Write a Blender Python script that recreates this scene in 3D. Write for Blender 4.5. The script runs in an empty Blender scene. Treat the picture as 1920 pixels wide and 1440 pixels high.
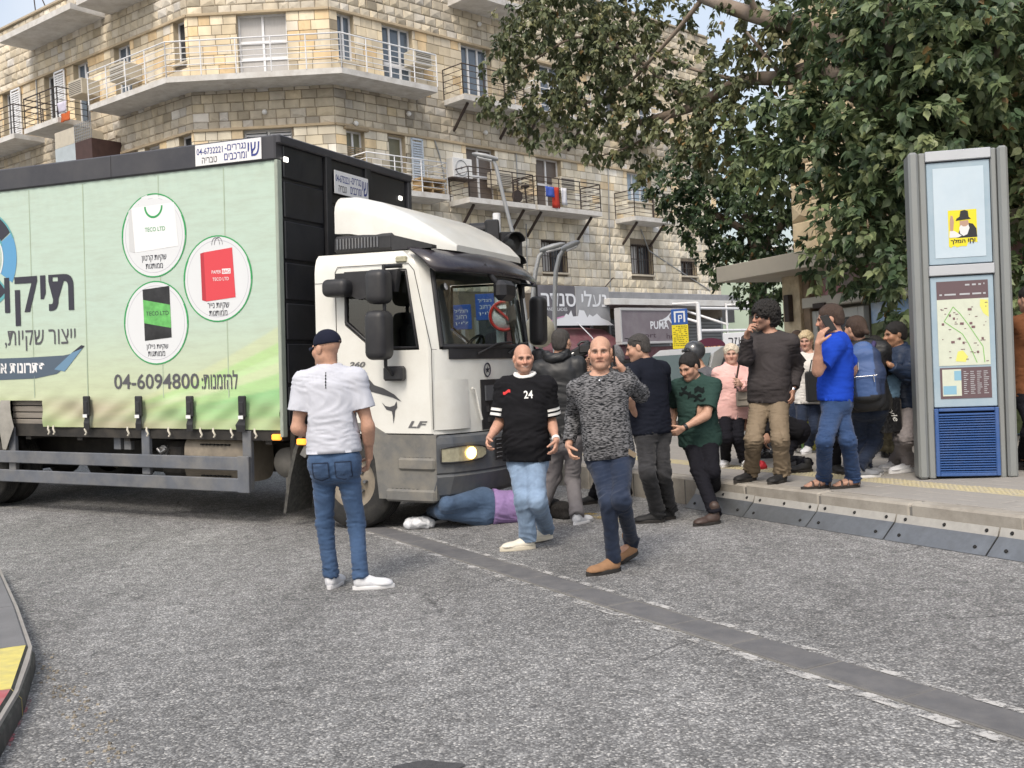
import bpy, bmesh, math, random, time
import numpy as np
from mathutils import Vector, Matrix, noise
from mathutils.bvhtree import BVHTree
T0 = time.time()
random.seed(7)
RNG = np.random.default_rng(7)
PI = math.pi
S = bpy.context.scene
COL = S.collection
R = math.radians
# ------------------------------------------------------------------ camera
CAM_H = 1.42
F_PX = 1920.0
cam_d = bpy.data.cameras.new('camera')
cam_d.sensor_width = 36.0
cam_d.lens = 36.0
cam_d.clip_start = 0.05
cam_d.clip_end = 3000
cam = bpy.data.objects.new('camera', cam_d)
COL.objects.link(cam)
CAM_M = Matrix.Translation((0, 0, CAM_H)) @ Matrix.Rotation(R(90 - 0.45), 4, 'X') @ Matrix.Rotation(R(-3.2), 4, 'Z')
cam.matrix_world = CAM_M
S.camera = cam
CAM_R = CAM_M.to_3x3()
# ------------------------------------------------------------------ sky and sun
SUN_ELEV, SUN_AZ = 50.0, 198.0      # azimuth measured clockwise from +Y
world = bpy.data.worlds.new('World')
S.world = world
world.use_nodes = True
wn, wl = world.node_tree.nodes, world.node_tree.links
wn.clear()
w_out = wn.new('ShaderNodeOutputWorld')
w_bg = wn.new('ShaderNodeBackground')
w_sky = wn.new('ShaderNodeTexSky')
w_sky.sky_type = 'NISHITA'
w_sky.sun_disc = False
w_sky.sun_elevation = R(SUN_ELEV)
w_sky.sun_rotation = R(SUN_AZ)
w_sky.air_density = 1.3
w_sky.dust_density = 5.0
w_sky.ozone_density = 1.0
w_bg.inputs['Strength'].default_value = 0.15
# thin broken cloud: mixes the clear sky towards a bright grey-white
w_tc = wn.new('ShaderNodeTexCoord')
w_nz = wn.new('ShaderNodeTexNoise')
w_nz.inputs['Scale'].default_value = 2.2
w_nz.inputs['Detail'].default_value = 6
w_rp = wn.new('ShaderNodeValToRGB')
w_rp.color_ramp.elements[0].position = 0.36
w_rp.color_ramp.elements[0].color = (0.10, 0.10, 0.10, 1)
w_rp.color_ramp.elements[1].position = 0.62
w_rp.color_ramp.elements[1].color = (0.68, 0.68, 0.68, 1)
w_mx = wn.new('ShaderNodeMix')
w_mx.data_type = 'RGBA'
w_mx.inputs[7].default_value = (5.1, 5.1, 5.2, 1)
wl.new(w_tc.outputs['Generated'], w_nz.inputs['Vector'])
wl.new(w_nz.outputs['Fac'], w_rp.inputs['Fac'])
wl.new(w_rp.outputs['Color'], w_mx.inputs[0])
wl.new(w_sky.outputs['Color'], w_mx.inputs[6])
wl.new(w_mx.outputs[2], w_bg.inputs['Color'])
wl.new(w_bg.outputs['Background'], w_out.inputs['Surface'])
sun_d = bpy.data.lights.new('sun', 'SUN')
sun_d.energy = 1.5
sun_d.angle = R(16)
sun_d.color = (1.0, 0.93, 0.83)
sun = bpy.data.objects.new('sun', sun_d)
COL.objects.link(sun)
_sd = Vector((math.sin(R(SUN_AZ)) * math.cos(R(SUN_ELEV)), math.cos(R(SUN_AZ)) * math.cos(R(SUN_ELEV)), math.sin(R(SUN_ELEV))))
sun.rotation_euler = _sd.to_track_quat('Z', 'Y').to_euler()
sun.location = (0, 0, 40)
S.view_settings.view_transform = 'Standard'
S.view_settings.look = 'None'
S.view_settings.gamma = 1.0
S.view_settings.exposure = 0.58
S.view_settings.use_curve_mapping = False
try:
 S.cycles.max_bounces = 6
 S.cycles.transparent_max_bounces = 12
except Exception:
 pass
# ------------------------------------------------------------------ picture <-> place
def ray(px, py):
 return (CAM_R @ Vector((px - 960.0, 720.0 - py, -F_PX))).normalized()
def W(px, py, Y):
 d = ray(px, py)
 return Vector((0, 0, CAM_H)) + d * (Y / d.y)
def G(px, py, z=0.0):
 d = ray(px, py)
 return Vector((0, 0, CAM_H)) + d * ((z - CAM_H) / d.z)
TR_O = Vector((-1.65, 10.0))
TR_F = Vector((0.913, -0.408))
def gz(x, y):
 t = (Vector((x, y)) - TR_O).dot(-TR_F)
 if t <= 0: return 0.0
 t = min(t, 12.0)
 return 0.05 * (t * t / (t + 1.0))
# ------------------------------------------------------------------ objects
def tag(o, label=None, cat=None, group=None, kind=None):
 if label: o['label'] = label
 if cat: o['category'] = cat
 if group: o['group'] = group
 if kind: o['kind'] = kind
 return o
def empty(name, loc=(0, 0, 0), label=None, cat=None, group=None, rotz=0.0, parent=None):
 o = bpy.data.objects.new(name, None)
 o.empty_display_size = 0.2
 COL.objects.link(o)
 o.location = loc
 o.rotation_euler = (0, 0, rotz)
 if parent: o.parent = parent
 tag(o, label, cat, group)
 return o
def copy_tree(o, parent=None):
 c = o.copy()
 COL.objects.link(c)
 if parent: c.parent = parent
 for ch in list(o.children):
  copy_tree(ch, c)
 return c
def link_mesh(name, me, parent=None):
 o = bpy.data.objects.new(name, me)
 COL.objects.link(o)
 if parent: o.parent = parent
 return o
def mesh_np(name, V, F, mats, parent=None, smooth=False, cols=None, mi=None):
 me = bpy.data.meshes.new(name)
 V = np.asarray(V, dtype=np.float32)
 if isinstance(F, np.ndarray):
  n, k = F.shape
  me.vertices.add(len(V)); me.vertices.foreach_set('co', V.ravel())
  me.loops.add(n * k); me.loops.foreach_set('vertex_index', F.astype(np.int32).ravel())
  me.polygons.add(n)
  me.polygons.foreach_set('loop_start', np.arange(0, n * k, k, dtype=np.int32))
  me.polygons.foreach_set('loop_total', np.full(n, k, dtype=np.int32))
  me.update(calc_edges=True)
 else:
  me.from_pydata([tuple(v) for v in V], [], [tuple(f) for f in F])
 if not isinstance(mats, (list, tuple)): mats = [mats]
 for m in mats: me.materials.append(m)
 if mi is not None: me.polygons.foreach_set('material_index', np.asarray(mi, dtype=np.int32))
 if smooth: me.polygons.foreach_set('use_smooth', np.ones(len(me.polygons), dtype=bool))
 if cols is not None:
  a = me.color_attributes.new('Col', 'FLOAT_COLOR', 'POINT')
  c = np.ones((len(V), 4), dtype=np.float32); c[:, :3] = cols
  a.data.foreach_set('color', c.ravel())
 me.validate()
 me.update()
 return link_mesh(name, me, parent)
class MB:
 def __init__(s): s.v = []; s.f = []; s.m = []; s.c = []; s.sm = []
 def add(s, vs, fs, mi=0, col=None, M=None, smooth=False):
  b = len(s.v)
  for p in vs:
   p = Vector(p)
   if M is not None: p = M @ p
   s.v.append(p); s.c.append(col or (1, 1, 1))
  for f in fs:
   s.f.append([b + i for i in f]); s.m.append(mi); s.sm.append(smooth)
  return s
 def box(s, x0, x1, y0, y1, z0, z1, mi=0, M=None, col=None):
  vs = [(x0, y0, z0), (x1, y0, z0), (x1, y1, z0), (x0, y1, z0), (x0, y0, z1), (x1, y0, z1), (x1, y1, z1), (x0, y1, z1)]
  fs = [(0, 3, 2, 1), (4, 5, 6, 7), (0, 1, 5, 4), (1, 2, 6, 5), (2, 3, 7, 6), (3, 0, 4, 7)]
  return s.add(vs, fs, mi, col, M)
 def bbox(s, x0, x1, y0, y1, z0, z1, b=0.01, mi=0, M=None, col=None):
  b = min(b, (x1 - x0) * .45, (y1 - y0) * .45, (z1 - z0) * .45)
  vs, idx = [], {}
  xs, ys, zs = (x0, x1), (y0, y1), (z0, z1)
  for i in (0, 1):
   for j in (0, 1):
    for k in (0, 1):
     sx, sy, sz = (b if i == 0 else -b), (b if j == 0 else -b), (b if k == 0 else -b)
     for a in range(3):
      p = [xs[i] + sx, ys[j] + sy, zs[k] + sz]
      p[a] = (xs[i], ys[j], zs[k])[a]
      idx[(i, j, k, a)] = len(vs); vs.append(p)
  def q(l): return [idx[t] for t in l]
  fs = []
  for a in range(3):
   for s_ in (0, 1):
    o = [(0, 0), (1, 0), (1, 1), (0, 1)]
    l = []
    for (u, v) in o:
     t = [0, 0, 0]; t[a] = s_; t[(a + 1) % 3] = u; t[(a + 2) % 3] = v
     l.append((t[0], t[1], t[2], a))
    if s_ == 0: l.reverse()
    fs.append(q(l))
  for a in range(3):
   b1, c1 = (a + 1) % 3, (a + 2) % 3
   for u in (0, 1):
    for v in (0, 1):
     def key(e, ax):
      t = [0, 0, 0]; t[a] = e; t[b1] = u; t[c1] = v
      return (t[0], t[1], t[2], ax)
     l = [key(0, b1), key(1, b1), key(1, c1), key(0, c1)]
     if (u + v) % 2 == 0: l.reverse()
     fs.append(q(l)[::-1] if True else q(l))
  for i in (0, 1):
   for j in (0, 1):
    for k in (0, 1):
     l = [(i, j, k, 0), (i, j, k, 1), (i, j, k, 2)]
     if (i + j + k) % 2 == 0: l.reverse()
     fs.append(q(l))
  return s.add(vs, fs, mi, col, M)
 def prism(s, pts, h0, h1, axis=2, mi=0, M=None, col=None):
  n = len(pts)
  def mk(p, h):
   if axis == 2: return (p[0], p[1], h)
   if axis == 1: return (p[0], h, p[1])
   return (h, p[0], p[1])
  vs = [mk(p, h0) for p in pts] + [mk(p, h1) for p in pts]
  fs = [tuple(range(n))[::-1], tuple(range(n, 2 * n))]
  for i in range(n):
   j = (i + 1) % n
   fs.append((i, j, n + j, n + i))
  if axis == 1: fs = [tuple(reversed(f)) for f in fs]
  return s.add(vs, fs, mi, col, M)
 def tube(s, pts, r, n=8, mi=0, M=None, col=None, caps=True, smooth=True):
  pts = [Vector(p) for p in pts]
  rs = r if isinstance(r, (list, tuple)) else [r] * len(pts)
  vs, fs = [], []
  ref = None
  for i, p in enumerate(pts):
   d = (pts[min(i + 1, len(pts) - 1)] - pts[max(i - 1, 0)]).normalized()
   if ref is None:
    ref = d.orthogonal().normalized()
   ref = (ref - d * ref.dot(d))
   ref = ref.normalized() if ref.length > 1e-6 else d.orthogonal().normalized()
   w = d.cross(ref)
   for k in range(n):
    a = 2 * PI * k / n
    vs.append(p + (ref * math.cos(a) + w * math.sin(a)) * rs[i])
  for i in range(len(pts) - 1):
   for k in range(n):
    k2 = (k + 1) % n
    fs.append((i * n + k, i * n + k2, (i + 1) * n + k2, (i + 1) * n + k))
  s.add(vs, fs, mi, col, M, smooth)
  if caps:
   s.add(vs[:n], [tuple(range(n))[::-1]], mi, col, M)
   s.add(vs[-n:], [tuple(range(n))], mi, col, M)
  return s
 def cyl(s, p0, p1, r, n=12, mi=0, M=None, col=None, smooth=True):
  return s.tube([p0, p1], r, n, mi, M, col, True, smooth)
 def lathe(s, prof, n=24, mi=0, M=None, col=None, smooth=True):
  vs, fs = [], []
  for (r, z) in prof:
   for k in range(n):
    a = 2 * PI * k / n
    vs.append((r * math.cos(a), r * math.sin(a), z))
  for i in range(len(prof) - 1):
   for k in range(n):
    k2 = (k + 1) % n
    fs.append((i * n + k, i * n + k2, (i + 1) * n + k2, (i + 1) * n + k))
  return s.add(vs, fs, mi, col, M, smooth)
 def loft(s, rings, mi=0, M=None, col=None, caps=True, closed=True, smooth=False):
  n = len(rings[0]); vs = [p for r in rings for p in r]; fs = []
  for i in range(len(rings) - 1):
   for k in range(n if closed else n - 1):
    k2 = (k + 1) % n
    fs.append((i * n + k, i * n + k2, (i + 1) * n + k2, (i + 1) * n + k))
  s.add(vs, fs, mi, col, M, smooth)
  if caps:
   s.add(rings[0], [tuple(range(n))[::-1]], mi, col, M)
   s.add(rings[-1], [tuple(range(n))], mi, col, M)
  return s
 def sphere(s, c, r, nu=12, nv=8, mi=0, M=None, col=None):
  rr = r if isinstance(r, (list, tuple)) else (r, r, r)
  vs, fs = [], []
  for i in range(nv + 1):
   t = PI * i / nv
   for k in range(nu):
    a = 2 * PI * k / nu
    vs.append((c[0] + rr[0] * math.sin(t) * math.cos(a), c[1] + rr[1] * math.sin(t) * math.sin(a), c[2] + rr[2] * math.cos(t)))
  for i in range(nv):
   for k in range(nu):
    k2 = (k + 1) % nu
    fs.append((i * nu + k, (i + 1) * nu + k, (i + 1) * nu + k2, i * nu + k2))
  return s.add(vs, fs, mi, col, M, True)
 def build(s, name, mats, parent=None, cols=False, weld=False, world=False):
  me = bpy.data.meshes.new(name)
  me.from_pydata([tuple(v) for v in s.v], [], s.f)
  if not isinstance(mats, (list, tuple)): mats = [mats]
  for m in mats: me.materials.append(m)
  me.polygons.foreach_set('material_index', np.array(s.m, dtype=np.int32))
  me.polygons.foreach_set('use_smooth', np.array(s.sm, dtype=bool))
  if cols:
   a = me.color_attributes.new('Col', 'FLOAT_COLOR', 'POINT')
   c = np.ones((len(s.v), 4), dtype=np.float32); c[:, :3] = s.c
   a.data.foreach_set('color', c.ravel())
  me.validate()
  if weld:
   bm = bmesh.new(); bm.from_mesh(me)
   bmesh.ops.remove_doubles(bm, verts=bm.verts, dist=1e-4)
   bmesh.ops.recalc_face_normals(bm, faces=bm.faces)
   bm.to_mesh(me); bm.free()
  me.update()
  return link_mesh(name, me, parent)
def frame(o, x, y, z):
 M = Matrix.Identity(4)
 for i in range(3):
  M[i][0] = x[i]; M[i][1] = y[i]; M[i][2] = z[i]; M[i][3] = o[i]
 return M
# ------------------------------------------------------------------ materials
MATS = {}
def srgb(r, g, b):
 f = lambda c: (c / 255 / 12.92) if c / 255 <= 0.04045 else ((c / 255 + 0.055) / 1.055) ** 2.4
 return (f(r), f(g), f(b))
def mat(name, col, rough=0.6, metal=0.0, var=0.0, vscale=6.0, bump=0.0, bscale=40.0, spec=0.5, attr=False, dirt=None, dirtamt=0.0, dscale=2.0,
  stretch=None, coat=0.0, emit=None, estr=0.0, detail=5.0, alpha=None, trans=0.0, coords='Object', sheen=0.0):
 if name in MATS: return MATS[name]
 m = bpy.data.materials.new(name)
 MATS[name] = m
 m.use_nodes = True
 n, l = m.node_tree.nodes, m.node_tree.links
 b = n['Principled BSDF']
 b.inputs['Roughness'].default_value = rough
 b.inputs['Metallic'].default_value = metal
 b.inputs['Specular IOR Level'].default_value = spec
 b.inputs['Coat Weight'].default_value = coat
 if sheen: b.inputs['Sheen Weight'].default_value = sheen
 if trans: b.inputs['Transmission Weight'].default_value = trans
 if alpha is not None: b.inputs['Alpha'].default_value = alpha
 if emit:
  b.inputs['Emission Color'].default_value = (*emit, 1)
  b.inputs['Emission Strength'].default_value = estr
 tc = n.new('ShaderNodeTexCoord')
 vec = tc.outputs[coords]
 if stretch:
  mp = n.new('ShaderNodeMapping'); mp.inputs['Scale'].default_value = stretch
  l.new(vec, mp.inputs['Vector']); vec = mp.outputs['Vector']
 cur = None
 if attr:
  a = n.new('ShaderNodeAttribute'); a.attribute_name = 'Col'
  mu = n.new('ShaderNodeMix'); mu.data_type = 'RGBA'; mu.blend_type = 'MULTIPLY'; mu.inputs[0].default_value = 1
  mu.inputs[6].default_value = (*col, 1)
  l.new(a.outputs['Color'], mu.inputs[7]); cur = mu.outputs[2]
 if var:
  nz = n.new('ShaderNodeTexNoise'); nz.inputs['Scale'].default_value = vscale; nz.inputs['Detail'].default_value = detail
  nz.inputs['Roughness'].default_value = 0.65
  l.new(vec, nz.inputs['Vector'])
  rp = n.new('ShaderNodeMapRange'); rp.inputs[1].default_value = 0.25; rp.inputs[2].default_value = 0.75
  rp.inputs[3].default_value = 1 - var; rp.inputs[4].default_value = 1 + var
  l.new(nz.outputs['Fac'], rp.inputs[0])
  mu = n.new('ShaderNodeMix'); mu.data_type = 'RGBA'; mu.blend_type = 'MULTIPLY'; mu.inputs[0].default_value = 1
  if cur: l.new(cur, mu.inputs[6])
  else: mu.inputs[6].default_value = (*col, 1)
  l.new(rp.outputs[0], mu.inputs[7]); cur = mu.outputs[2]
 if dirt:
  nz = n.new('ShaderNodeTexNoise'); nz.inputs['Scale'].default_value = dscale; nz.inputs['Detail'].default_value = 8
  nz.inputs['Roughness'].default_value = 0.7
  l.new(vec, nz.inputs['Vector'])
  rp = n.new('ShaderNodeMapRange'); rp.inputs[1].default_value = 0.42; rp.inputs[2].default_value = 0.7
  rp.inputs[3].default_value = 0; rp.inputs[4].default_value = dirtamt
  l.new(nz.outputs['Fac'], rp.inputs[0])
  mu = n.new('ShaderNodeMix'); mu.data_type = 'RGBA'
  l.new(rp.outputs[0], mu.inputs[0])
  if cur: l.new(cur, mu.inputs[6])
  else: mu.inputs[6].default_value = (*col, 1)
  mu.inputs[7].default_value = (*dirt, 1); cur = mu.outputs[2]
 if cur: l.new(cur, b.inputs['Base Color'])
 else: b.inputs['Base Color'].default_value = (*col, 1)
 if bump:
  nz = n.new('ShaderNodeTexNoise'); nz.inputs['Scale'].default_value = bscale; nz.inputs['Detail'].default_value = 4
  l.new(vec, nz.inputs['Vector'])
  bp = n.new('ShaderNodeBump'); bp.inputs['Strength'].default_value = bump; bp.inputs['Distance'].default_value = 0.01
  l.new(nz.outputs['Fac'], bp.inputs['Height']); l.new(bp.outputs['Normal'], b.inputs['Normal'])
 return m
def glass(name, tint=(0.8, 0.85, 0.88), alpha=0.35, rough=0.03):
 if name in MATS: return MATS[name]
 m = bpy.data.materials.new(name); MATS[name] = m
 m.use_nodes = True
 n, l = m.node_tree.nodes, m.node_tree.links
 n.clear()
 o = n.new('ShaderNodeOutputMaterial'); mx = n.new('ShaderNodeMixShader')
 t = n.new('ShaderNodeBsdfTransparent'); t.inputs['Color'].default_value = (*tint, 1)
 g = n.new('ShaderNodeBsdfGlossy'); g.inputs['Roughness'].default_value = rough; g.inputs['Color'].default_value = (0.9, 0.92, 0.95, 1)
 fr = n.new('ShaderNodeFresnel'); fr.inputs['IOR'].default_value = 1.5
 ad = n.new('ShaderNodeMath'); ad.operation = 'MAXIMUM'; ad.inputs[1].default_value = alpha
 l.new(fr.outputs[0], ad.inputs[0]); l.new(ad.outputs[0], mx.inputs[0])
 l.new(t.outputs[0], mx.inputs[1]); l.new(g.outputs[0], mx.inputs[2]); l.new(mx.outputs[0], o.inputs['Surface'])
 return m
# ------------------------------------------------------------------ lettering
RTL = lambda s: s[::-1]
def text_verts(body, size=1.0, align='CENTER', bold=0.0, spacing=1.0, shear=0.0):
 cu = bpy.data.curves.new('tmp_text', 'FONT')
 cu.body = body; cu.size = size; cu.align_x = align; cu.align_y = 'CENTER'
 cu.offset = bold; cu.space_character = spacing; cu.shear = shear; cu.resolution_u = 3
 ob = bpy.data.objects.new('tmp_text', cu)
 COL.objects.link(ob)
 dg = bpy.context.evaluated_depsgraph_get()
 me = ob.evaluated_get(dg).to_mesh()
 V = [(v.co.x, v.co.y) for v in me.vertices]
 F = [tuple(p.vertices) for p in me.polygons]
 ob.evaluated_get(dg).to_mesh_clear()
 bpy.data.objects.remove(ob); bpy.data.curves.remove(cu)
 return V, F
def fit_text(body, w, h, bold=0.0, spacing=1.0, shear=0.0):
 V, F = text_verts(body, 1.0, 'LEFT', bold, spacing, shear)
 if not V: return V, F
 xs = [v[0] for v in V]; ys = [v[1] for v in V]
 x0, x1, y0, y1 = min(xs), max(xs), min(ys), max(ys)
 sx, sy = w / max(x1 - x0, 1e-6), h / max(y1 - y0, 1e-6)
 return [((x - (x0 + x1) / 2) * sx, (y - (y0 + y1) / 2) * sy) for x, y in V], F
def text_on(name, body, w, h, M, material, parent=None, bold=0.0, mapf=None, spacing=1.0, shear=0.0):
 V, F = fit_text(body, w, h, bold, spacing, shear)
 P = [M @ Vector((x, 0, z)) for x, z in V]
 if mapf: P = [mapf(p) for p in P]
 o = mesh_np(name, P, F, material, parent)
 if w < .6: o['kind'] = 'stuff'
 return o
# ================================================================== the setting: road, strip, kerbs, pavement
SK = .28      # height of the raised pavement
def asphalt_mat():
 m = mat('worn_asphalt', (.2, .2, .2), rough=.88, spec=.3)
 n, l = m.node_tree.nodes, m.node_tree.links
 b = n['Principled BSDF']; tc = n.new('ShaderNodeTexCoord')
 vo = n.new('ShaderNodeTexVoronoi'); vo.inputs['Scale'].default_value = 96; vo.inputs['Randomness'].default_value = 1
 l.new(tc.outputs['Object'], vo.inputs['Vector'])
 sep = n.new('ShaderNodeSeparateColor'); l.new(vo.outputs['Color'], sep.inputs[0])
 rp = n.new('ShaderNodeValToRGB'); e = rp.color_ramp.elements
 e[0].position = 0; e[0].color = (.140, .140, .141, 1)
 e[1].position = 1; e[1].color = (.56, .55, .53, 1)
 for p, c in ((.40, (.200, .200, .201, 1)), (.62, (.262, .262, .261, 1)), (.85, (.35, .349, .346, 1))):
  q = e.new(p); q.color = c
 l.new(sep.outputs[0], rp.inputs[0])
 ds = n.new('ShaderNodeMapRange'); ds.inputs[1].default_value = .25; ds.inputs[2].default_value = .75; ds.inputs[3].default_value = 1.0; ds.inputs[4].default_value = .62
 l.new(vo.outputs['Distance'], ds.inputs[0])
 mu = n.new('ShaderNodeMix'); mu.data_type = 'RGBA'; mu.blend_type = 'MULTIPLY'; mu.inputs[0].default_value = 1
 l.new(rp.outputs[0], mu.inputs[6]); l.new(ds.outputs[0], mu.inputs[7])
 mp = n.new('ShaderNodeMapping'); mp.inputs['Rotation'].default_value = (0, 0, R(-25)); mp.inputs['Scale'].default_value = (1.3, .35, 1)
 l.new(tc.outputs['Object'], mp.inputs['Vector'])
 nz = n.new('ShaderNodeTexNoise'); nz.inputs['Scale'].default_value = .75; nz.inputs['Detail'].default_value = 8; nz.inputs['Roughness'].default_value = .62
 l.new(mp.outputs[0], nz.inputs['Vector'])
 mr = n.new('ShaderNodeMapRange'); mr.inputs[1].default_value = .3; mr.inputs[2].default_value = .7; mr.inputs[3].default_value = .68; mr.inputs[4].default_value = 1.28
 l.new(nz.outputs[0], mr.inputs[0])
 m2 = n.new('ShaderNodeMix'); m2.data_type = 'RGBA'; m2.blend_type = 'MULTIPLY'; m2.inputs[0].default_value = 1
 l.new(mu.outputs[2], m2.inputs[6]); l.new(mr.outputs[0], m2.inputs[7])
 n3 = n.new('ShaderNodeTexNoise'); n3.inputs['Scale'].default_value = 9; n3.inputs['Detail'].default_value = 5
 l.new(tc.outputs['Object'], n3.inputs['Vector'])
 r3 = n.new('ShaderNodeMapRange'); r3.inputs[1].default_value = .3; r3.inputs[2].default_value = .7; r3.inputs[3].default_value = .78; r3.inputs[4].default_value = 1.2
 l.new(n3.outputs[0], r3.inputs[0])
 m3 = n.new('ShaderNodeMix'); m3.data_type = 'RGBA'; m3.blend_type = 'MULTIPLY'; m3.inputs[0].default_value = 1
 l.new(m2.outputs[2], m3.inputs[6]); l.new(r3.outputs[0], m3.inputs[7])
 nd = n.new('ShaderNodeTexNoise'); nd.inputs['Scale'].default_value = 2.5; nd.inputs['Detail'].default_value = 4
 l.new(tc.outputs['Object'], nd.inputs['Vector'])
 av = n.new('ShaderNodeMix'); av.data_type = 'VECTOR'; av.inputs[0].default_value = .22
 l.new(tc.outputs['Object'], av.inputs[4]); l.new(nd.outputs['Color'], av.inputs[5])
 v2 = n.new('ShaderNodeTexVoronoi'); v2.feature = 'DISTANCE_TO_EDGE'; v2.inputs['Scale'].default_value = .85
 l.new(av.outputs[1], v2.inputs['Vector'])
 cr = n.new('ShaderNodeMapRange'); cr.inputs[1].default_value = .0; cr.inputs[2].default_value = .007; cr.inputs[3].default_value = .75; cr.inputs[4].default_value = 0
 l.new(v2.outputs['Distance'], cr.inputs[0])
 nm = n.new('ShaderNodeTexNoise'); nm.inputs['Scale'].default_value = .55; nm.inputs['Detail'].default_value = 3
 l.new(tc.outputs['Object'], nm.inputs['Vector'])
 rm = n.new('ShaderNodeMapRange'); rm.inputs[1].default_value = .50; rm.inputs[2].default_value = .58
 l.new(nm.outputs[0], rm.inputs[0])
 mm = n.new('ShaderNodeMath'); mm.operation = 'MULTIPLY'; l.new(cr.outputs[0], mm.inputs[0]); l.new(rm.outputs[0], mm.inputs[1])
 m4 = n.new('ShaderNodeMix'); m4.data_type = 'RGBA'; m4.inputs[7].default_value = (.03, .03, .032, 1)
 l.new(mm.outputs[0], m4.inputs[0]); l.new(m3.outputs[2], m4.inputs[6])
 l.new(m4.outputs[2], b.inputs['Base Color'])
 bp = n.new('ShaderNodeBump'); bp.inputs['Strength'].default_value = .9; bp.inputs['Distance'].default_value = .006; bp.invert = True
 l.new(vo.outputs['Distance'], bp.inputs['Height']); l.new(bp.outputs[0], b.inputs['Normal'])
 return m
M_asphalt = asphalt_mat()
M_paver = mat('dark_concrete_strip', (.108, .108, .113), rough=.8, var=.14, vscale=7, bump=.2, bscale=160, dirt=(.22, .21, .20), dirtamt=.35, dscale=6)
M_conc = mat('pale_concrete', (.34, .315, .275), rough=.9, var=.12, vscale=5, bump=.25, bscale=120, dirt=(.17, .15, .125), dirtamt=.6, dscale=3.5)
M_pave = mat('grey_paving', (.30, .285, .265), rough=.9, var=.14, vscale=4, bump=.2, bscale=120, dirt=(.17, .16, .15), dirtamt=.5, dscale=2.2)
M_joint = mat('sandy_joint', (.17, .163, .15), rough=.95, var=.2, vscale=20)
M_yellow_tile = mat('worn_yellow_tile', (.43, .375, .22), rough=.85, var=.15, vscale=9, dirt=(.30, .28, .25), dirtamt=1.0, dscale=7)
M_galv = mat('galvanised_plate', (.23, .245, .26), rough=.42, metal=.7, var=.2, vscale=7, dirt=(.16, .165, .17), dirtamt=.6, dscale=5)
M_galv_top = mat('weathered_pale_plate', (.40, .39, .365), rough=.7, metal=.1, var=.15, vscale=9, dirt=(.27, .26, .24), dirtamt=.5, dscale=6)
M_hole = mat('dark_hole', (.012, .012, .012), rough=.9)
def worn_paint(name, col, amount=.5, scale=26):
 m = mat(name, col, rough=.8, var=.15, vscale=30)
 n, l = m.node_tree.nodes, m.node_tree.links
 b = n['Principled BSDF']; tc = n.new('ShaderNodeTexCoord')
 a = n.new('ShaderNodeTexNoise'); a.inputs['Scale'].default_value = scale * 1.6; a.inputs['Detail'].default_value = 6; a.inputs['Roughness'].default_value = .75
 c = n.new('ShaderNodeTexNoise'); c.inputs['Scale'].default_value = 8; c.inputs['Detail'].default_value = 3
 l.new(tc.outputs['Object'], a.inputs['Vector']); l.new(tc.outputs['Object'], c.inputs['Vector'])
 ad = n.new('ShaderNodeMath'); ad.operation = 'ADD'; l.new(a.outputs[0], ad.inputs[0]); l.new(c.outputs[0], ad.inputs[1])
 r_ = n.new('ShaderNodeMapRange'); r_.inputs[1].default_value = 1.0 - (amount - .5) * .5 - .05; r_.inputs[2].default_value = 1.0 - (amount - .5) * .5 + .16
 r_.inputs[4].default_value = .9
 l.new(ad.outputs[0], r_.inputs[0]); l.new(r_.outputs[0], b.inputs['Alpha'])
 return m
def axis_vals(lo, hi, step, far):
 v = list(np.arange(lo, hi + 1e-6, step)); d = step
 a, b = [], []
 x = lo
 while x > -far: d *= 1.7; x -= d; a.append(x)
 d = step; x = hi
 while x < far: d *= 1.7; x += d; b.append(x)
 return a[::-1] + v + b
xs = axis_vals(-14, 9, .5, 900); ys = axis_vals(1, 26, .5, 900)
V = [(x, y, gz(x, y)) for y in ys for x in xs]
nx = len(xs)
F = np.array([(j * nx + i, j * nx + i + 1, (j + 1) * nx + i + 1, (j + 1) * nx + i) for j in range(len(ys) - 1) for i in range(nx - 1)], dtype=np.int32)
road = mesh_np('road', V, F, M_asphalt, smooth=True)
tag(road, 'grey coarse worn asphalt road running under everything', kind='structure')
# ---- flush strip of dark concrete blocks across the road
SA, SB = Vector(G(690, 1000)[:2] if False else G(688, 998).to_2d()), G(1880, 1383).to_2d()
sd = (SB - SA).normalized(); sn = Vector((-sd.y, sd.x))
if sn.y < 0: sn = -sn
strip = MB()
L0, L1 = -1.2, (SB - SA).length + 2.4
def along_strip(t, w): return SA + sd * t + sn * w
q = [along_strip(L0, .02), along_strip(L1, .02), along_strip(L1, .262), along_strip(L0, .262)]
strip.prism([tuple(p) for p in q], -.03, .004)
strip_o = tag(strip.build('paver_strip', M_joint), 'strip of dark concrete blocks let flush into the road', kind='structure')
t = L0; i = 0
rr = random.Random(3)
while t < L1 - .1:
 w = rr.uniform(.42, .62)
 m = MB(); o = along_strip(t + w / 2, .141)
 Mx = Matrix.Translation((o.x, o.y, 0)) @ Matrix.Rotation(math.atan2(sd.y, sd.x) + rr.uniform(-.006, .006), 4, 'Z')
 g = rr.choice((.006, .009, .013))
 m.bbox(-w / 2 + g, w / 2 - g, -.107, .107, -.02, .010 + rr.uniform(-.003, .003), .006, M=Mx)
 m.build('paver_block', M_paver, strip_o)
 t += w
M_line = worn_paint('worn_white_paint', (.50, .49, .475), .52)
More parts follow.
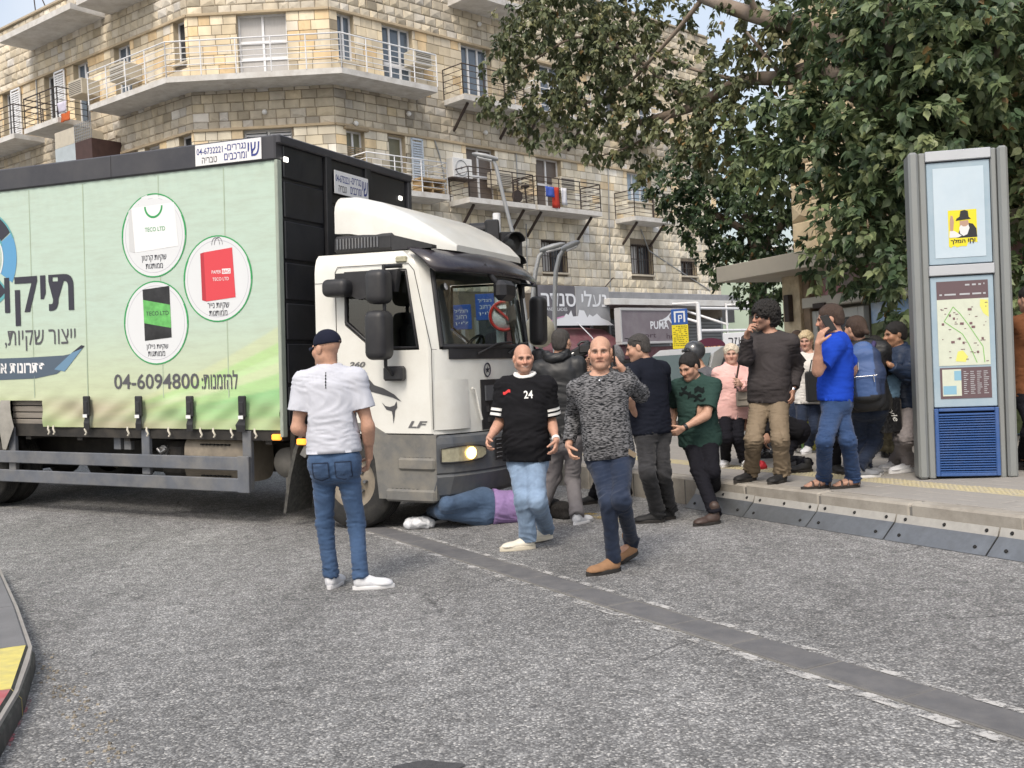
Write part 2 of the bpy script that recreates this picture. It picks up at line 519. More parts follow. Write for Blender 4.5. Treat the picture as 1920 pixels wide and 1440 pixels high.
for k, (w0, w1) in enumerate(((-.058, .012), (.268, .315))):
 pts = [along_strip(L0 + (L1 - L0) * j / 60, w) for j in range(61) for w in (w0, w1)]
 o = mesh_np('edge_line', [(p.x, p.y, .005 + gz(p.x, p.y)) for p in pts], [(2 * j, 2 * j + 2, 2 * j + 3, 2 * j + 1) for j in range(60)], M_line)
 tag(o, ('worn white painted line along the near edge of the block strip', 'worn white painted line along the far edge of the block strip')[k], kind='structure')
o = mesh_np('yellow_marking', [G(1020, 962) + Vector((0, 0, .005)), G(1180, 982) + Vector((0, 0, .005)), G(1175, 972) + Vector((0, 0, .005)), G(1030, 950) + Vector((0, 0, .005))], [(0, 1, 2, 3)], worn_paint('worn_yellow_paint', (.50, .36, .10), .5))
tag(o, 'worn yellow paint patch on the road by the grey trousers', kind='structure')
# dark repair patches
M_patch = mat('dark_asphalt_patch', (.055, .055, .058), rough=.85, var=.3, vscale=40, bump=.4, bscale=160)
for nm, c, rx, ry, lab in (('asphalt_patch', G(795, 1442), .13, .07, 'small dark asphalt patch at the bottom edge'),):
 pts = [(c.x + math.cos(a) * rx * (1 + .2 * math.sin(a * 3 + 1)), c.y + math.sin(a) * ry * (1 + .15 * math.cos(a * 4)), .004) for a in np.linspace(0, 2 * PI, 25)[:-1]]
 tag(mesh_np(nm, pts, [tuple(range(24))], M_patch), lab, kind='structure')
# ---- raised pavement on the right
KA, KB = G(1920, 968, SK).to_2d(), G(1205, 886, SK).to_2d()
kd = (KB - KA).normalized(); kn = Vector((kd.y, -kd.x))
if kn.x < 0: kn = -kn                      # kn points onto the pavement
def K(t, w): return KA + kd * t + kn * w
pv = MB()
T_END = 9.0
pv.prism([tuple(p) for p in (K(-7, .16), K(-7, 9), K(10.6, 9), K(10.6, 1.4), K(T_END, .16))][::1], -.1, SK - .02)
pave = tag(pv.build('pavement', M_joint), 'raised grey paved footway on the right', kind='structure')
kb = MB(); kb.prism([tuple(p) for p in (K(-7, .012), K(-7, .17), K(T_END, .17), K(T_END, .012))], -.1, SK - .03)
kerb = tag(kb.build('kerb', M_joint), 'tall pale concrete kerb along the raised footway', kind='structure')
ka = math.atan2(kd.y, kd.x)
t = -7.0; rr = random.Random(5)
while t < T_END:
 w = 1.0; o = K(t + w / 2, .085)
 Mx = Matrix.Translation((o.x, o.y, 0)) @ Matrix.Rotation(ka + rr.uniform(-.004, .004), 4, 'Z')
 m = MB(); m.bbox(-w / 2 + .006, w / 2 - .006, -.085, .083, -.05, SK + rr.uniform(-.004, .004), .018, M=Mx)
 m.build('kerb_stone', M_conc, kerb); t += w
# paving stones: nearest rows as pieces, the rest joined
stones = []
tile_me = None
rows = []
w = .19
while w < 5.2:
 if .62 < w < .98:      # tactile yellow band
  rows.append((w, .30, 'y')); w += .302; continue
 rows.append((w, .20, 'g')); w += .202
cells = []
for j, (w, d, k) in enumerate(rows):
 ln = .30 if k == 'y' else .40
 t = -3.5 + (0 if j % 2 else ln / 2)
 while t < 7.5 + .0:
  cells.append((t, w, ln, d, k)); t += ln + .003
def cell_key(c):
 p = K(c[0], c[1]); return p.length
cells.sort(key=cell_key)
camv = Vector((0, 0))
def in_view(p):
 q = CAM_M.inverted() @ Vector((p.x, p.y, SK)); return q.z < 0 and abs(q.x / -q.z) < .52
vis = [c for c in cells if in_view(K(c[0], c[1]))]
def tile_mesh(ln, d, k, nm):
 m = MB(); m.bbox(-ln / 2, ln / 2, -d / 2, d / 2, -.03, 0, .005)
 if k == 'y':
  for a in range(6):
   for b in range(6): m.lathe([(.016, -.001), (.012, .004), (0, .005)], 6, M=Matrix.Translation((-.125 + a * .05, -.125 + b * .05, 0)))
 o = m.build(nm, M_yellow_tile if k == 'y' else M_pave)
 return o
protos = {'y': tile_mesh(.30, .30, 'y', 'tactile_tile'), 'g': tile_mesh(.40, .20, 'g', 'paving_stone')}
first = {'y': True, 'g': True}; rest = {'y': MB(), 'g': MB()}; count = 0
rr = random.Random(8)
ysel = [c for c in vis if c[4] == 'y'][:26]; gsel = [c for c in vis if c[4] == 'g'][:262]; sel = set(ysel + gsel)
for c in cells:
 t, w, ln, d, k = c; o = K(t + ln / 2, w + d / 2)
 Mx = Matrix.Translation((o.x, o.y, SK + rr.uniform(-.003, .002))) @ Matrix.Rotation(ka + rr.uniform(-.006, .006), 4, 'Z')
 if c in sel:
  ob = protos[k] if first[k] else protos[k].copy()
  if not first[k]: COL.objects.link(ob)
  first[k] = False
  ob.parent = pave; ob.matrix_local = Mx
 else: rest[k].bbox(-ln / 2, ln / 2, -d / 2, d / 2, -.03, 0, .005, M=Mx)
for k, nm in (('y', 'tactile_tiles_beyond'), ('g', 'paving_stones_beyond')):
 if rest[k].v: tag(rest[k].build(nm, M_yellow_tile if k == 'y' else M_pave, pave), kind='stuff')
# far paving as one sheet
q = [K(7.6, .19), K(7.6, 8.9), K(10.5, 8.9), K(10.5, 1.5), K(T_END, .2)]
tag(mesh_np('paving_far', [(p.x, p.y, SK - .004) for p in q], [(0, 1, 2, 3, 4)], M_pave), 'far paving of the raised footway', kind='structure')
q = [K(-6.9, 5.3), K(-6.9, 8.9), K(7.6, 8.9), K(7.6, 5.3)]
tag(mesh_np('paving_back', [(p.x, p.y, SK - .004) for p in q], [(0, 1, 2, 3)], M_pave), 'paving towards the shopfront', kind='structure')
# ---- steel ramp plates bolted against the kerb
names = ['first steel kerb plate, beside the brown boot', 'second steel kerb plate from the brown boot', 'third steel kerb plate, bent up at its lower end',
   'fourth steel kerb plate from the boot, long and dull', 'steel kerb plate cut off by the right picture edge', 'steel kerb plate nearest the camera outside the picture']
def tk(px, py):
 return (G(px, py).to_2d() - KA).dot(kd)
bounds = [tk(1300, 950), tk(1405, 968), tk(1537, 985), tk(1683, 1008), tk(1868, 1040), tk(1868, 1040) - 1.0]
for i in range(5):
 t1, t0 = bounds[i], bounds[i + 1]
 r_ = empty('kerb_plate', (*K((t0 + t1) / 2, -.08), 0), names[i], 'steel plate', 'steel plates bolted along the kerb')
 hl = (t1 - t0) / 2 - .008
 Mx = Matrix.Rotation(ka, 4, 'Z')
 s_ = -1 if (Matrix.Rotation(ka, 3, 'Z') @ Vector((0, 1, 0))).to_2d().dot(kn) < 0 else 1
 def prof(off, h): return (s_ * off, h)
 tilt = rr.uniform(-.006, .006)
 m = MB(); pr = [(-.075, .004), (.055, .125 + tilt), (.063, .115), (-.067, -.004)]
 pr = [(s_ * a, b) for a, b in pr]
 if s_ < 0: pr = pr[::-1]
 m.prism(pr, -hl, hl, axis=0, M=Mx); m.build('lower_plate', M_galv, r_)
 m = MB(); pr = [(.055, .125 + tilt), (.080, .185 + tilt), (.088, .183), (.063, .118)]
 pr = [(s_ * a, b) for a, b in pr]
 if s_ < 0: pr = pr[::-1]
 m.prism(pr, -hl, hl, axis=0, M=Mx); m.build('upper_flange', M_galv_top, r_)
 for (u, q_, zz) in ((-.8, .064, .155), (0, .064, .155), (.8, .064, .155), (-.75, -.035, .048), (.75, -.035, .048)):
  m = MB(); c = Vector((u * hl, s_ * (q_ + .004), zz + tilt)); dn = Vector((0, -s_ * .75, .66)).normalized()
  m.cyl(c - dn * .004, c + dn * .007, .014, 8, M=Mx); m.build('bolt_hole', M_hole, r_)
# ---- painted island at the left
isl = MB(); IZ = .13
ring = [G(-260, 1000, IZ), G(0, 1062, IZ), G(34, 1135, IZ), G(60, 1208, IZ), G(55, 1232, IZ), G(34, 1290, IZ), G(-30, 1395, IZ), G(-120, 1500, IZ), G(-700, 1500, IZ), G(-700, 1000, IZ)]
isl.prism([(p.x, p.y) for p in ring][::-1], -.05, IZ - .012)
ctr = sum((Vector(p[:2]) for p in ring), Vector((0, 0))) / len(ring)
island = tag(isl.build('traffic_island', M_pave), 'raised traffic island at the left edge', kind='structure')
M_yel = mat('scuffed_yellow_paint', (.58, .50, .14), rough=.75, var=.12, vscale=15, dirt=(.30, .28, .18), dirtamt=.5, dscale=8)
M_red = mat('faded_red_paint', (.36, .09, .10), rough=.8, var=.15, vscale=15, dirt=(.25, .20, .19), dirtamt=.6, dscale=7)
M_blk = mat('chipped_black_paint', (.022, .024, .023), rough=.6, var=.3, vscale=12, dirt=(.11, .11, .10), dirtamt=.7, dscale=11)
M_slab = mat('grey_slab', (.15, .15, .155), rough=.85, var=.15, vscale=4, bump=.2, bscale=100)
def kerb_piece(pa, pb, w, mt, mf, lab):
 pa, pb = Vector(pa[:2]), Vector(pb[:2]); d = (pb - pa).normalized(); nrm = Vector((-d.y, d.x))
 if (ctr - pa).dot(nrm) < 0: nrm = -nrm
 L_ = (pb - pa).length; M0 = frame(Vector((pa.x, pa.y, 0)), Vector((d.x, d.y, 0)), Vector((nrm.x, nrm.y, 0)), Vector((0, 0, 1)))
 m = MB()
 prof = [(-.012, -.05), (-.012, IZ - .05), (.03, IZ + .002), (w, IZ + .002), (w, -.05)]
 vs = [(x, a, b) for x in (.006, L_ - .006) for a, b in prof]
 n_ = len(prof)
 m.add(vs, [tuple(range(n_)), tuple(range(2 * n_ - 1, n_ - 1, -1))], 0, M=M0)
 for k in range(n_):
  k2 = (k + 1) % n_
  m.add([vs[k], vs[k + n_], vs[k2 + n_], vs[k2]], [(0, 1, 2, 3)], 1 if k in (0, 1) else 0, M=M0)
 o = m.build('kerb_block', [mt, mf], island); o['label'] = lab
kerb_piece(ring[1], ring[2], .8, M_slab, M_slab, 'unpainted grey kerb slab'); kerb_piece(ring[2], ring[3], .8, M_slab, M_slab, 'unpainted grey kerb slab at the corner')
kerb_piece(ring[3], ring[5], .34, M_yel, M_blk, 'yellow topped kerb block with black face'); kerb_piece(ring[5], ring[6], .34, M_red, M_blk, 'red topped kerb block with black face'); kerb_piece(ring[6], ring[7], .34, M_yel, M_blk, 'yellow kerb block outside the picture')
a, b = G(30, 1340), G(-20, 1425)
o = mesh_np('red_overspray', [G(62, 1310) + Vector((0, 0, .004)), G(20, 1400) + Vector((0, 0, .004)), G(-30, 1400) + Vector((0, 0, .004)), G(20, 1320) + Vector((0, 0, .004))], [(0, 1, 2, 3)], worn_paint('red_overspray_paint', (.36, .10, .12), .42, 40))
tag(o, 'red paint overspray on the road beside the island kerb', kind='structure')
# grit lying along the island kerb
gm = MB(); rr = random.Random(12)
for i in range(150):
 u = rr.random(); base = G(70 + u * 150, 1235 + u * 190); ex = rr.gauss(0, .05); s_ = rr.uniform(.003, .007)
 p = base + Vector((ex - .0, rr.gauss(0, .06), 0)); g = rr.uniform(.5, 1.3)
 gm.box(p.x - s_, p.x + s_, p.y - s_ * .8, p.y + s_ * .8, 0, s_ * 1.1, col=(g, g * .93, g * .82))
tag(gm.build('grit', mat('loose_grit', (.26, .245, .22), rough=.95, attr=True), cols=True), 'loose grit and leaf scraps by the island kerb', kind='stuff')
# ================================================================== the stone apartment building
Z_A, Z_B = 8.85, 12.13         # string courses at the window heads
M_mortar = mat('dirty_mortar', (.17, .14, .105), rough=.95, var=.25, vscale=3)
def stone_mat():
 m = mat('limestone', (1, 1, 1), rough=.92, spec=.2, attr=True, var=.2, vscale=6, bump=.75, bscale=26, dirt=(.17, .145, .115), dirtamt=.5, dscale=1.5, stretch=(1.5, 1.5, .7))
 return m
M_stone = stone_mat()
M_white_metal = mat('white_painted_metal', (.70, .71, .73), rough=.45, var=.05, vscale=8)
M_dark_metal = mat('rusty_dark_metal', (.045, .032, .027), rough=.7, var=.3, vscale=12)
M_grey_metal = mat('galvanised_grey', (.33, .34, .35), rough=.45, metal=.5, var=.1, vscale=6)
M_slabc = mat('white_balcony_render', (.60, .59, .57), rough=.9, var=.08, vscale=3, dirt=(.33, .30, .26), dirtamt=.6, dscale=2.5, bump=.15, bscale=30)
M_pane_dark = mat('dark_window_glass', (.035, .04, .05), rough=.06, spec=.7, var=.4, vscale=1.2)
M_pane_blue = mat('bluish_window_glass', (.10, .13, .17), rough=.06, spec=.7, var=.3, vscale=1.5)
M_curtain = mat('net_curtain', (.42, .41, .40), rough=.35, var=.12, vscale=9, spec=.5, stretch=(9, 9, .6))
M_olive = mat('olive_blind', (.16, .155, .10), rough=.4, var=.1, vscale=6)
M_brownpane = mat('brown_blind', (.13, .105, .09), rough=.4, var=.25, vscale=30, stretch=(.3, .3, 4))
M_lblue = mat('pale_blue_shutter', (.36, .45, .54), rough=.6, var=.08, vscale=8)
M_ac = mat('aged_ac_plastic', (.47, .43, .35), rough=.6, var=.12, vscale=7)
M_acw = mat('white_ac_plastic', (.68, .68, .67), rough=.5, var=.05, vscale=7)
class Facade:
 def __init__(s, name, O, u, length, z0, z1):
  s.name = name; s.O = Vector((O[0], O[1], 0)); s.u = Vector((u[0], u[1], 0)).normalized(); s.n = Vector((s.u.y, -s.u.x, 0))
  if s.n.y > 0: s.n = -s.n
  s.len, s.z0, s.z1 = length, z0, z1
  s.M = frame(s.O, s.u, -s.n, Vector((0, 0, 1)))        # local x along, y into the wall, z up
  s.holes = []
 def P(s, x, z, d=0.0): return s.O + s.u * x + Vector((0, 0, z)) + s.n * d
 def px(s, px_, py_, d=0.0):
  r_ = ray(px_, py_); o = Vector((0, 0, CAM_H)); Od = s.O + s.n * d
  t = s.n.dot(Od - o) / s.n.dot(r_); p = o + r_ * t
  return ((p - s.O).dot(s.u), p.z)
 def rect(s, x0, y0, x1, y1, top=None, bot=None):
  a, b = s.px(x0, y0), s.px(x1, y1)
  s0, s1 = min(a[0], b[0]), max(a[0], b[0])
  return (s0, s1, bot if bot is not None else b[1], top if top is not None else a[1])
b_root = empty('apartment_building', (C_ := W(363, 246, 29.2)) and (C_.x + 2, 32, 0), 'old stone apartment building with white balconies behind the lorry', 'building')
BR = Matrix.Translation(b_root.location).inverted()
C1, C2 = W(363, 246, 29.2).to_2d(), W(629, 236, 29.2).to_2d()
FL = Facade('left', C1, (-.80, .60), 15.0, .3, 14.25); FM = Facade('middle', C1, (C2 - C1), (C2 - C1).length, .3, 14.25); FR = Facade('right', C2, (.71, .704), 19.0, .0, 14.9)
FACS = (FL, FM, FR)
WINS = []
def window(f, r, depth=.22, kind='double', pane=None, frame_m=None, n=2, transom=None, sill=True, bars=False):
 WINS.append((f, r, depth, kind, pane or M_pane_dark, frame_m or M_white_metal, n, transom, sill, bars)); f.holes.append(r)
HD = Z_B - .0; HA = Z_A - .0
# left face, third floor
window(FL, FL.rect(213, 88, 250, 193, HD, 10.22), pane=M_pane_blue, n=2); window(FL, FL.rect(137, 120, 171, 225, HD, 10.22), pane=M_pane_blue, n=2)
window(FL, FL.rect(82, 138, 122, 240, HD, 10.22), pane=M_curtain, n=2); window(FL, FL.rect(4, 168, 38, 270, HD, 10.22), pane=M_curtain, n=2)
window(FL, FL.rect(324, 42, 350, 117, HD, 10.9), n=1, pane=M_pane_dark)
window(FL, FL.rect(335, 254, 362, 300, HA, 7.6), n=1); window(FL, FL.rect(271, 272, 303, 330, HA, 7.6), n=1, pane=M_curtain); window(FL, FL.rect(228, 288, 262, 340, HA, 7.6), n=2)
window(FL, FL.rect(100, 300, 140, 340, HA, 7.0), n=2)
# middle face
window(FM, FM.rect(442, 27, 543, 153, HD, 10.16), pane=M_curtain, n=2, transom=(.36, .60), kind='door')
window(FM, FM.rect(455, 243, 552, 330, HA, 7.5), kind='shutter', n=2)
# right face
window(FR, FR.rect(631, 28, 666, 102, HD, 10.75), pane=M_pane_blue, n=2)
window(FR, FR.rect(715, 47, 778, 160, HD, 10.16), pane=M_pane_blue, n=3, transom=(.42,), kind='door')
window(FR, FR.rect(649, 249, 686, 306, HA - .08, 7.7), kind='broken', n=2, pane=M_olive)
window(FR, FR.rect(728, 256, 763, 330, HA - .05, 7.15), n=1, pane=M_olive);
window(FR, FR.rect(863, 79, 921, 155, HD, 10.5), pane=M_pane_blue, n=3)
window(FR, FR.rect(1010, 105, 1060, 190, HD, 10.3), pane=M_pane_blue, n=2); window(FR, FR.rect(1120, 130, 1160, 210, HD, 10.3), pane=M_curtain, n=2); window(FR, FR.rect(1196, 150, 1230, 240, HD, 10.3), pane=M_pane_blue, n=2)
window(FR, FR.rect(873, 274, 933, 384, HA, 7.0), pane=M_brownpane, n=2, transom=(.5,), kind='door'); window(FR, FR.rect(1004, 289, 1056, 395, HA, 7.05), pane=M_brownpane, n=2, transom=(.5,), kind='door')
window(FR, FR.rect(1174, 312, 1222, 372, HA, 7.75), pane=M_lblue, n=3)
window(FR, FR.rect(1014, 449, 1064, 512), n=2, pane=M_curtain, frame_m=M_dark_metal, bars=True); window(FR, FR.rect(1181, 457, 1225, 516), n=2, pane=M_curtain, frame_m=M_dark_metal, bars=True)
window(FR, FR.rect(1276, 489, 1306, 518), n=2, pane=M_pane_dark, frame_m=M_dark_metal, bars=True)
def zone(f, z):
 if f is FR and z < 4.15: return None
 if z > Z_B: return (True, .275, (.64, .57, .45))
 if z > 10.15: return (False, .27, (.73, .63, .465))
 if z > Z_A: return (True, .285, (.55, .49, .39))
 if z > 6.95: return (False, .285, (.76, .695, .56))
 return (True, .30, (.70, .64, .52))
piece_list = []
rs = random.Random(21)
BVW = CAM_M.inverted()
def project(p):
 q = BVW @ p
 return (960 + q.x / -q.z * F_PX, 720 - q.y / -q.z * F_PX, -q.z)
def hidden(px_, py_):
 if not (-10 < px_ < 1930 and -10 < py_ < 1450): return True
 if px_ < 520 and py_ > 345 - .13 * px_: return True
 if 500 < px_ < 775 and py_ > 275 + (px_ - 515) * .25: return True
 if px_ > 960 and py_ < 245: return True
 if px_ > 1215: return True
 if 560 < px_ < 980 and py_ > 430: return True
 return False
for f in FACS:
 z = f.z0
 if f is FL or f is FM: z = 6.9
 else: z = 4.16
 levels = [6.95, Z_A, 10.15, Z_B, f.z1]
 while z < f.z1 - .05:
  zn = zone(f, z + .01)
  rough, h, c = zn
  nxt = [l for l in levels if l > z + .02][0]
  k = max(1, round((nxt - z) / h)); hh = (nxt - z) / k
  x = -rs.uniform(0, .3) if f is not FM else 0.0
  x = max(x, 0.0)
  while x < f.len - .02:
   w = rs.uniform(.26, .47) if rough else rs.uniform(.28, .50)
   if f.len - (x + w) < .2: w = f.len - x
   x0, x1, z0, z1 = x + .006, x + w - .006, z + .006, z + hh - .006
   x += w
   segs = [(x0, x1)]
   for (a, b, c0, c1) in f.holes:
    if z1 > c0 + .03 and z0 < c1 - .03:
     out = []
     for (p, q) in segs:
      if q <= a or p >= b: out.append((p, q))
      else:
       if p < a - .05: out.append((p, a))
       if q > b + .05: out.append((b, q))
     segs = out
   for (p, q) in segs:
    if q - p < .05: continue
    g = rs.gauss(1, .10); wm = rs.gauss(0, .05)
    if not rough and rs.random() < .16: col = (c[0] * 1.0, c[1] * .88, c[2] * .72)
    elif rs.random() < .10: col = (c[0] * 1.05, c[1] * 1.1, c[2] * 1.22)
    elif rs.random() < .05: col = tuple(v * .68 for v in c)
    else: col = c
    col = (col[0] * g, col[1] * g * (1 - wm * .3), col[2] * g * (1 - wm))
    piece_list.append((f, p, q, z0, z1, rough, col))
  z += hh
def stone_geo(f, p, q, z0, z1, rough, seed):
 r_ = random.Random(seed)
 if rough:
  b = .022; d = lambda: r_.uniform(.018, .060)
  vs = [(p, 0, z0), (q, 0, z0), (q, 0, z1), (p, 0, z1)]
  vs += [(p + b, -d() * .6, z0 + b), (q - b, -d() * .6, z0 + b), (q - b, -d() * .6, z1 - b), (p + b, -d() * .6, z1 - b)]
  vs += [((p + q) / 2 + r_.uniform(-.3, .3) * (q - p), -d() - .01, (z0 + z1) / 2 + r_.uniform(-.2, .2) * (z1 - z0))]
  fs = [(0, 1, 5, 4), (1, 2, 6, 5), (2, 3, 7, 6), (3, 0, 4, 7), (4, 5, 8), (5, 6, 8), (6, 7, 8), (7, 4, 8)]
 else:
  b = .006; e = r_.uniform(.010, .016)
  vs = [(p, 0, z0), (q, 0, z0), (q, 0, z1), (p, 0, z1), (p + b, -e, z0 + b), (q - b, -e, z0 + b), (q - b, -e, z1 - b), (p + b, -e, z1 - b)]
  fs = [(0, 1, 5, 4), (1, 2, 6, 5), (2, 3, 7, 6), (3, 0, 4, 7), (4, 5, 6, 7)]
 return vs, fs
scored = []
for i, (f, p, q, z0, z1, rough, col) in enumerate(piece_list):
 c = project(f.P((p + q) / 2, (z0 + z1) / 2)); facing = abs((f.P((p + q) / 2, z0) - Vector((0, 0, CAM_H))).normalized().dot(f.n))
 sc_ = 0 if hidden(c[0], c[1]) else (q - p) * (z1 - z0) * facing / c[2] ** 2
 scored.append((sc_, i))
scored.sort(reverse=True)
single = set(i for s_, i in scored[:296] if s_ > 0)
rest_m = MB()
for i, (f, p, q, z0, z1, rough, col) in enumerate(piece_list):
 vs, fs = stone_geo(f, p, q, z0, z1, rough, i)
 if i in single:
  m = MB(); m.add(vs, fs, 0, col, BR @ f.M); m.build('stone', M_stone, b_root, cols=True)
 else: rest_m.add(vs, fs, 0, col, BR @ f.M)
tag(rest_m.build('stonework', M_stone, b_root, cols=True), kind='stuff')
# wall backing with openings
for f in FACS:
 xs_ = sorted(set([0, f.len] + [v for h in f.holes for v in h[:2]])); zs_ = sorted(set([f.z0, f.z1] + [v for h in f.holes for v in h[2:]]))
 m = MB()
 for a, b in zip(xs_[:-1], xs_[1:]):
  for c, d in zip(zs_[:-1], zs_[1:]):
   if any(h[0] <= (a + b) / 2 <= h[1] and h[2] <= (c + d) / 2 <= h[3] for h in f.holes): continue
   m.add([(a, 0, c), (b, 0, c), (b, 0, d), (a, 0, d)], [(0, 1, 2, 3)], 0, M=BR @ f.M)
 for (a, b, c, d) in f.holes:
  for q in ([(a, 0, c), (a, .3, c), (a, .3, d), (a, 0, d)], [(b, .3, c), (b, 0, c), (b, 0, d), (b, .3, d)], [(a, 0, d), (a, .3, d), (b, .3, d), (b, 0, d)], [(a, .3, c), (a, 0, c), (b, 0, c), (b, .3, c)]):
   m.add(q, [(0, 1, 2, 3)], 1, M=BR @ f.M)
 m.build('wall', [M_mortar, mat('window_reveal', (.45, .38, .27), rough=.9, var=.15, vscale=3)], b_root)
 for z in (Z_A, Z_B):
  m = MB(); m.bbox(0, f.len, -.075, -.0, z - .02, z + .055, .008, M=BR @ f.M); m.build('string_course', mat('course_stone', (.42, .34, .23), rough=.9, var=.15, vscale=4), b_root)
 m = MB(); m.bbox(-.02, f.len, -.10, .35, f.z1, f.z1 + .08, .01, M=BR @ f.M); m.build('parapet', mat('parapet_cap', (.42, .36, .27), rough=.9, var=.15, vscale=3), b_root)
# roof sheet and back walls so the block is solid
pl = [FL.P(15, 0), FL.P(0, 0), FM.P(FM.len, 0), FR.P(19, 0), FR.P(19, 0) + Vector((-8, 9, 0)), FL.P(15, 0) + Vector((8, 12, 0))]
m = MB(); m.prism([(p.x + b_root.location.x * 0, p.y) for p in pl][::1], 13.2, 13.6, M=BR)
m.build('roof', mat('flat_roof', (.3, .29, .27), rough=.9), b_root)
m = MB()
for a, b in ((3, 4), (4, 5), (5, 0)):
 m.add([(pl[a].x, pl[a].y, 0), (pl[b].x, pl[b].y, 0), (pl[b].x, pl[b].y, 14.2), (pl[a].x, pl[a].y, 14.2)], [(0, 1, 2, 3)], M=BR)
m.build('back_wall', mat('rendered_wall', (.42, .40, .34), rough=.9, var=.1, vscale=2), b_root)
# windows
for (f, (a, b, c, d), depth, kind, pane, fm, n, transom, sill, bars) in WINS:
 M0 = BR @ f.M; t = .055
 m = MB()
 y0, y1 = depth - .05, depth
 m.box(a, a + t, y0, y1, c, d, M=M0); m.box(b - t, b, y0, y1, c, d, M=M0); m.box(a + t, b - t, y0, y1, d - t, d, M=M0); m.box(a + t, b - t, y0, y1, c, c + t, M=M0)
 for k in range(1, n):
  x = a + (b - a) * k / n; m.box(x - t * .6, x + t * .6, y0 - .012, y1 - .004, c + t, d - t, M=M0)
 wo = m.build('window' if kind != 'door' else 'balcony_door', fm, b_root)
 if transom:
  for tr_ in transom:
   z = c + (d - c) * tr_
   m = MB(); m.box(a + t, b - t, y0 - .006, y1 - .006, z - .045, z + .045, M=M0); m.build('transom', fm, wo)
 if kind == 'shutter':
  for k in range(n):
   x0, x1 = a + (b - a) * k / n + .05, a + (b - a) * (k + 1) / n - .05
   m = MB(); nn = int((d - c) / .085)
   for j in range(nn):
    z = c + .05 + j * .085; m.add([(x0, .10, z), (x1, .10, z), (x1, .16, z + .075), (x0, .16, z + .075)], [(0, 1, 2, 3)], M=M0)
   m.build('shutter_slats', M_white_metal, wo)
 elif kind == 'broken':
  for k in range(2):
   x0, x1 = a + (b - a) * k / 2 + .03, a + (b - a) * (k + 1) / 2 - .03
   m = MB()
   for j in range(10):
    z = c + .02 + j * .06; m.box(x0, x1, .06, .085, z, z + .035, M=M0)
   m.build('shutter_slats', mat('weathered_wood', (.30, .24, .16), rough=.9, var=.25, vscale=9), wo)
  m = MB(); m.bbox(a - .1, b + .1, -.12, .02, d - .02, d + .08, .01, M=M0); m.build('lintel_box', mat('weathered_wood', (.3, .24, .16)), wo)
 for k in range(n):
  x0, x1 = a + (b - a) * k / n + .02, a + (b - a) * (k + 1) / n - .02
  m = MB(); m.add([(x0, depth - .02, c + .02), (x1, depth - .02, c + .02), (x1, depth - .02, d - .02), (x0, depth - .02, d - .02)], [(0, 1, 2, 3)], M=M0)
  m.build('pane', pane if not (k == n - 1 and pane is M_curtain and n > 1 and kind != 'door') else M_pane_dark, wo)
 m = MB(); m.add([(a, depth + .06, c), (b, depth + .06, c), (b, depth + .06, d), (a, depth + .06, d)], [(0, 1, 2, 3)], M=M0); m.build('dark_room', M_pane_dark, wo)
 if sill and kind != 'door' and d - c < 1.9:
  m = MB(); m.bbox(a - .06, b + .06, -.09, .05, c - .07, c - .002, .008, M=M0); m.build('sill', mat('sill_stone', (.5, .45, .36), rough=.9, var=.1), wo)
 if bars:
  m = MB()
  nb = max(5, int((b - a) / .14))
  for k in range(nb + 1):
   x = a + (b - a) * k / nb; m.box(x - .010, x + .010, -.03, -.012, c, d, M=M0)
  for z in (c + .02, (c + d) / 2, d - .02): m.box(a, b, -.036, -.012, z - .012, z + .012, M=M0)
  m.build('bars', M_dark_metal, wo)
# louvred shutter leaf by the olive window, on the right face
def leaf(f, x0, x1, z0, z1, mt, slats=True):
 m = MB(); M0 = BR @ f.M
 m.box(x0, x0 + .05, -.10, -.06, z0, z1, M=M0); m.box(x1 - .05, x1, -.10, -.06, z0, z1, M=M0); m.box(x0, x1, -.10, -.06, z1 - .05, z1, M=M0); m.box(x0, x1, -.10, -.06, z0, z0 + .05, M=M0)
 nn = int((z1 - z0 - .1) / .075)
 for j in range(nn):
  z = z0 + .05 + j * .075; m.add([(x0 + .05, -.095, z), (x1 - .05, -.095, z), (x1 - .05, -.062, z + .07), (x0 + .05, -.062, z + .07)], [(0, 1, 2, 3)], M=M0)
 return m.build('shutter', mt, b_root)
a_, b_ = FR.px(767, 262), FR.px(793, 330); leaf(FR, a_[0], b_[0], 7.15, HA - .06, mat('pale_blue_white_shutter', (.50, .56, .63), rough=.6, var=.06))
a_, b_ = FL.px(125, 150), FL.px(106, 150); leaf(FL, a_[0] - .02, b_[0], 10.3, HD - .05, M_white_metal)
a_, b_ = FL.px(40, 170), FL.px(24, 170); leaf(FL, a_[0] - .05, b_[0], 10.3, HD - .05, M_white_metal)
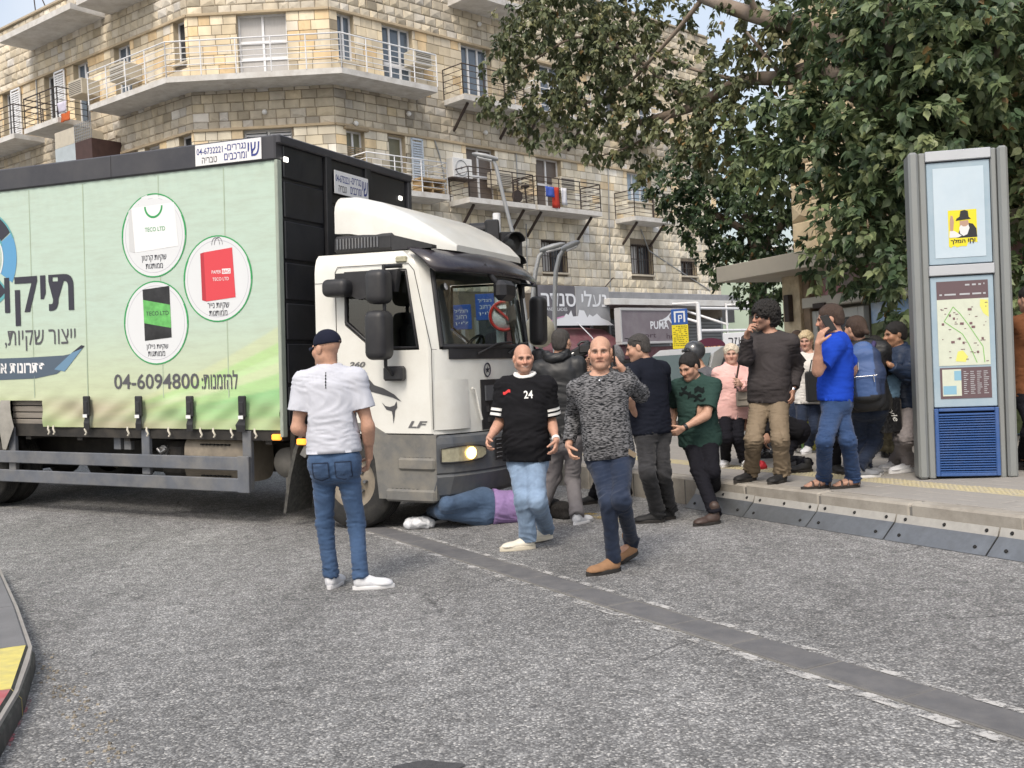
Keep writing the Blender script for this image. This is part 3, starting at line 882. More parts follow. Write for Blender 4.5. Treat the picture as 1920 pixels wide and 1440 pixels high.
# ---- balconies
def balcony(name_pts, z, depth_pts, rail_m, rail_h=.95, bars_n=5, slab_m=None, th=.16, posts=.95, braces=None, wall=None, label=None):
 poly = [(p.x, p.y) for p in name_pts + depth_pts[::-1]]
 m = MB(); m.prism(poly, z - th, z, M=BR);
 bal = m.build('balcony', slab_m or M_slabc, b_root, weld=True)
 if label: bal['label'] = label
 if rail_m:
  path = [Vector((p.x, p.y, 0)) for p in depth_pts]
  inset = []
  c = sum(path, Vector()) / len(path)
  m = MB(); pm = MB()
  for k in range(bars_n):
   h = rail_h * (k + 1) / bars_n - (0 if k == bars_n - 1 else .02)
   m.tube([BR @ (p + Vector((0, 0, z + h))) for p in path], .021 if k == bars_n - 1 else .012, 6, smooth=True)
  for p, q in zip(path[:-1], path[1:]):
   L_ = (q - p).length; nn = max(1, round(L_ / posts))
   for k in range(nn + 1):
    w_ = p.lerp(q, k / nn); pm.cyl(BR @ (w_ + Vector((0, 0, z))), BR @ (w_ + Vector((0, 0, z + rail_h))), .019, 6)
  tag(m.build('rails', rail_m, bal), kind='stuff'); tag(pm.build('rail_posts', rail_m, bal), kind='stuff')
 if braces:
  for (f, x) in braces:
   m = MB(); m.cyl(BR @ f.P(x, z - th - .75, .03), BR @ f.P(x, z - th - .02, .75), .05, 6); m.build('brace', M_dark_metal, bal)
 return bal
D = 1.05
# big wrap-round balcony, third floor
xl = FL.px(168, 218, D)[0]
xr = FR.px(822, 190, D)[0]
cL = FL.P(0, 0, D); cM0 = FM.P(0, 0, D)
def isect(f, g, d):
 A, B = f.P(0, 0, d), g.P(0, 0, d); u, v = f.u, g.u
 den = u.x * v.y - u.y * v.x; w = B - A
 return A + u * ((w.x * v.y - w.y * v.x) / den)
kL, kR = isect(FL, FM, D), isect(FM, FR, D)
balcony([FL.P(xl, 0, 0), FL.P(0, 0, 0), FR.P(0, 0, 0), FR.P(xr, 0, 0)], 10.14, [FL.P(xl, 0, D), kL, kR, FR.P(xr, 0, D)], M_white_metal, bars_n=6, label='long white balcony wrapping round the corner')
def simple_bal(f, x0, x1, z, d, rail, braces=False, bars_n=5, label=None, rail_h=.95, th=.16):
 pts = [f.P(x0, 0, 0), f.P(x1, 0, 0)]; out = [f.P(x0, 0, .02), f.P(x0, 0, d), f.P(x1, 0, d), f.P(x1, 0, .02)]
 poly_out = [f.P(x0, 0, d), f.P(x1, 0, d)]
 b = balcony(pts, z, poly_out, None, braces=[(f, x0 + .35), (f, x1 - .35)] if braces else None, label=label, th=th)
 if rail:
  m = MB(); pm = MB()
  e = .03; path = [f.P(x0 + e, 0, .02), f.P(x0 + e, 0, d - e), f.P(x1 - e, 0, d - e), f.P(x1 - e, 0, .02)]
  for k in range(bars_n):
   h = rail_h * (k + 1) / bars_n
   m.tube([BR @ (p + Vector((0, 0, z + h))) for p in path], .020 if k == bars_n - 1 else .012, 6)
  for p, q in zip(path[:-1], path[1:]):
   nn = max(1, round((q - p).length / 1.0))
   for k in range(nn + 1):
    w_ = p.lerp(q, k / nn); pm.cyl(BR @ (w_ + Vector((0, 0, z))), BR @ (w_ + Vector((0, 0, z + rail_h))), .018, 6)
  tag(m.build('rails', rail, b), kind='stuff'); tag(pm.build('rail_posts', rail, b), kind='stuff')
 return b
xa, xb = FL.px(110, 250, D)[0], FL.px(46, 262, D)[0]
simple_bal(FL, min(xa, xb), max(xa, xb), 10.14, D, M_dark_metal, label='short balcony with dark railing on the left face')
simple_bal(FL, FL.px(44, 290, D)[0] + .5, 13.5, 10.14, D, M_dark_metal)
# canopy slabs over the top floor
for (f, p0, p1, z, lab) in ((FL, (165, 40), (28, 80), 13.3, 'white canopy slab under the left parapet'), (FL, (262, 0), (176, 30), 13.3, 'white canopy slab nearer the corner, cut by the top edge'), (FR, (862, 0), (975, 20), 13.35, 'white canopy slab high on the right face')):
 xa, xb = f.px(*p0, .6)[0], f.px(*p1, .6)[0]
 simple_bal(f, min(xa, xb), max(xa, xb), z, 1.15, None, label=lab, th=.18)
# right face
simple_bal(FR, FR.px(868, 200, .9)[0], FR.px(985, 215, .9)[0], 10.14, .95, M_dark_metal, braces=True)
simple_bal(FR, FR.px(1003, 225, .9)[0], FR.px(1110, 235, .9)[0], 10.14, .95, M_white_metal, braces=True)
simple_bal(FR, FR.px(1190, 245, .9)[0], FR.px(1250, 250, .9)[0], 10.14, .95, M_white_metal)
simple_bal(FR, FR.px(690, 385, .9)[0], FR.px(842, 388, .9)[0], 6.98, .95, M_white_metal, bars_n=6)
simple_bal(FR, FR.px(880, 398, .9)[0], FR.px(1003, 402, .9)[0], 6.98, .95, M_dark_metal, braces=True, bars_n=6)
simple_bal(FR, FR.px(1008, 405, .9)[0], FR.px(1128, 412, .9)[0], 6.98, .95, M_dark_metal, braces=True, bars_n=6)
simple_bal(FR, FR.px(1190, 425, .9)[0], FR.px(1262, 432, .9)[0], 6.98, .95, M_dark_metal, braces=True, bars_n=6)
# wall lamps and stray wiring
for (f, p) in ((FM, (498, 212)), (FR, (762, 215)), (FR, (663, 233)), (FR, (894, 47)), (FR, (906, 250))):
 x, z = f.px(*p); m = MB(); m.sphere(BR @ f.P(x, z, .12), .075, 10, 7); m.cyl(BR @ f.P(x, z + .02, .0), BR @ f.P(x, z + .02, .1), .03, 6); m.build('wall_lamp', M_acw, b_root)
def wire(pts, r, name, mt=None):
 m = MB(); m.tube([BR @ p for p in pts], r, 5); return m.build(name, mt or M_dark_metal, b_root)
for f, pp in ((FR, [(812, 260), (822, 290), (830, 325), (835, 370)]), (FR, [(1200, 430), (1215, 470), (1260, 500), (1330, 545)]), (FR, [(966, 285), (968, 330), (970, 380)]), (FR, [(985, 420), (986, 470), (987, 520)]), (FR, [(1138, 300), (1140, 380), (1141, 470), (1143, 540)]), (FL, [(70, 150), (72, 200), (74, 240)])):
 wire([f.P(*f.px(*p), .04) for p in pp], .022, 'drain_pipe' if f is FL else 'cable', M_grey_metal)
# enclosed metal box hanging under the left balcony
fx0, fx1 = FL.px(146, 262, .9)[0], FL.px(108, 262, .9)[0]
bx = empty('metal_enclosure', FL.P(fx0, 8.0, .5), 'rusty brown and pale blue sheet metal box under the left balcony', 'enclosure')
IM = Matrix.Translation(bx.location).inverted() @ FL.M
m = MB(); m.box(fx0 - .9, fx0 + .0, -1.0, -.02, 8.1, 9.2, M=IM); m.build('brown_panel', mat('rust_brown_sheet', (.055, .028, .024), rough=.7, var=.25, vscale=5), bx)
m = MB(); m.box(fx0 + .003, fx1, -1.0, -.02, 8.1, 9.2, M=IM); m.build('blue_panel', mat('faded_blue_sheet', (.38, .43, .46), rough=.7, var=.12, vscale=4), bx)
m = MB()
for k in range(10): m.box(fx0 - .9 + k * .1, fx0 - .885 + k * .1, -1.0, -.98, 9.2, 9.75, M=IM)
for k in range(6): m.box(fx0 - .9, fx0, -1.0, -.985, 9.25 + k * .09, 9.265 + k * .09, M=IM)
tag(m.build('mesh_grille', M_grey_metal, bx), kind='stuff')
m = MB(); m.box(fx0 + .003, fx1, -.99, -.03, 9.21, 9.7, M=IM); m.build('vent_panel', M_ac, bx)
# air conditioners
def ac(f, p, w, h, d, mt, label, fan=False):
 x, z = f.px(p[0], p[1], d * .5)
 r_ = empty('air_conditioner', f.P(x, z - h / 2, .0), label, 'air conditioner', 'air conditioners on the stone building')
 Mx = Matrix.Translation(r_.location).inverted() @ f.M
 m = MB(); m.bbox(x - w / 2, x + w / 2, -d, -.02, z - h / 2, z + h / 2, .015, M=Mx); m.build('casing', mt, r_)
 if fan:
  c = f.M.inverted() @ f.P(x, z, 0)
  m = MB(); m.tube([Vector((x - .06 + math.cos(a) * h * .38, -d - .006, z + math.sin(a) * h * .38)) for a in np.linspace(0, 2 * PI, 21)], .014, 5, M=Mx);
  m.lathe([(.05, 0), (.03, .02), (0, .024)], 10, M=Mx @ Matrix.Translation((x - .06, -d, z)) @ Matrix.Rotation(R(90), 4, 'X')); m.build('fan_guard', M_grey_metal, r_)
  m = MB(); m.box(x - w / 2 - .1, x + w / 2 + .1, -d - .05, 0, z - h / 2 - .05, z - h / 2 - .005, M=Mx); m.build('shelf', M_dark_metal, r_)
 else:
  m = MB()
  for k in range(7): m.box(x - w / 2 + .04, x + w / 2 - .04, -d - .006, -d + .01, z - h * .38 + k * h * .115, z - h * .38 + k * h * .115 + .022, M=Mx)
  tag(m.build('vent_slats', mat('dark_grey_grille', (.10, .095, .09), rough=.7), r_), kind='stuff')
ac(FL, (236, 138), .75, .48, .62, M_ac, 'aged beige air conditioner in the left door nearest the corner'); ac(FL, (158, 168), .75, .48, .62, M_ac, 'aged beige air conditioner above the leftmost white railing')
ac(FR, (783, 113), .66, .45, .55, M_ac, 'beige air conditioner beside the third floor balcony door'); ac(FR, (861, 317), .82, .62, .34, M_acw, 'white outdoor unit with round fan on a wall shelf', True)
ac(FR, (936, 338), .72, .48, .45, M_ac, 'air conditioner over the dark railed balcony nearer the lorry'); ac(FR, (1056, 347), .72, .48, .45, M_ac, 'air conditioner behind the hanging red cloth')
# washing on the rails, junk on the balconies
def cloth(f, x0p, x1p, ytop, ybot, mt, label, d=.97):
 a, b = f.px(x0p, ytop, d), f.px(x1p, ybot, d)
 n = 7; V_ = [];
 for j in range(6):
  for i in range(n):
   V_.append(f.P(a[0] + (b[0] - a[0]) * i / (n - 1), a[1] + (b[1] - a[1]) * j / 5, d + .025 * math.sin(i * 1.7 + j * .5)))
 Fq = [(j * n + i, j * n + i + 1, (j + 1) * n + i + 1, (j + 1) * n + i) for j in range(5) for i in range(n - 1)]
 c = V_[0].copy(); o = mesh_np('hanging_cloth', [v - c for v in V_], Fq, mt, smooth=True); o.location = c
 md = o.modifiers.new('thick', 'SOLIDIFY'); md.thickness = .012
 tag(o, label, 'laundry', 'washing hung over the balcony rails')
cloth(FR, 1022, 1040, 349, 370, mat('blue_towel', (.05, .10, .42), rough=.9, var=.1, vscale=9), 'blue cloth hung on the balcony rail', 1.0)
cloth(FR, 1033, 1050, 350, 391, mat('red_towel', (.42, .035, .018), rough=.9, var=.1, vscale=9), 'red cloth hung on the balcony rail', .96)
cloth(FR, 1051, 1064, 352, 385, mat('pale_towel', (.6, .6, .64), rough=.9, var=.1, vscale=9), 'white cloth hung on the balcony rail', .94)
cloth(FL, 124, 106, 188, 214, mat('lilac_towel', (.5, .48, .58), rough=.9, var=.2, vscale=9), 'pale cloth on the leftmost white railing', 1.02)
cloth(FL, 131, 114, 208, 230, mat('orange_towel', (.5, .11, .03), rough=.9, var=.2, vscale=9), 'orange cloth on the leftmost white railing', .98)
# exercise bike and boxes
x, z = FR.px(978, 385, .6)
q = empty('exercise_bike', FR.P(x, 6.98, .6), 'black exercise bike on the dark railed balcony', 'exercise bike')
Mx = Matrix.Translation(q.location).inverted() @ FR.M @ Matrix.Translation((x, -.6, 6.98))
m = MB(); m.tube([(-.25, 0, .05), (.35, 0, .05)], .03, 6, M=Mx); m.tube([(-.1, 0, .05), (-.15, 0, .6), (-.12, 0, .75)], .03, 6, M=Mx); m.tube([(.25, 0, .05), (.2, 0, .6)], .03, 6, M=Mx); m.build('frame', M_dark_metal, q)
m = MB(); m.cyl((-.18, -.05, .28), (-.18, .05, .28), .2, 16, M=Mx); m.build('flywheel', M_dark_metal, q)
m = MB(); m.tube([(-.3, -.1, .72), (-.12, -.12, .8), (-.12, .12, .8), (-.3, .1, .72)], .02, 6, M=Mx); m.build('handlebar', M_dark_metal, q)
m = MB(); m.bbox(.1, .34, -.1, .1, .6, .68, .02, M=Mx); m.build('saddle', M_dark_metal, q)
x, z = FR.px(805, 372, .5)
m = MB(); Mx = FR.M
for k in range(3): m.box(x - .45 + k * .42, x - .40 + k * .42, -.7, -.3, 6.99, 7.4, M=Mx)
m.box(x - .5, x + .5, -.75, -.28, 7.4, 7.46, M=Mx); m.box(x - .45, x + .44, -.7, -.3, 7.15, 7.19, M=Mx)
o = m.build('wooden_shelf', mat('pine_wood', (.36, .25, .13), rough=.8, var=.2, vscale=9)); tag(o, 'low wooden shelf on the white railed balcony behind the lorry', 'shelf')
# aerials on the roof
for p, l in (((52, 5), 'thin aerial mast on the left parapet'), ((75, 8), 'leaning aerial mast on the left parapet')):
 a = FL.P(FL.px(p[0], 30)[0], 14.3, -.3); m = MB(); m.tube([Vector((0, 0, 0)), Vector((-.1 if p[0] < 60 else -.6, 0, 1.6))], .02, 5); m.tube([Vector((-.3, 0, 1.5)), Vector((.2, 0, 1.5))], .012, 5)
 o = m.build('aerial', M_dark_metal); o.location = a; tag(o, l, 'aerial')
# ================================================================== the curtain-sided lorry
TF = Vector((.913, -.408, -.042)).normalized(); TL = Vector((.408, .913, 0)).normalized(); TU = TF.cross(TL).normalized(); TL = TU.cross(TF)
TM = frame(Vector((-1.65, 10.0, 0.0)), TF, TL, TU)
truck = empty('box_lorry', (0, 0, 0), 'white cab lorry with pale green printed curtain sides stopped across the road', 'lorry')
truck.matrix_world = TM
M_tw = mat('white_cab_paint', (.70, .70, .66), rough=.28, coat=.3, var=.03, vscale=3, dirt=(.50, .48, .42), dirtamt=.35, dscale=2.2)
M_tb = mat('black_body_panel', (.016, .017, .022), rough=.35, var=.25, vscale=4, dirt=(.05, .05, .05), dirtamt=.4, dscale=3)
M_fascia = mat('charcoal_fascia', (.040, .040, .048), rough=.4, var=.15, vscale=2, dirt=(.09, .085, .08), dirtamt=.4, dscale=2)
M_gp = mat('grey_bumper_plastic', (.085, .095, .11), rough=.55, var=.15, vscale=5, bump=.05, dirt=(.17, .165, .15), dirtamt=.55, dscale=3)
M_gpl = mat('dusty_step_plastic', (.13, .13, .125), rough=.7, var=.2, vscale=5, dirt=(.24, .22, .18), dirtamt=.7, dscale=4)
M_bp = mat('black_trim_plastic', (.018, .018, .021), rough=.5, var=.2, vscale=6, dirt=(.06, .06, .06), dirtamt=.4, dscale=4)
M_tyre = mat('tyre_rubber', (.018, .018, .018), rough=.85, var=.2, vscale=9, bump=.2, dirt=(.08, .075, .065), dirtamt=.6, dscale=5)
M_rim = mat('dusty_wheel_rim', (.22, .19, .15), rough=.6, var=.2, vscale=8)
M_rail = mat('grey_guard_rail', (.105, .115, .135), rough=.5, var=.2, vscale=4, dirt=(.22, .21, .19), dirtamt=.6, dscale=3)
M_under = mat('oily_chassis', (.014, .013, .012), rough=.7, var=.3, vscale=5, dirt=(.06, .052, .042), dirtamt=.6, dscale=4)
M_tank = mat('dusty_beige_tank', (.26, .225, .175), rough=.65, var=.15, vscale=5, dirt=(.14, .12, .10), dirtamt=.7, dscale=4)
M_wglass = glass('windscreen', (.86, .90, .89), .07)
M_sglass = glass('side_window', (.52, .60, .58), .12)
M_cabin = mat('dark_cabin_trim', (.035, .034, .033), rough=.8, var=.2, vscale=6)
M_amber = mat('amber_lens', (.75, .25, .02), rough=.3, emit=(1.0, .35, .04), estr=1.2)
M_lamp_on = mat('lit_headlamp', (.9, .7, .3), rough=.2, emit=(1.0, .62, .16), estr=5.0)
M_lampglass = mat('headlamp_lens', (.36, .34, .24), rough=.08, spec=.8, var=.3, vscale=14)
M_wpaint = mat('lettering_white', (.72, .72, .73), rough=.5)
M_ink = mat('lettering_dark', (.030, .030, .045), rough=.55)
M_ink2 = mat('lettering_grey', (.085, .085, .095), rough=.55)
M_blue = mat('lettering_blue', (.03, .045, .22), rough=.5)
def T(m, name, mats, parent=None, **k): return m.build(name, mats, parent or truck, **k)
# ---- curtain with its print
X0, X1, ZB, ZT = -8.6, -.80, .97, 3.70
def crv(x, z):
 x = np.asarray(x, float); z = np.asarray(z, float)
 tz = np.clip((z - ZB) / (ZT - ZB), 0, 1)
 b = .0012 * np.sin(tz * PI) * (1 + .5 * np.sin(x * 2 * PI / .83))
 hem = np.exp(-((z - 1.12) / .16) ** 2)
 b = b + hem * (.020 * np.sin(x * 7.5 + z * 9) * np.sin(x * 2.1) + .013 * np.sin(x * 16 + 1.5 - z * 22))
 top = np.exp(-((z - 3.55) / .15) ** 2); b = b + top * .004 * np.sin(x * 40 + 2 * np.sin(x * 3))
 return b
gx, gzv = np.linspace(X0, X1, 261), np.linspace(ZB, ZT, 111)
GX, GZ = np.meshgrid(gx, gzv)
Yc = -crv(GX, GZ)
# print: mint field, sweeping green and straw ribbons, sandy hem
sm = lambda a, b, v: np.clip((v - a) / (b - a), 0, 1) ** 2 * (3 - 2 * np.clip((v - a) / (b - a), 0, 1))
base = np.stack([.455 + 0 * GX, .570 + 0 * GX, .490 + 0 * GX], -1)
lo_ = sm(2.3, 1.15, GZ)[..., None]; base = base * (1 - lo_ * .75) + np.array([.52, .56, .33]) * lo_ * .75
tq = np.clip((GX + 4.3) / 3.5, 0, 1.2) ** 1.7
def ribbon(zr, col, w=.9):
 global base
 edge = 1.02 + (zr - 1.02) * tq
 k = sm(.015, -.015, GZ - edge)[..., None] * w * (GX > -4.6)[..., None]
 base = base * (1 - k) + np.array(col) * k
ribbon(2.02, (.56, .62, .36), .6); ribbon(1.86, (.42, .62, .28)); ribbon(1.74, (.50, .67, .37)); ribbon(1.66, (.55, .64, .40)); ribbon(1.55, (.38, .60, .27)); ribbon(1.40, (.24, .50, .22)); ribbon(1.22, (.30, .52, .24)); ribbon(1.10, (.38, .46, .26))
hemk = sm(1.36, 1.18, GZ - .12 * np.clip((GX + 3.5) / 2.7, 0, 1) * 0)[..., None]
wave = (.5 + .5 * np.sin(GX * 1.9 + GZ * 5 - 1.2))[..., None]
sand = np.array([.40, .34, .25]) * (1 - wave) + np.array([.36, .46, .22]) * wave
leftk = sm(-1.6, -3.2, GX)[..., None]
base = base * (1 - hemk * (.35 + .45 * leftk)) + sand * hemk * (.35 + .45 * leftk)
Vc = np.stack([GX, Yc, GZ], -1).reshape(-1, 3)
keep = lambda x, z: not (-4.62 < x < -4.10 and z < 1.27)
nxc = len(gx); Fc = []
for j in range(len(gzv) - 1):
 for i in range(nxc - 1):
  if keep((gx[i] + gx[i + 1]) / 2, (gzv[j] + gzv[j + 1]) / 2): Fc.append((j * nxc + i, j * nxc + i + 1, (j + 1) * nxc + i + 1, (j + 1) * nxc + i))
M_curt = mat('printed_pvc_curtain', (1, 1, 1), rough=.42, attr=True, bump=.12, bscale=2.0, stretch=(3, 1, 16), dirt=(.30, .29, .22), dirtamt=.26, dscale=.9)
curtain = mesh_np('curtain', Vc, np.array(Fc, dtype=np.int32), M_curt, truck, smooth=True, cols=np.clip(base.reshape(-1, 3), 0, 1))
def cmap(off):
 def f(p): return Vector((p.x, p.y - float(crv(p.x, p.z)) - off * .75 - .001, p.z))
 return f
def flat(name, pts, mt, off=.004, z=None):
 P = [(x, -float(crv(x, z_)) - off * .75 - .001, z_) for x, z_ in pts]
 return mesh_np(name, P, [tuple(range(len(P)))], mt, curtain)
def ringflat(name, c, r0, r1, mt, off=.005, a0=0, a1=2 * PI, n=48, sx=1.0):
 P = []; Fq = []
 for i in range(n + 1):
  a = a0 + (a1 - a0) * i / n
  for r_ in (r0, r1):
   x, z = c[0] + math.cos(a) * r_ * sx, c[1] + math.sin(a) * r_; P.append((x, -float(crv(x, z)) - off * .75 - .001, z))
 for i in range(n): Fq.append((2 * i, 2 * i + 1, 2 * i + 3, 2 * i + 2))
 return mesh_np(name, P, Fq, mt, curtain)
def letters(name, body, xr, z, h, w, mt, bold=.0, off=.007, shear=0.0):
 return text_on(name, body, w, h, Matrix.Translation((xr - w / 2, 0, z)), mt, curtain, bold=bold, mapf=cmap(off), shear=shear)
M_seam = mat('curtain_seam', (.36, .44, .33), rough=.5)
for x in (-7.6, -6.8, -5.9, -5.05, -4.22, -3.40, -2.32, -1.45):
 flat('seam', [(x - .006, 1.3), (x + .006, 1.3), (x + .006, 2.2), (x + .006, 3.1), (x + .006, 3.66), (x - .006, 3.66), (x - .006, 3.1), (x - .006, 2.2)], M_seam, .0025)
M_disc = mat('print_pale_grey', (.64, .66, .68), rough=.45); M_grn = mat('print_green', (.03, .30, .09), rough=.45); M_grn2 = mat('print_bright_green', (.10, .50, .10), rough=.4)
M_redp = mat('print_red', (.62, .055, .07), rough=.45); M_redd = mat('print_dark_red', (.42, .03, .045), rough=.45); M_wbag = mat('print_white', (.74, .75, .76), rough=.45); M_wbag2 = mat('print_white_side', (.55, .56, .57), rough=.45)
M_lav = mat('print_lavender_line', (.45, .44, .50), rough=.5)
def medallion(c):
 n = 48; P = [(c[0] + math.cos(2 * PI * i / n) * .425, c[1] + math.sin(2 * PI * i / n) * .445) for i in range(n)]
 flat('medallion', P, M_disc, .0035)
 ringflat('medallion_ring', c, .433, .447, M_grn, .0045); ringflat('medallion_inner_ring', c, .392, .397, M_lav, .0045)
 ringflat('medallion_arc', c, .425, .437, M_grn, .0055, -.05, .45); ringflat('medallion_arc', c, .425, .437, M_grn, .0055, PI - .5, PI + .0)
c1, c2, c3 = (-2.40, 3.03), (-1.56, 2.53), (-2.40, 2.10)
for c in (c1, c2, c3): medallion(c)
# white carton bag
flat('printed_bag', [(c1[0] - .30, c1[1] + .33 - .02), (c1[0] + .29, c1[1] + .33), (c1[0] + .34, c1[1] - .13), (c1[0] - .26, c1[1] - .17)], M_wbag, .0065)
flat('bag_side', [(c1[0] - .34, c1[1] + .28), (c1[0] - .30, c1[1] + .31), (c1[0] - .26, c1[1] - .17), (c1[0] - .34, c1[1] - .15)], M_wbag2, .0075)
ringflat('bag_handle', (c1[0] + .01, c1[1] + .31), .105, .128, M_grn, .0078, PI, 2 * PI, 20)
letters('bag_lettering', 'TECO LTD', c1[0] + .165, c1[1] + .065, .045, .28, M_grn, .004, .0085)
letters('medallion_lettering', RTL('שקיות קרטון'), c1[0] + .17, c1[1] - .245, .075, .34, M_ink, .004); letters('medallion_lettering', RTL('ממותגות'), c1[0] + .12, c1[1] - .325, .055, .235, M_ink, .004)
# red paper bag
flat('printed_bag', [(c2[0] - .17, c2[1] + .28), (c2[0] + .20, c2[1] + .31), (c2[0] + .23, c2[1] - .20), (c2[0] - .15, c2[1] - .23)], M_redp, .0065)
flat('bag_side', [(c2[0] - .215, c2[1] + .27), (c2[0] - .17, c2[1] + .28), (c2[0] - .15, c2[1] - .23), (c2[0] - .205, c2[1] - .215)], M_redd, .0065)
for dx in (.0, .035): ringflat('bag_handle', (c2[0] - .01 + dx, c2[1] + .35), .070, .077, M_ink2, .0075, 0, PI, 16, .7)
letters('bag_lettering', 'PAPER', c2[0] + .055, c2[1] + .07, .034, .125, M_wbag, .004, .0085); flat('bag_label', [(c2[0] + .065, c2[1] + .045), (c2[0] + .175, c2[1] + .045), (c2[0] + .175, c2[1] + .098), (c2[0] + .065, c2[1] + .098)], M_wbag, .0080)
letters('bag_lettering', 'BAG', c2[0] + .165, c2[1] + .071, .034, .09, M_redp, .004, .0095); letters('bag_lettering', 'TECO LTD', c2[0] + .15, c2[1] - .005, .034, .21, M_wbag, .004, .0085)
letters('medallion_lettering', RTL('שקיות נייר'), c2[0] + .145, c2[1] - .285, .075, .28, M_ink, .004); letters('medallion_lettering', RTL('ממותגות'), c2[0] + .12, c2[1] - .355, .055, .235, M_ink, .004)
# black and green nylon bag
M_nyl = mat('print_black_nylon', (.02, .02, .022), rough=.3, var=.8, vscale=7)
flat('printed_bag', [(c3[0] - .17, c3[1] + .36), (c3[0] + .20, c3[1] + .385), (c3[0] + .215, c3[1] - .16), (c3[0] - .155, c3[1] - .19)], M_nyl, .0065)
flat('bag_band', [(c3[0] - .168, c3[1] + .25), (c3[0] + .205, c3[1] + .185), (c3[0] + .213, c3[1] - .06), (c3[0] - .158, c3[1] - .0)][::-1], mat('print_green_nylon', (.12, .42, .11), rough=.3, var=.4, vscale=9), .0075)
letters('bag_lettering', 'TECO LTD', c3[0] + .185, c3[1] + .10, .045, .31, M_ink, .004, .0085)
letters('medallion_lettering', RTL('שקיות ניילון'), c3[0] + .165, c3[1] - .255, .075, .30, M_ink, .004); letters('medallion_lettering', RTL('ממותגות'), c3[0] + .12, c3[1] - .330, .055, .235, M_ink, .004)
# big wording
letters('curtain_lettering', RTL('תיקו'), -3.57, 2.405, .56, 1.08, M_ink, .018)
letters('curtain_lettering', RTL('ייצור שקיות, אר'), -3.56, 1.955, .235, 1.45, M_ink2, .0)
letters('curtain_lettering', '04-6094800', -1.835, 1.475, .165, 1.175, M_ink2, .012); letters('curtain_lettering', RTL('להזמנות:'), -1.33, 1.485, .195, .47, M_ink2, .012)
M_ban = mat('print_slate_blue', (.075, .105, .145), rough=.45); M_ban2 = mat('print_mid_blue', (.13, .24, .36), rough=.45)
flat('banner', [(-7.0, 1.50), (-6, 1.50), (-5, 1.50), (-4.2, 1.52), (-3.86, 1.57), (-3.70, 1.66), (-3.66, 1.74), (-3.58, 1.80), (-3.75, 1.775), (-4.3, 1.76), (-5, 1.755), (-6, 1.75), (-7, 1.75)], M_ban, .004)
flat('banner_fold', [(-3.90, 1.62), (-3.74, 1.595), (-3.46, 1.85), (-3.50, 1.865), (-3.63, 1.80)], M_ban2, .0055); flat('banner_shade', [(-3.63, 1.80), (-3.46, 1.85), (-3.43, 1.875), (-3.48, 1.885)], M_ink, .006)
letters('banner_lettering', RTL('פתרונות אר'), -4.04, 1.64, .115, .80, M_wpaint, .03)
lg = (-5.0, 2.92)
M_lb, M_lt = mat('print_sky_blue', (.10, .30, .52), rough=.45), mat('print_teal', (.10, .33, .36), rough=.45)
ringflat('emblem_arc', lg, .36, .55, M_ink, .005, .55, 1.9, 24); ringflat('emblem_arc', lg, .34, .37, M_lt, .006, .4, 1.9, 24); ringflat('emblem_arc', lg, .545, .565, M_lt, .006, .4, 1.9, 24)
ringflat('emblem_arc', lg, .35, .56, M_lb, .005, -.55, .52, 24); ringflat('emblem_arc', lg, .33, .345, M_wbag, .006, -.55, .52, 24); ringflat('emblem_arc', lg, .36, .58, M_lt, .0045, -1.5, -.75, 24); ringflat('emblem_arc', lg, .40, .54, M_ink, .0055, -1.5, -.8, 24)
ringflat('emblem_disc', lg, .0, .30, M_wbag, .005); letters('emblem_lettering', 'TD', lg[0] + .29, lg[1] + .02, .11, .24, M_ink, .02, .007)
# ---- top rail, corner posts, front bulkhead
m = MB(); m.bbox(X0, X1 + .02, -.030, .10, 3.68, 3.93, .015); T(m, 'top_rail', M_fascia)
for x in (-2.95, -5.0, -7.0):
 m = MB(); m.box(x - .003, x + .003, -.0325, -.029, 3.69, 3.92); T(m, 'rail_joint', M_bp)
m = MB(); m.bbox(X1 - .004, X1 + .035, -.022, .055, .90, 3.68, .006); T(m, 'corner_post', mat('grey_green_post', (.30, .34, .29), rough=.5, var=.1))
BW = 2.62
m = MB(); m.box(X1 - .02, X1 + .01, .05, BW, .95, 3.90); T(m, 'bulkhead', M_tb)
for (y0, y1, zz) in ((.09, .78, [.98, 1.42, 1.86, 2.27, 2.68, 3.10, 3.50, 3.86]), (.92, 1.58, [.98, 1.9, 2.8, 3.36, 3.86]), (1.70, 2.52, [.98, 1.9, 2.8, 3.36, 3.86])):
 for a, b in zip(zz[:-1], zz[1:]):
  m = MB(); m.bbox(X1 + .012, X1 + .034, y0, y1, a + .018, b - .018, .014); T(m, 'bulkhead_panel', M_tb)
for y in (.85, 1.64):
 m = MB(); m.bbox(X1 + .01, X1 + .065, y - .055, y + .055, .95, 3.86, .008); T(m, 'bulkhead_rib', M_bp)
m = MB(); m.bbox(X1 - .01, X1 + .07, -.015, BW + .03, 3.84, 3.93, .012); T(m, 'header_rail', M_fascia)
m = MB(); m.bbox(X1 - .01, X1 + .06, BW - .06, BW + .03, .95, 3.84, .01); T(m, 'far_post', M_fascia)
m = MB(); m.box(X0, X1, .06, BW + .02, 3.86, 3.90); T(m, 'body_roof', M_fascia)
m = MB(); m.box(X0, X1, BW - .01, BW + .01, .97, 3.86); T(m, 'far_curtain', mat('far_curtain_green', (.40, .6, .47), rough=.5))
m = MB(); m.box(X0 - .02, X0 + .02, .0, BW, .97, 3.90); T(m, 'rear_doors', M_tb)
m = MB(); m.box(X0, X1, .02, BW, .86, 1.0); T(m, 'load_floor', M_under)
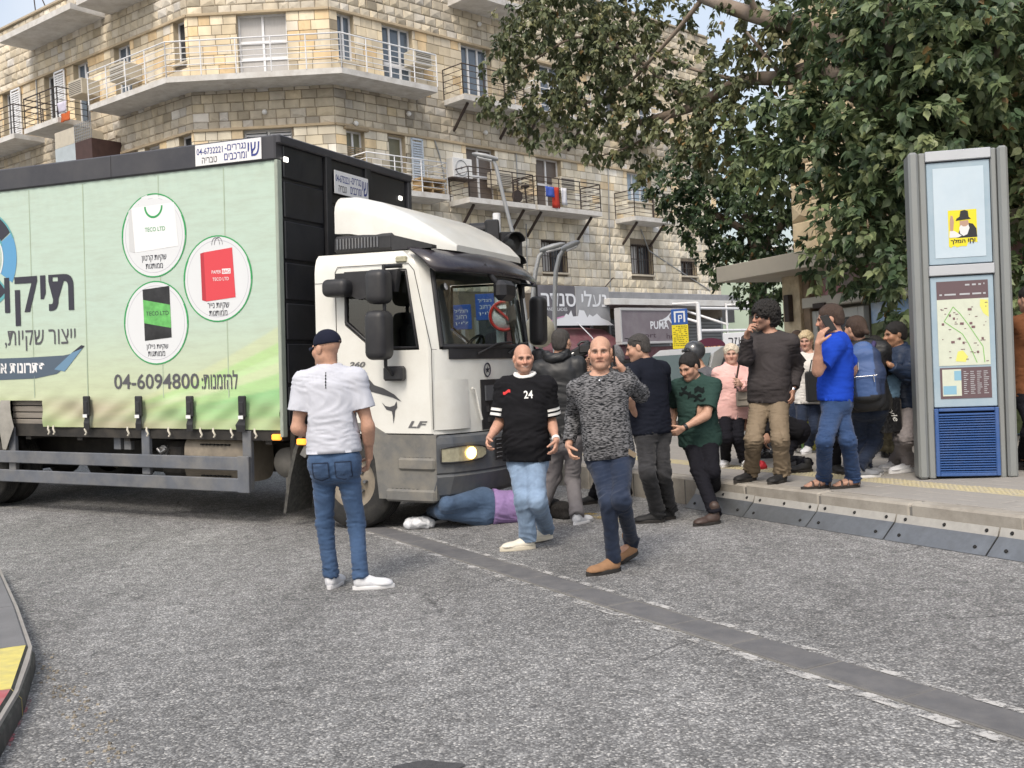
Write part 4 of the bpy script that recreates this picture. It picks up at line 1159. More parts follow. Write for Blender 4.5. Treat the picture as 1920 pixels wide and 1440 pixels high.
for y, z in ((.12, 3.70), (2.40, 3.62)):
 m = MB(); m.bbox(X1 + .03, X1 + .05, y - .035, y + .035, z - .025, z + .025, .006); T(m, 'marker_lamp', mat('marker_lens', (.9, .9, .85), rough=.3, emit=(1, .95, .85), estr=1.6))
# two maker's plates
def plate(Mp, w, h, on):
 m = MB(); m.bbox(-w / 2, w / 2, -.004, .004, -h / 2, h / 2, .002, M=Mp); p = T(m, 'maker_plate', M_wpaint)
 for body, cx, cz, ww, hh, mt in (('04-6732221', -.235, .045, .345, .08, M_blue), (RTL('טבריה'), -.24, -.068, .20, .075, M_ink2), (RTL('נגררים-'), .10, .055, .27, .075, M_blue), (RTL('ומרכבים'), .10, -.055, .29, .085, M_blue), (RTL('שי'), .335, .0, .15, .17, M_blue)):
  text_on('plate_lettering', body, ww * w / .86, hh * h / .26, Mp @ Matrix.Translation((cx * w / .86, -.006, cz * h / .26)), mt, p, bold=.006)
 return p
plate(Matrix.Translation((-1.36, -.036, 3.805)), .84, .215, None)
plate(Matrix.Translation((X1 + .075, 1.27, 3.60)) @ Matrix.Rotation(R(90), 4, 'Z'), .68, .25, None)
# ---- buckles, straps, torn corner, hooks
for x in (-3.37, -2.62, -1.92, -1.24):
 m = MB(); m.bbox(x - .045, x + .045, -.075, -.035, 1.10, 1.32, .01); m.bbox(x - .03, x + .03, -.085, -.07, 1.14, 1.26, .006); b = T(m, 'strap_buckle', M_bp)
 m = MB(); m.box(x - .03, x + .03, -.089, -.084, 1.085, 1.12); T(m, 'buckle_plate', M_wpaint, b)
 m = MB(); o = .06 if x == -1.24 else .02
 m.loft([[(x - .035, -.05, 1.10), (x + .03, -.05, 1.10), (x + .03, -.045, 1.10), (x - .035, -.045, 1.10)], [(x - .03 - o, -.06, 1.02), (x + .03, -.06, 1.02), (x + .03, -.05, 1.02), (x - .03 - o, -.05, 1.02)], [(x - .05 - o * .6, -.045, .95), (x + .02, -.045, .95), (x + .02, -.04, .95), (x - .05 - o * .6, -.04, .95)]]); T(m, 'strap_tail', M_bp, b)
for x in (-4.0, -3.92, -3.44, -2.82, -2.55, -2.25, -1.82, -1.65, -1.42, -1.12):
 m = MB(); m.tube([(x, -.02, .98), (x + .02, -.045, .95), (x + .05, -.05, .915), (x + .03, -.05, .89)], .011, 5); T(m, 'curtain_hook', mat('pale_cord', (.5, .47, .4), rough=.8))
m = MB(); m.loft([[(-4.75, -.02, 1.27), (-4.60, -.02, 1.27)], [(-4.74, -.07, 1.12), (-4.58, -.03, 1.12)], [(-4.75, -.05, .95), (-4.50, -.06, .97)], [(-4.74, -.02, .70), (-4.66, -.04, .70)]], caps=False, closed=False, smooth=True)
T(m, 'loose_flap', mat('grey_curtain_lining', (.27, .26, .235), rough=.7, var=.2, vscale=9))
for k in range(4):
 m = MB(); m.bbox(-4.66, -4.06, .06, .09, .985 + k * .075, 1.05 + k * .075, .006); T(m, 'side_board', mat('grey_board', (.21, .19, .165), rough=.8, var=.2, vscale=9, stretch=(.5, 1, 6)))
# ---- chassis, guard rails, tanks, wheels
for y in (.75, 1.75):
 m = MB(); m.box(X0 + .2, .9, y - .05, y + .05, .60, .86); T(m, 'chassis_rail', M_under)
for x in (-7.2, -6.2, -4.4, -3.6, -2.9, -1.0):
 m = MB(); m.box(x - .04, x + .04, .05, BW - .05, .82, .9); T(m, 'cross_member', M_under)
m = MB(); m.box(X0 + .2, X1, .5, 2.1, .84, .97); T(m, 'subframe', M_under)
m = MB(); m.box(-4.3, -1.0, 1.0, 1.5, .42, .84); T(m, 'driveline', M_under)
for z0, z1 in ((.55, .69), (.33, .47)):
 m = MB(); m.bbox(-4.95 if z0 > .5 else -4.95, -1.19, -.045, .0, z0, z1, .008); T(m, 'guard_rail', M_rail)
for x, z0, z1 in ((-1.245, .33, .96), (-2.60, .47, .96), (-4.62, .33, .96)):
 m = MB(); m.bbox(x - .055, x + .055, .003, .055, z0, z1, .006); T(m, 'guard_post', M_rail)
m = MB(); m.bbox(-1.33, -1.185, -.05, -.046 + .04, .325, .70, .006); T(m, 'guard_end_plate', M_rail)
m = MB()
ring_ = lambda x: [(x, .35 + math.copysign(abs(math.cos(a)) ** .5, math.cos(a)) * .25, .64 + math.copysign(abs(math.sin(a)) ** .5, math.sin(a)) * .24) for a in np.linspace(0, 2 * PI, 25)[:-1]]
m.loft([ring_(-2.15), ring_(-1.36)], smooth=True); tk_ = T(m, 'fuel_tank', M_tank)
m = MB()
for zz in (.80, .47):
 for k in range(8): m.box(-1.92 + k * .05, -1.89 + k * .05, .085, .092 + .02, zz - .008, zz + .008)
tag(T(m, 'tank_slots', M_hole, tk_), kind='stuff')
m = MB(); m.bbox(-2.55, -2.18, .15, .55, .42, .82, .06); T(m, 'battery_box', M_under)
m = MB(); m.cyl((-2.46, .12, .72), (-2.46, .2, .72), .06, 12); m.tube([(-2.52, .1, .74), (-2.46, .09, .70), (-2.40, .1, .74)], .02, 6); T(m, 'filler_cap', mat('chrome_cap', (.4, .4, .4), rough=.3, metal=.8))
for x in (-3.10, -2.95):
 m = MB(); m.bbox(x - .05, x + .05, .10, .16, .72, .96, .006); T(m, 'bracket', M_rail)
# spare wheel lying flat
def wheel(name, x, y, r, w, out, steer=0, spare=False, parent=None):
 Mw = Matrix.Translation((x, y, r if not spare else .55)) @ Matrix.Rotation(R(steer), 4, 'Z') @ (Matrix.Rotation(R(90 * out), 4, 'X') if not spare else Matrix.Identity(4))
 m = MB(); prof = [(r * .56, -w / 2), (r * .80, -w / 2 - .012), (r * .95, -w / 2 + .01), (r, -w / 2 + .05)]
 for k in range(4):
  a = -w / 2 + .05 + (w - .1) * k / 4; b = a + (w - .1) / 4; prof += [(r, b - .018), (r - .012, b - .014), (r - .012, b - .004), (r, b)]
 prof += [(r * .95, w / 2 - .01), (r * .80, w / 2 + .012), (r * .56, w / 2)]
 m.lathe(prof, 36, M=Mw); o = T(m, 'wheel', M_tyre, parent)
 m = MB(); m.lathe([(r * .57, w / 2 - .0), (r * .55, w / 2 - .03), (r * .50, w / 2 - .06), (r * .30, w / 2 - .10 + .03), (r * .20, w / 2 - .02), (r * .17, w / 2 + .05), (0, w / 2 + .055)], 28, M=Mw)
 rm = T(m, 'rim', M_rim, o)
 m = MB()
 for k in range(8):
  a = 2 * PI * k / 8; m.cyl((math.cos(a) * r * .27, math.sin(a) * r * .27, w / 2 - .09), (math.cos(a) * r * .27, math.sin(a) * r * .27, w / 2 - .02), .017, 6, M=Mw)
 tag(T(m, 'wheel_nuts', M_rail, o), kind='stuff')
 return o
wheel('wheel', -.02, .20, .47, .27, 1, 0); wheel('wheel', -.02, 2.05, .47, .27, -1, 0)
for y, o_ in ((.16, 1), (.46, 1), (2.16, -1), (2.46, -1)): wheel('wheel', -5.22, y, .47, .24, o_)
wheel('wheel', -2.95, 1.0, .46, .24, 1, 0, True)
m = MB(); m.cyl((-5.22, .3, .47), (-5.22, 2.3, .47), .11, 12); m.sphere((-5.22, 1.3, .47), .22, 12, 8); T(m, 'rear_axle', M_under)
m = MB(); m.cyl((-.02, .3, .45), (-.02, 1.95, .45), .08, 10); m.box(-.5, .9, .55, 1.7, .45, .95); T(m, 'front_axle_engine', M_under)
m = MB(); m.lathe([(0, -.02), (.13, -.015), (.155, 0), (.155, .28), (0, .28)], 22, M=Matrix.Translation((-.90, .28, .62)) @ Matrix.Rotation(R(-90), 4, 'X') @ Matrix.Rotation(R(180), 4, 'X') @ Matrix.Translation((0, 0, -.2))); m.cyl((-.86, .2, .47), (-.86, .2, .33), .04, 8); T(m, 'air_cleaner', mat('dusty_grey_drum', (.12, .115, .105), rough=.75, var=.25, vscale=6))
m = MB(); m.bbox(-.78, -.72, .10, .20, .60, .95, .01); T(m, 'air_bracket', M_under)
for x, y, z in ((-.86, .00, .90), (-.55, -.01, .86)):
 m = MB(); m.bbox(x - .05, x + .05, y - .03, y + .02, z - .03, z + .03, .01); T(m, 'side_marker', M_amber)
# near mudflap behind the front wheel
pr = [(-.49, 1.02), (-.56, .98), (-.66, .78), (-.74, .50), (-.80, .13), (-.77, .13), (-.70, .50), (-.62, .77), (-.53, .95), (-.47, 1.0)]
m = MB(); m.prism(pr, .0, .44, axis=1); T(m, 'mudflap', mat('mud_spattered_rubber', (.045, .045, .042), rough=.85, var=.4, vscale=35, dirt=(.12, .115, .10), dirtamt=.7, dscale=18))
# ---- cab
CW = 2.24; YC = CW / 2
def front(z, v, off=0.0):
 xc = .945 if z < 1.75 else .945 - .085 * (z - 1.75) / .77
 if z > 2.52: xc = .86 - .14 * (z - 2.52) / .18
 if z < 1.2: xc += .015
 bulge = .27 if z < 1.75 else .27 - .03 * (z - 1.75) / .8
 av = abs(v); ed = max(0.0, (av - .86) / .14)
 x = xc + bulge * (1 - av ** 2.2) - .05 * ed * ed
 y = YC + v * YC
 n = Vector((1, bulge * 2.2 * av ** 1.2 * (1 if v > 0 else -1) / YC, .1)).normalized()
 return Vector((x, y, z)) + n * off
zs = [.95, 1.10, 1.42, 1.75, 2.0, 2.26, 2.52, 2.60, 2.66, 2.70]
vv = [-1, -.975, -.93, -.86, -.66, -.44, -.22, 0, .22, .44, .66, .86, .93, .975, 1]
def cab_ring(z):
 ins = 0 if z < 2.55 else (.0, .012, .035, .075)[min(3, int((z - 2.52) / .05))]
 xw1 = .80 if z <= 1.76 else .80 - .125 * min(1, (z - 1.76) / .76)
 near = [(-.36, ins), (-.12, ins), (-.02, ins), (.30, ins), (xw1, ins)]
 fr = [front(z, v) for v in vv]
 pts = [Vector((x, y, z)) for x, y in near] + [Vector((p.x - (ins * 1.0), min(max(p.y, ins), CW - ins), z)) for p in fr] + [Vector((x, CW - y, z)) for x, y in near[::-1]]
 return pts
rings = [cab_ring(z) for z in zs]; nr = len(rings[0])
nf0 = 5; nf1 = nf0 + len(vv) - 1
cab = MB(); vs = [p for r_ in rings for p in r_]; fs = []
for j in range(len(zs) - 1):
 for k in range(nr):
  k2 = (k + 1) % nr
  win = 3 <= j <= 5
  if win and k in (2, 3): continue                       # near door window
  if win and k in (nr - 5, nr - 4): continue             # far door window
  if win and nf0 + 2 <= k < nf1 - 2: continue            # windscreen
  fs.append((j * nr + k, j * nr + k2, (j + 1) * nr + k2, (j + 1) * nr + k))
fs.append(tuple(range((len(zs) - 1) * nr, len(zs) * nr)))
cab.add(vs, fs, 0, smooth=True)
# slanted sill corner of the door windows
for y in (.0, CW):
 cab.add([(-.02, y, 1.75), (.30, y, 1.75), (-.02, y, 2.0)], [(0, 1, 2) if y == 0 else (2, 1, 0)], 0)
cab_o = T(cab, 'cab_body', M_tw)
sol = cab_o.modifiers.new('thick', 'SOLIDIFY'); sol.thickness = .035; sol.offset = -1
em = cab_o.modifiers.new('edge', 'EDGE_SPLIT'); em.split_angle = R(38)
# door seams
M_seamd = mat('dark_gap', (.03, .03, .03), rough=.8)
def line(pts, w=.006, name='door_gap', y=-.003):
 m = MB(); m.tube([(x, y, z) for x, z in pts], w * .6, 5); return T(m, name, M_seamd)
line([(-.12, 1.0), (-.12, 2.52), (-.09, 2.57), (.70, 2.57), (.76, 2.5), (.93, 1.75), (.935, 1.0)]); line([(-.12, .99), (.25, .99), (.42, .955), (.935, .955)]); line([(-.36, 2.42), (-.12, 2.42)], .004); line([(.93, 1.75), (.985, 1.75)], .004)
# door window glass and its rubber
wpts = [(.0, 2.50), (-.005, 2.03), (.31, 1.775), (.785, 1.775), (.672, 2.50)]
for y, nm in ((.012, 1), (CW - .012, -1)):
 m = MB(); m.add([(x, y, z) for x, z in wpts], [(0, 1, 2, 3, 4)]); T(m, 'door_window', M_sglass)
 m = MB(); q = [(x, y - .012 * nm, z) for x, z in wpts]; m.tube(q + [q[0]], .017, 6); T(m, 'window_seal', M_bp)
m = MB(); m.prism([(-.08, 2.38), (-.05, 2.50), (.64, 2.50), (.60, 2.30), (.50, 2.33), (.42, 2.27), (.2, 2.24)], -.10, -.02, axis=1); T(m, 'window_visor', M_bp)
# windscreen
rows = []
for z in (1.775, 2.0, 2.26, 2.505): rows.append([front(z, -.915 + 1.83 * i / 12, -.012) for i in range(13)])
m = MB(); m.loft(rows, closed=False, caps=False, smooth=True); ws = T(m, 'windscreen', M_wglass)
edge = rows[0] + [r_[-1] for r_ in rows[1:]] + rows[-1][::-1] + [r_[0] for r_ in rows[::-1][1:]]
m = MB(); m.tube([p + Vector((.012, 0, 0)) for p in edge], .028, 6, caps=False); T(m, 'windscreen_seal', M_bp)
m = MB(); m.loft([[front(z, -.86 + 1.72 * i / 12, .012) for i in range(13)] for z in (1.655, 1.76)], closed=False, caps=False); T(m, 'wiper_panel', M_bp)
for v0, v1 in ((-.55, .05), (-.05, .55)):
 m = MB(); m.tube([front(1.70, v0, .03), front(1.80, (v0 + v1) / 2, .03), front(1.82, v1, .025)], .012, 5); T(m, 'wiper', M_bp)
m = MB(); c = front(2.35, -.80, .004); m.lathe([(.0, .002), (.035, .002), (.035, 0)], 14, M=Matrix.Translation(c) @ Matrix.Rotation(R(75), 4, 'Y')); T(m, 'round_sticker', M_wpaint)
# sun visor
M_vis = mat('smoked_visor', (.030, .026, .034), rough=.22, spec=.6, var=.25, vscale=3, dirt=(.09, .085, .085), dirtamt=.45, dscale=3)
rows = []
for z, off, vv_ in ((2.70, .03, 1.0), (2.66, .09, 1.01), (2.58, .145, 1.01), (2.50, .165, 1.0), (2.46, .165, .97)):
 rows.append([front(z, -vv_ + 2 * vv_ * i / 16, off) if True else None for i in range(17)])
m = MB(); m.loft(rows, closed=False, caps=False, smooth=True); vo = T(m, 'sun_visor', M_vis)
sv = vo.modifiers.new('thick', 'SOLIDIFY'); sv.thickness = .02
# cab interior
m = MB(); m.box(-.30, .88, .06, CW - .06, .96, 1.0); T(m, 'cab_floor', M_cabin)
m = MB(); m.box(-.34, -.30, .05, CW - .05, 1.0, 2.62); T(m, 'cab_rear_wall', mat('cab_rear_trim', (.10, .085, .065), rough=.8, var=.2, vscale=3))
rows = [[front(z, -.9 + 1.8 * i / 12, o) for i in range(13)] for z, o in ((1.05, -.10), (1.66, -.07), (1.72, -.22), (1.70, -.42), (1.2, -.5))]
m = MB(); m.loft(rows, closed=False, caps=False, smooth=False); dash = T(m, 'dashboard', M_cabin)
rr = random.Random(4)
for x, y, w_, d_, a, mt in ((.93, .75, .3, .22, .3, M_wpaint), (.98, 1.05, .34, .24, -.3, mat('paper_blue_grey', (.40, .46, .52), rough=.7)), (.98, 1.4, .22, .30, .6, mat('cardboard', (.34, .18, .08), rough=.8)), (1.0, 1.6, .32, .22, .2, M_wpaint), (.9, .45, .3, .2, .1, M_cabin)):
 m = MB(); m.bbox(-w_ / 2, w_ / 2, -d_ / 2, d_ / 2, 0, .05, .02, M=Matrix.Translation((x - .10, y, 1.735)) @ Matrix.Rotation(a, 4, 'Z') @ Matrix.Rotation(R(-8), 4, 'Y')); tag(T(m, 'dashboard_papers', mt, dash))
m = MB(); Ms = Matrix.Translation((.52, 1.68, 1.72)) @ Matrix.Rotation(R(-60), 4, 'Y')
m.tube([(math.cos(a) * .22, math.sin(a) * .22, 0) for a in np.linspace(0, 2 * PI, 25)], .017, 6, M=Ms, caps=False); m.cyl((0, 0, 0), (0, 0, -.3), .04, 8, M=Ms); m.box(-.2, .2, -.02, .02, -.02, 0, M=Ms); T(m, 'steering_wheel', M_bp)
for y in (.55, 1.68):
 m = MB(); m.bbox(-.25, .25, y - .25, y + .25, 1.25, 1.42, .05); m.bbox(-.28, -.12, y - .24, y + .24, 1.4, 2.05, .05); m.bbox(-.27, -.14, y - .13, y + .13, 2.05, 2.28, .04); T(m, 'seat', M_cabin)
# mirrors
def soft(o, w):
 b = o.modifiers.new('round', 'BEVEL'); b.width = w; b.segments = 5; b.limit_method = 'NONE'
 o.data.polygons.foreach_set('use_smooth', [True] * len(o.data.polygons)); return o
def mirror_head(x0, x1, y0, y1, z0, z1, nm='mirror'):
 m = MB(); m.box(x0, x1, y0, y1, z0, z1); return soft(T(m, nm, M_bp), .07)
mirror_head(.40, .62, -.34, -.12, 2.18, 2.50); mirror_head(.40, .62, -.36, -.12, 1.66, 2.12)
m = MB(); m.tube([(.55, -.20, 2.55), (.55, -.20, 2.10), (.55, -.20, 1.60), (.56, -.10, 1.52)], .018, 6); m.tube([(.62, 0, 2.55), (.55, -.20, 2.53)], .02, 6); m.bbox(.45, .66, -.10, .0, 1.46, 1.60, .02); T(m, 'mirror_arm', M_bp)
m = MB(); m.box(-.14, .14, -.24, -.02, 2.27, 2.44); soft(T(m, 'blind_spot_mirror', M_bp), .06)
mirror_head(.92, 1.10, CW + .08, CW + .30, 1.80, 2.36); mirror_head(.94, 1.10, CW + .06, CW + .26, 1.45, 1.76)
m = MB(); m.tube([(.80, CW - .02, 2.50), (1.0, CW + .18, 2.48), (1.0, CW + .18, 2.3)], .018, 6); T(m, 'mirror_arm', M_bp); m = MB(); m.tube([(1.0, CW + .18, 1.75), (.90, CW - .02, 1.5)], .018, 6); T(m, 'mirror_arm', M_bp)
c = front(2.30, -.30, .22); m = MB(); m.tube([front(2.56, -.42, .15), front(2.42, -.36, .17), c], .03, 6); m.bbox(c.x - .05, c.x + .09, c.y - .17, c.y + .15, c.z - .10, c.z + .10, .05); T(m, 'kerb_mirror', M_bp)
# roof deflector
secs = [(-.22, 2.92, 3.30, .08), (.0, 2.90, 3.28, .02), (.3, 2.84, 3.20, .0), (.6, 2.78, 3.06, .04), (.85, 2.72, 2.90, .14), (1.02, 2.70, 2.76, .30)]
rings_ = []
for x, z0, z1, ins in secs:
 y0, y1 = .08 + ins, CW - .02 - ins; r_ = .17 if z1 - z0 > .3 else (z1 - z0) * .5
 pts = [(x, y0, z0)]
 for k in range(6): a = PI - k * PI / 10; pts.append((x + .03 * (k == 0) * 0, y0 + r_ + math.cos(a) * r_, z1 - r_ + math.sin(a) * r_))
 for k in range(6): a = PI / 2 - k * PI / 10; pts.append((x, y1 - r_ + math.cos(a) * r_, z1 - r_ + math.sin(a) * r_))
 pts.append((x, y1, z0)); rings_.append([Vector(p) for p in pts])
m = MB(); m.loft(rings_, smooth=True); df = T(m, 'roof_deflector', M_tw); e2 = df.modifiers.new('edge', 'EDGE_SPLIT'); e2.split_angle = R(50)
m = MB(); m.bbox(-.18, .50, .06, .20, 2.71, 2.88, .03); T(m, 'deflector_support', M_bp); m = MB(); m.prism([(.48, 2.71), (.48, 2.86), (.92, 2.74), (.92, 2.71)], .07, .16, axis=1); T(m, 'deflector_strut', M_bp)
m = MB()
for k in range(14): m.box(-.13 + k * .035, -.115 + k * .035, .05, .062, 2.75, 2.85)
tag(T(m, 'support_grille', M_rail), kind='stuff')
m = MB(); m.bbox(.56, .68, -.01, .03, 2.58, 2.64, .012); T(m, 'roof_side_lamp', M_lampglass)
# badges and decals on the door
y = -.006
def decal(name, body, x, z, w, h, mt, bold=.02, shear=.0): return text_on(name, body, w, h, Matrix.Translation((x, y, z)), mt, cab_o, bold=bold, shear=shear)
M_chrome = mat('grey_badge', (.15, .15, .155), rough=.35, metal=.3)
decal('door_lettering', '260', .11, 1.62, .19, .055, M_chrome, .03, .3); decal('door_lettering', 'LF', .77, 1.045, .21, .065, M_chrome, .03, .3)
def swoosh(pts, name='door_graphic'):
 m = MB(); P = [Vector((x, y, z)) for x, z in pts]; return mesh_np(name, P, [tuple(range(len(P)))], mat('graphite_decal', (.06, .06, .065), rough=.4), cab_o)
swoosh([(-.06, 1.60), (.10, 1.57), (.22, 1.50), (.30, 1.42), (.40, 1.39), (.52, 1.33), (.60, 1.26), (.50, 1.30), (.36, 1.335), (.25, 1.36), (.17, 1.47), (.06, 1.545)][::-1])
swoosh([(-.08, 1.52), (.02, 1.50), (.10, 1.45), (.14, 1.40), (.06, 1.44), (-.03, 1.47)][::-1])
swoosh([(x - .08, z + .02) for x, z in [(.46, 1.235), (.50, 1.20), (.55, 1.19), (.60, 1.205), (.625, 1.245), (.63, 1.185), (.605, 1.155), (.60, 1.10), (.585, 1.03), (.58, 1.10), (.57, 1.15), (.51, 1.165)][::-1]])
m = MB(); m.bbox(-.34, -.14, -.012, .0, 1.12, 1.32, .005); T(m, 'door_handle', M_tw)
# lower front: white corner panel, grille, emblem
rows = [[front(z, -.985 + .33 * i / 4, .03 if 0 < i < 4 else .006) for i in range(5)] for z in (.99, 1.05, 1.40, 1.46)]
m = MB(); m.loft(rows, closed=False, caps=False, smooth=True); T(m, 'corner_deflector', M_tw)
rows = [[front(z, -.985 + .33 * i / 4, .03 if 0 < i < 4 else .006) * 1 for i in range(5)] for z in (.99, 1.05, 1.40, 1.46)]
m = MB(); m.loft([[Vector((p.x, CW - p.y, p.z)) for p in r_][::-1] for r_ in rows], closed=False, caps=False, smooth=True); T(m, 'corner_deflector', M_tw)
m = MB(); m.tube([front(1.37, -.63, .03), front(1.36, -.60, .035), front(1.18, -.57, .035), front(1.06, -.53, .03)], .012, 5); T(m, 'step_handle', M_tw)
def fpanel(name, v0, v1, z0, z1, off, mt, n=10, th=.02):
 rows = [[front(z0, v0 + (v1 - v0) * i / n, 0.002) for i in range(n + 1)], [front(z0, v0 + (v1 - v0) * i / n, off) for i in range(n + 1)], [front(z1, v0 + (v1 - v0) * i / n, off) for i in range(n + 1)], [front(z1, v0 + (v1 - v0) * i / n, .002) for i in range(n + 1)]]
 m = MB(); m.loft(rows, closed=False, caps=False)
 m.add([r_[0] for r_ in rows], [(0, 1, 2, 3)]); m.add([r_[-1] for r_ in rows], [(3, 2, 1, 0)])
 return T(m, name, mt)
fpanel('grille_surround', -.50, .50, .96, 1.45, .012, M_bp); fpanel('grille_panel', -.45, .45, 1.24, 1.39, .03, mat('grey_grille_panel', (.085, .09, .10), rough=.4, var=.15, vscale=4)); fpanel('grille_slat', -.44, .44, 1.13, 1.19, .035, M_bp); fpanel('grille_slat', -.43, .43, 1.03, 1.08, .035, M_bp)
c = front(1.545, -.40, .008); Me = Matrix.Translation(c) @ Matrix.Rotation(R(90 - 4), 4, 'Y') @ Matrix.Rotation(R(90), 4, 'Z')
Me = frame(c, Vector((.20, 1, 0)).normalized(), Vector((-1, .20, 0)).normalized(), Vector((0, 0, 1)))
m = MB(); m.tube([(math.cos(a) * .05, -.0, math.sin(a) * .065) for a in np.linspace(0, 2 * PI, 21)], .007, 5, M=Me, caps=False)
st = [(math.sin(2 * PI * k / 10) * (.04 if k % 2 == 0 else .016), -.004, math.cos(2 * PI * k / 10) * (.04 if k % 2 == 0 else .016)) for k in range(10)]
m.add(st, [tuple(range(10))], M=Me); m.add(st, [tuple(range(9, -1, -1))], M=Me); T(m, 'front_emblem', M_ink)
# bumper with lamps
def bfront(z, v, off=0.0):
 p = front(1.0, v, off); p.z = z
 taper = -.06 * max(0, (.55 - z) / .2) ** 1.2
 return Vector((p.x + .055 + taper, YC + (p.y - YC) * 1.015, z))
n = 18
rows = [[bfront(z, -1 + 2 * i / n, o) for i in range(n + 1)] for z, o in ((.33, -.02), (.38, .02), (.55, .02), (.575, .0), (.59, .015), (.86, .015), (.92, .0), (.94, -.05))]
m = MB(); m.loft(rows, closed=False, caps=False, smooth=False)
for y_, s_ in ((-.01, 1), (CW + .01, -1)):
 m.box(.46, .97, min(y_, y_ + s_ * .06), max(y_, y_ + s_ * .06), .58, .93)
bp_ = T(m, 'bumper', M_gp); sb = bp_.modifiers.new('thick', 'SOLIDIFY'); sb.thickness = .03; sb.offset = -1
for s_ in (-1, 1):
 col_ = [(-.985, .69, .82), (-.93, .685, .83), (-.85, .685, .835), (-.76, .685, .835), (-.67, .69, .83), (-.60, .70, .82), (-.55, .73, .80)]
 low = [bfront(a_, v * s_, .036) for v, a_, b_ in col_]; hi = [bfront(b_, v * s_, .036) for v, a_, b_ in col_]
 m = MB(); m.loft([low, hi] if s_ > 0 else [hi, low], closed=False, caps=False); hl = T(m, 'headlight', M_lampglass); q = low + hi[::-1]
 c = bfront(.76, -.72 * s_, .030); m = MB(); m.sphere(c, (.04, .080, .060), 14, 8); T(m, 'headlight_bulb', M_lamp_on if s_ > 0 else M_lampglass, hl)
 m = MB(); m.tube(q + [q[0]], .009, 5); T(m, 'headlight_rim', M_bp, hl)
rows = [[bfront(z, -.42 + .84 * i / 8, .03) for i in range(9)] for z in (.66, .88)]
m = MB(); m.loft(rows, closed=False, caps=False)
m2_ = T(m, 'bumper_grille', M_bp)
m = MB()
for k in range(5):
 m.tube([bfront(.69 + k * .042, -.40 + .8 * i / 8, .034) for i in range(9)], .006, 4)
tag(T(m, 'grille_mesh', M_rail, m2_), kind='stuff')
# entry steps
m = MB(); m.prism([(.34, .33), (.97, .33), (.97, .945), (.44, .945), (.30, 1.02), (.16, 1.07), (.10, 1.02), (.24, .90), (.30, .7)], -.02, .04, axis=1); T(m, 'step_well', M_gpl)
for z, x0 in ((.66, .56), (.36, .42)):
 m = MB(); m.bbox(x0, .96, -.045, .12, z - .05, z + .07, .02); s_ = T(m, 'entry_step', M_gpl)
 m = MB()
 for k in range(7): m.box(x0 + .06 + k * .045, x0 + .085 + k * .045, -.02, .03, z + .069, z + .076)
 tag(T(m, 'step_tread', M_hole, s_), kind='stuff')
# wheel-arch lip
pr_o = [(math.cos(a) * .62 - .02, math.sin(a) * .60 + .47) for a in np.linspace(0.15, PI - .45, 16)]; pr_i = [(math.cos(a) * .55 - .02, math.sin(a) * .53 + .47) for a in np.linspace(0.15, PI - .45, 16)]
m = MB(); m.prism(pr_o + pr_i[::-1], -.01, .30, axis=1); T(m, 'wheel_arch', M_gpl, weld=False)
# ================================================================== shopfronts, signs, lamps, kiosk, neighbours
M_maroon = mat('maroon_awning', (.13, .045, .055), rough=.6, var=.12, vscale=5, dirt=(.22, .14, .14), dirtamt=.5, dscale=3)
M_shut = mat('grey_roller_shutter', (.19, .195, .20), rough=.5, metal=.3, var=.1, vscale=4)
M_signw = mat('sign_white', (.68, .70, .74), rough=.45)
def on(f, root=None): return (Matrix.Translation(root.location).inverted() if root else Matrix.Identity(4)) @ f.M
def fbox(f, x0p, y0p, x1p, y1p, d0, d1):
 a, b = f.px(x0p, y0p, d1), f.px(x1p, y1p, d1)
 return min(a[0], b[0]), max(a[0], b[0]), min(a[1], b[1]), max(a[1], b[1])
# concrete canopy over the shops
x0, x1, z0, z1 = fbox(FR, 1143, 559, 1410, 567, 0, 1.5)
m = MB(); m.bbox(x0, x1, -1.5, .05, z1 - .22, z1, .01, M=FR.M); o = m.build('shop_canopy', mat('white_canopy_render', (.62, .62, .61), rough=.8, var=.08, vscale=2, dirt=(.36, .34, .31), dirtamt=.6, dscale=2)); tag(o, 'white concrete canopy over the shops right of the shoe sign', 'canopy')
m = MB(); m.bbox(x0 + .6, x1, -.9, -.05, z1 + .01, z1 + .30, .02, M=FR.M); o = m.build('membrane', mat('grey_roof_sheet', (.22, .225, .24), rough=.7, var=.2, vscale=3)); tag(o, 'grey waterproof sheet lying on the shop canopy', 'roof sheet')
# dark shop openings and roller shutters in the ground floor wall
for k, (sa, sb, lab) in enumerate(((.6, 4.4, 'dark shop front at the building corner behind the cab'), (5.0, 10.6, 'dark shop front under the maroon awning'), (11.6, 15.2, 'grey shuttered shop front under the sports sign'), (15.6, 18.8, 'dark shop front behind the white steel frame'))):
 r_ = empty('shop_unit', FR.P((sa + sb) / 2, .1, .05), lab, 'shop front'); Mx = on(FR, r_)
 m = MB(); m.box(sa, sb, -.03, .02, .1, 3.3, M=Mx); m.build('opening', M_pane_dark, r_)
 m = MB()
 for xx in (sa, sb): m.box(xx - .06, xx + .06, -.08, .02, .1, 3.35, M=Mx)
 m.build('jambs', M_grey_metal, r_)
 if k >= 2:
  m = MB()
  for j in range(24): m.bbox(sa + .08, sb - .08, -.085, -.04, .2 + j * .125, .2 + j * .125 + .112, .012, M=Mx)
  tag(m.build('shutter_slats', M_shut, r_), kind='stuff')
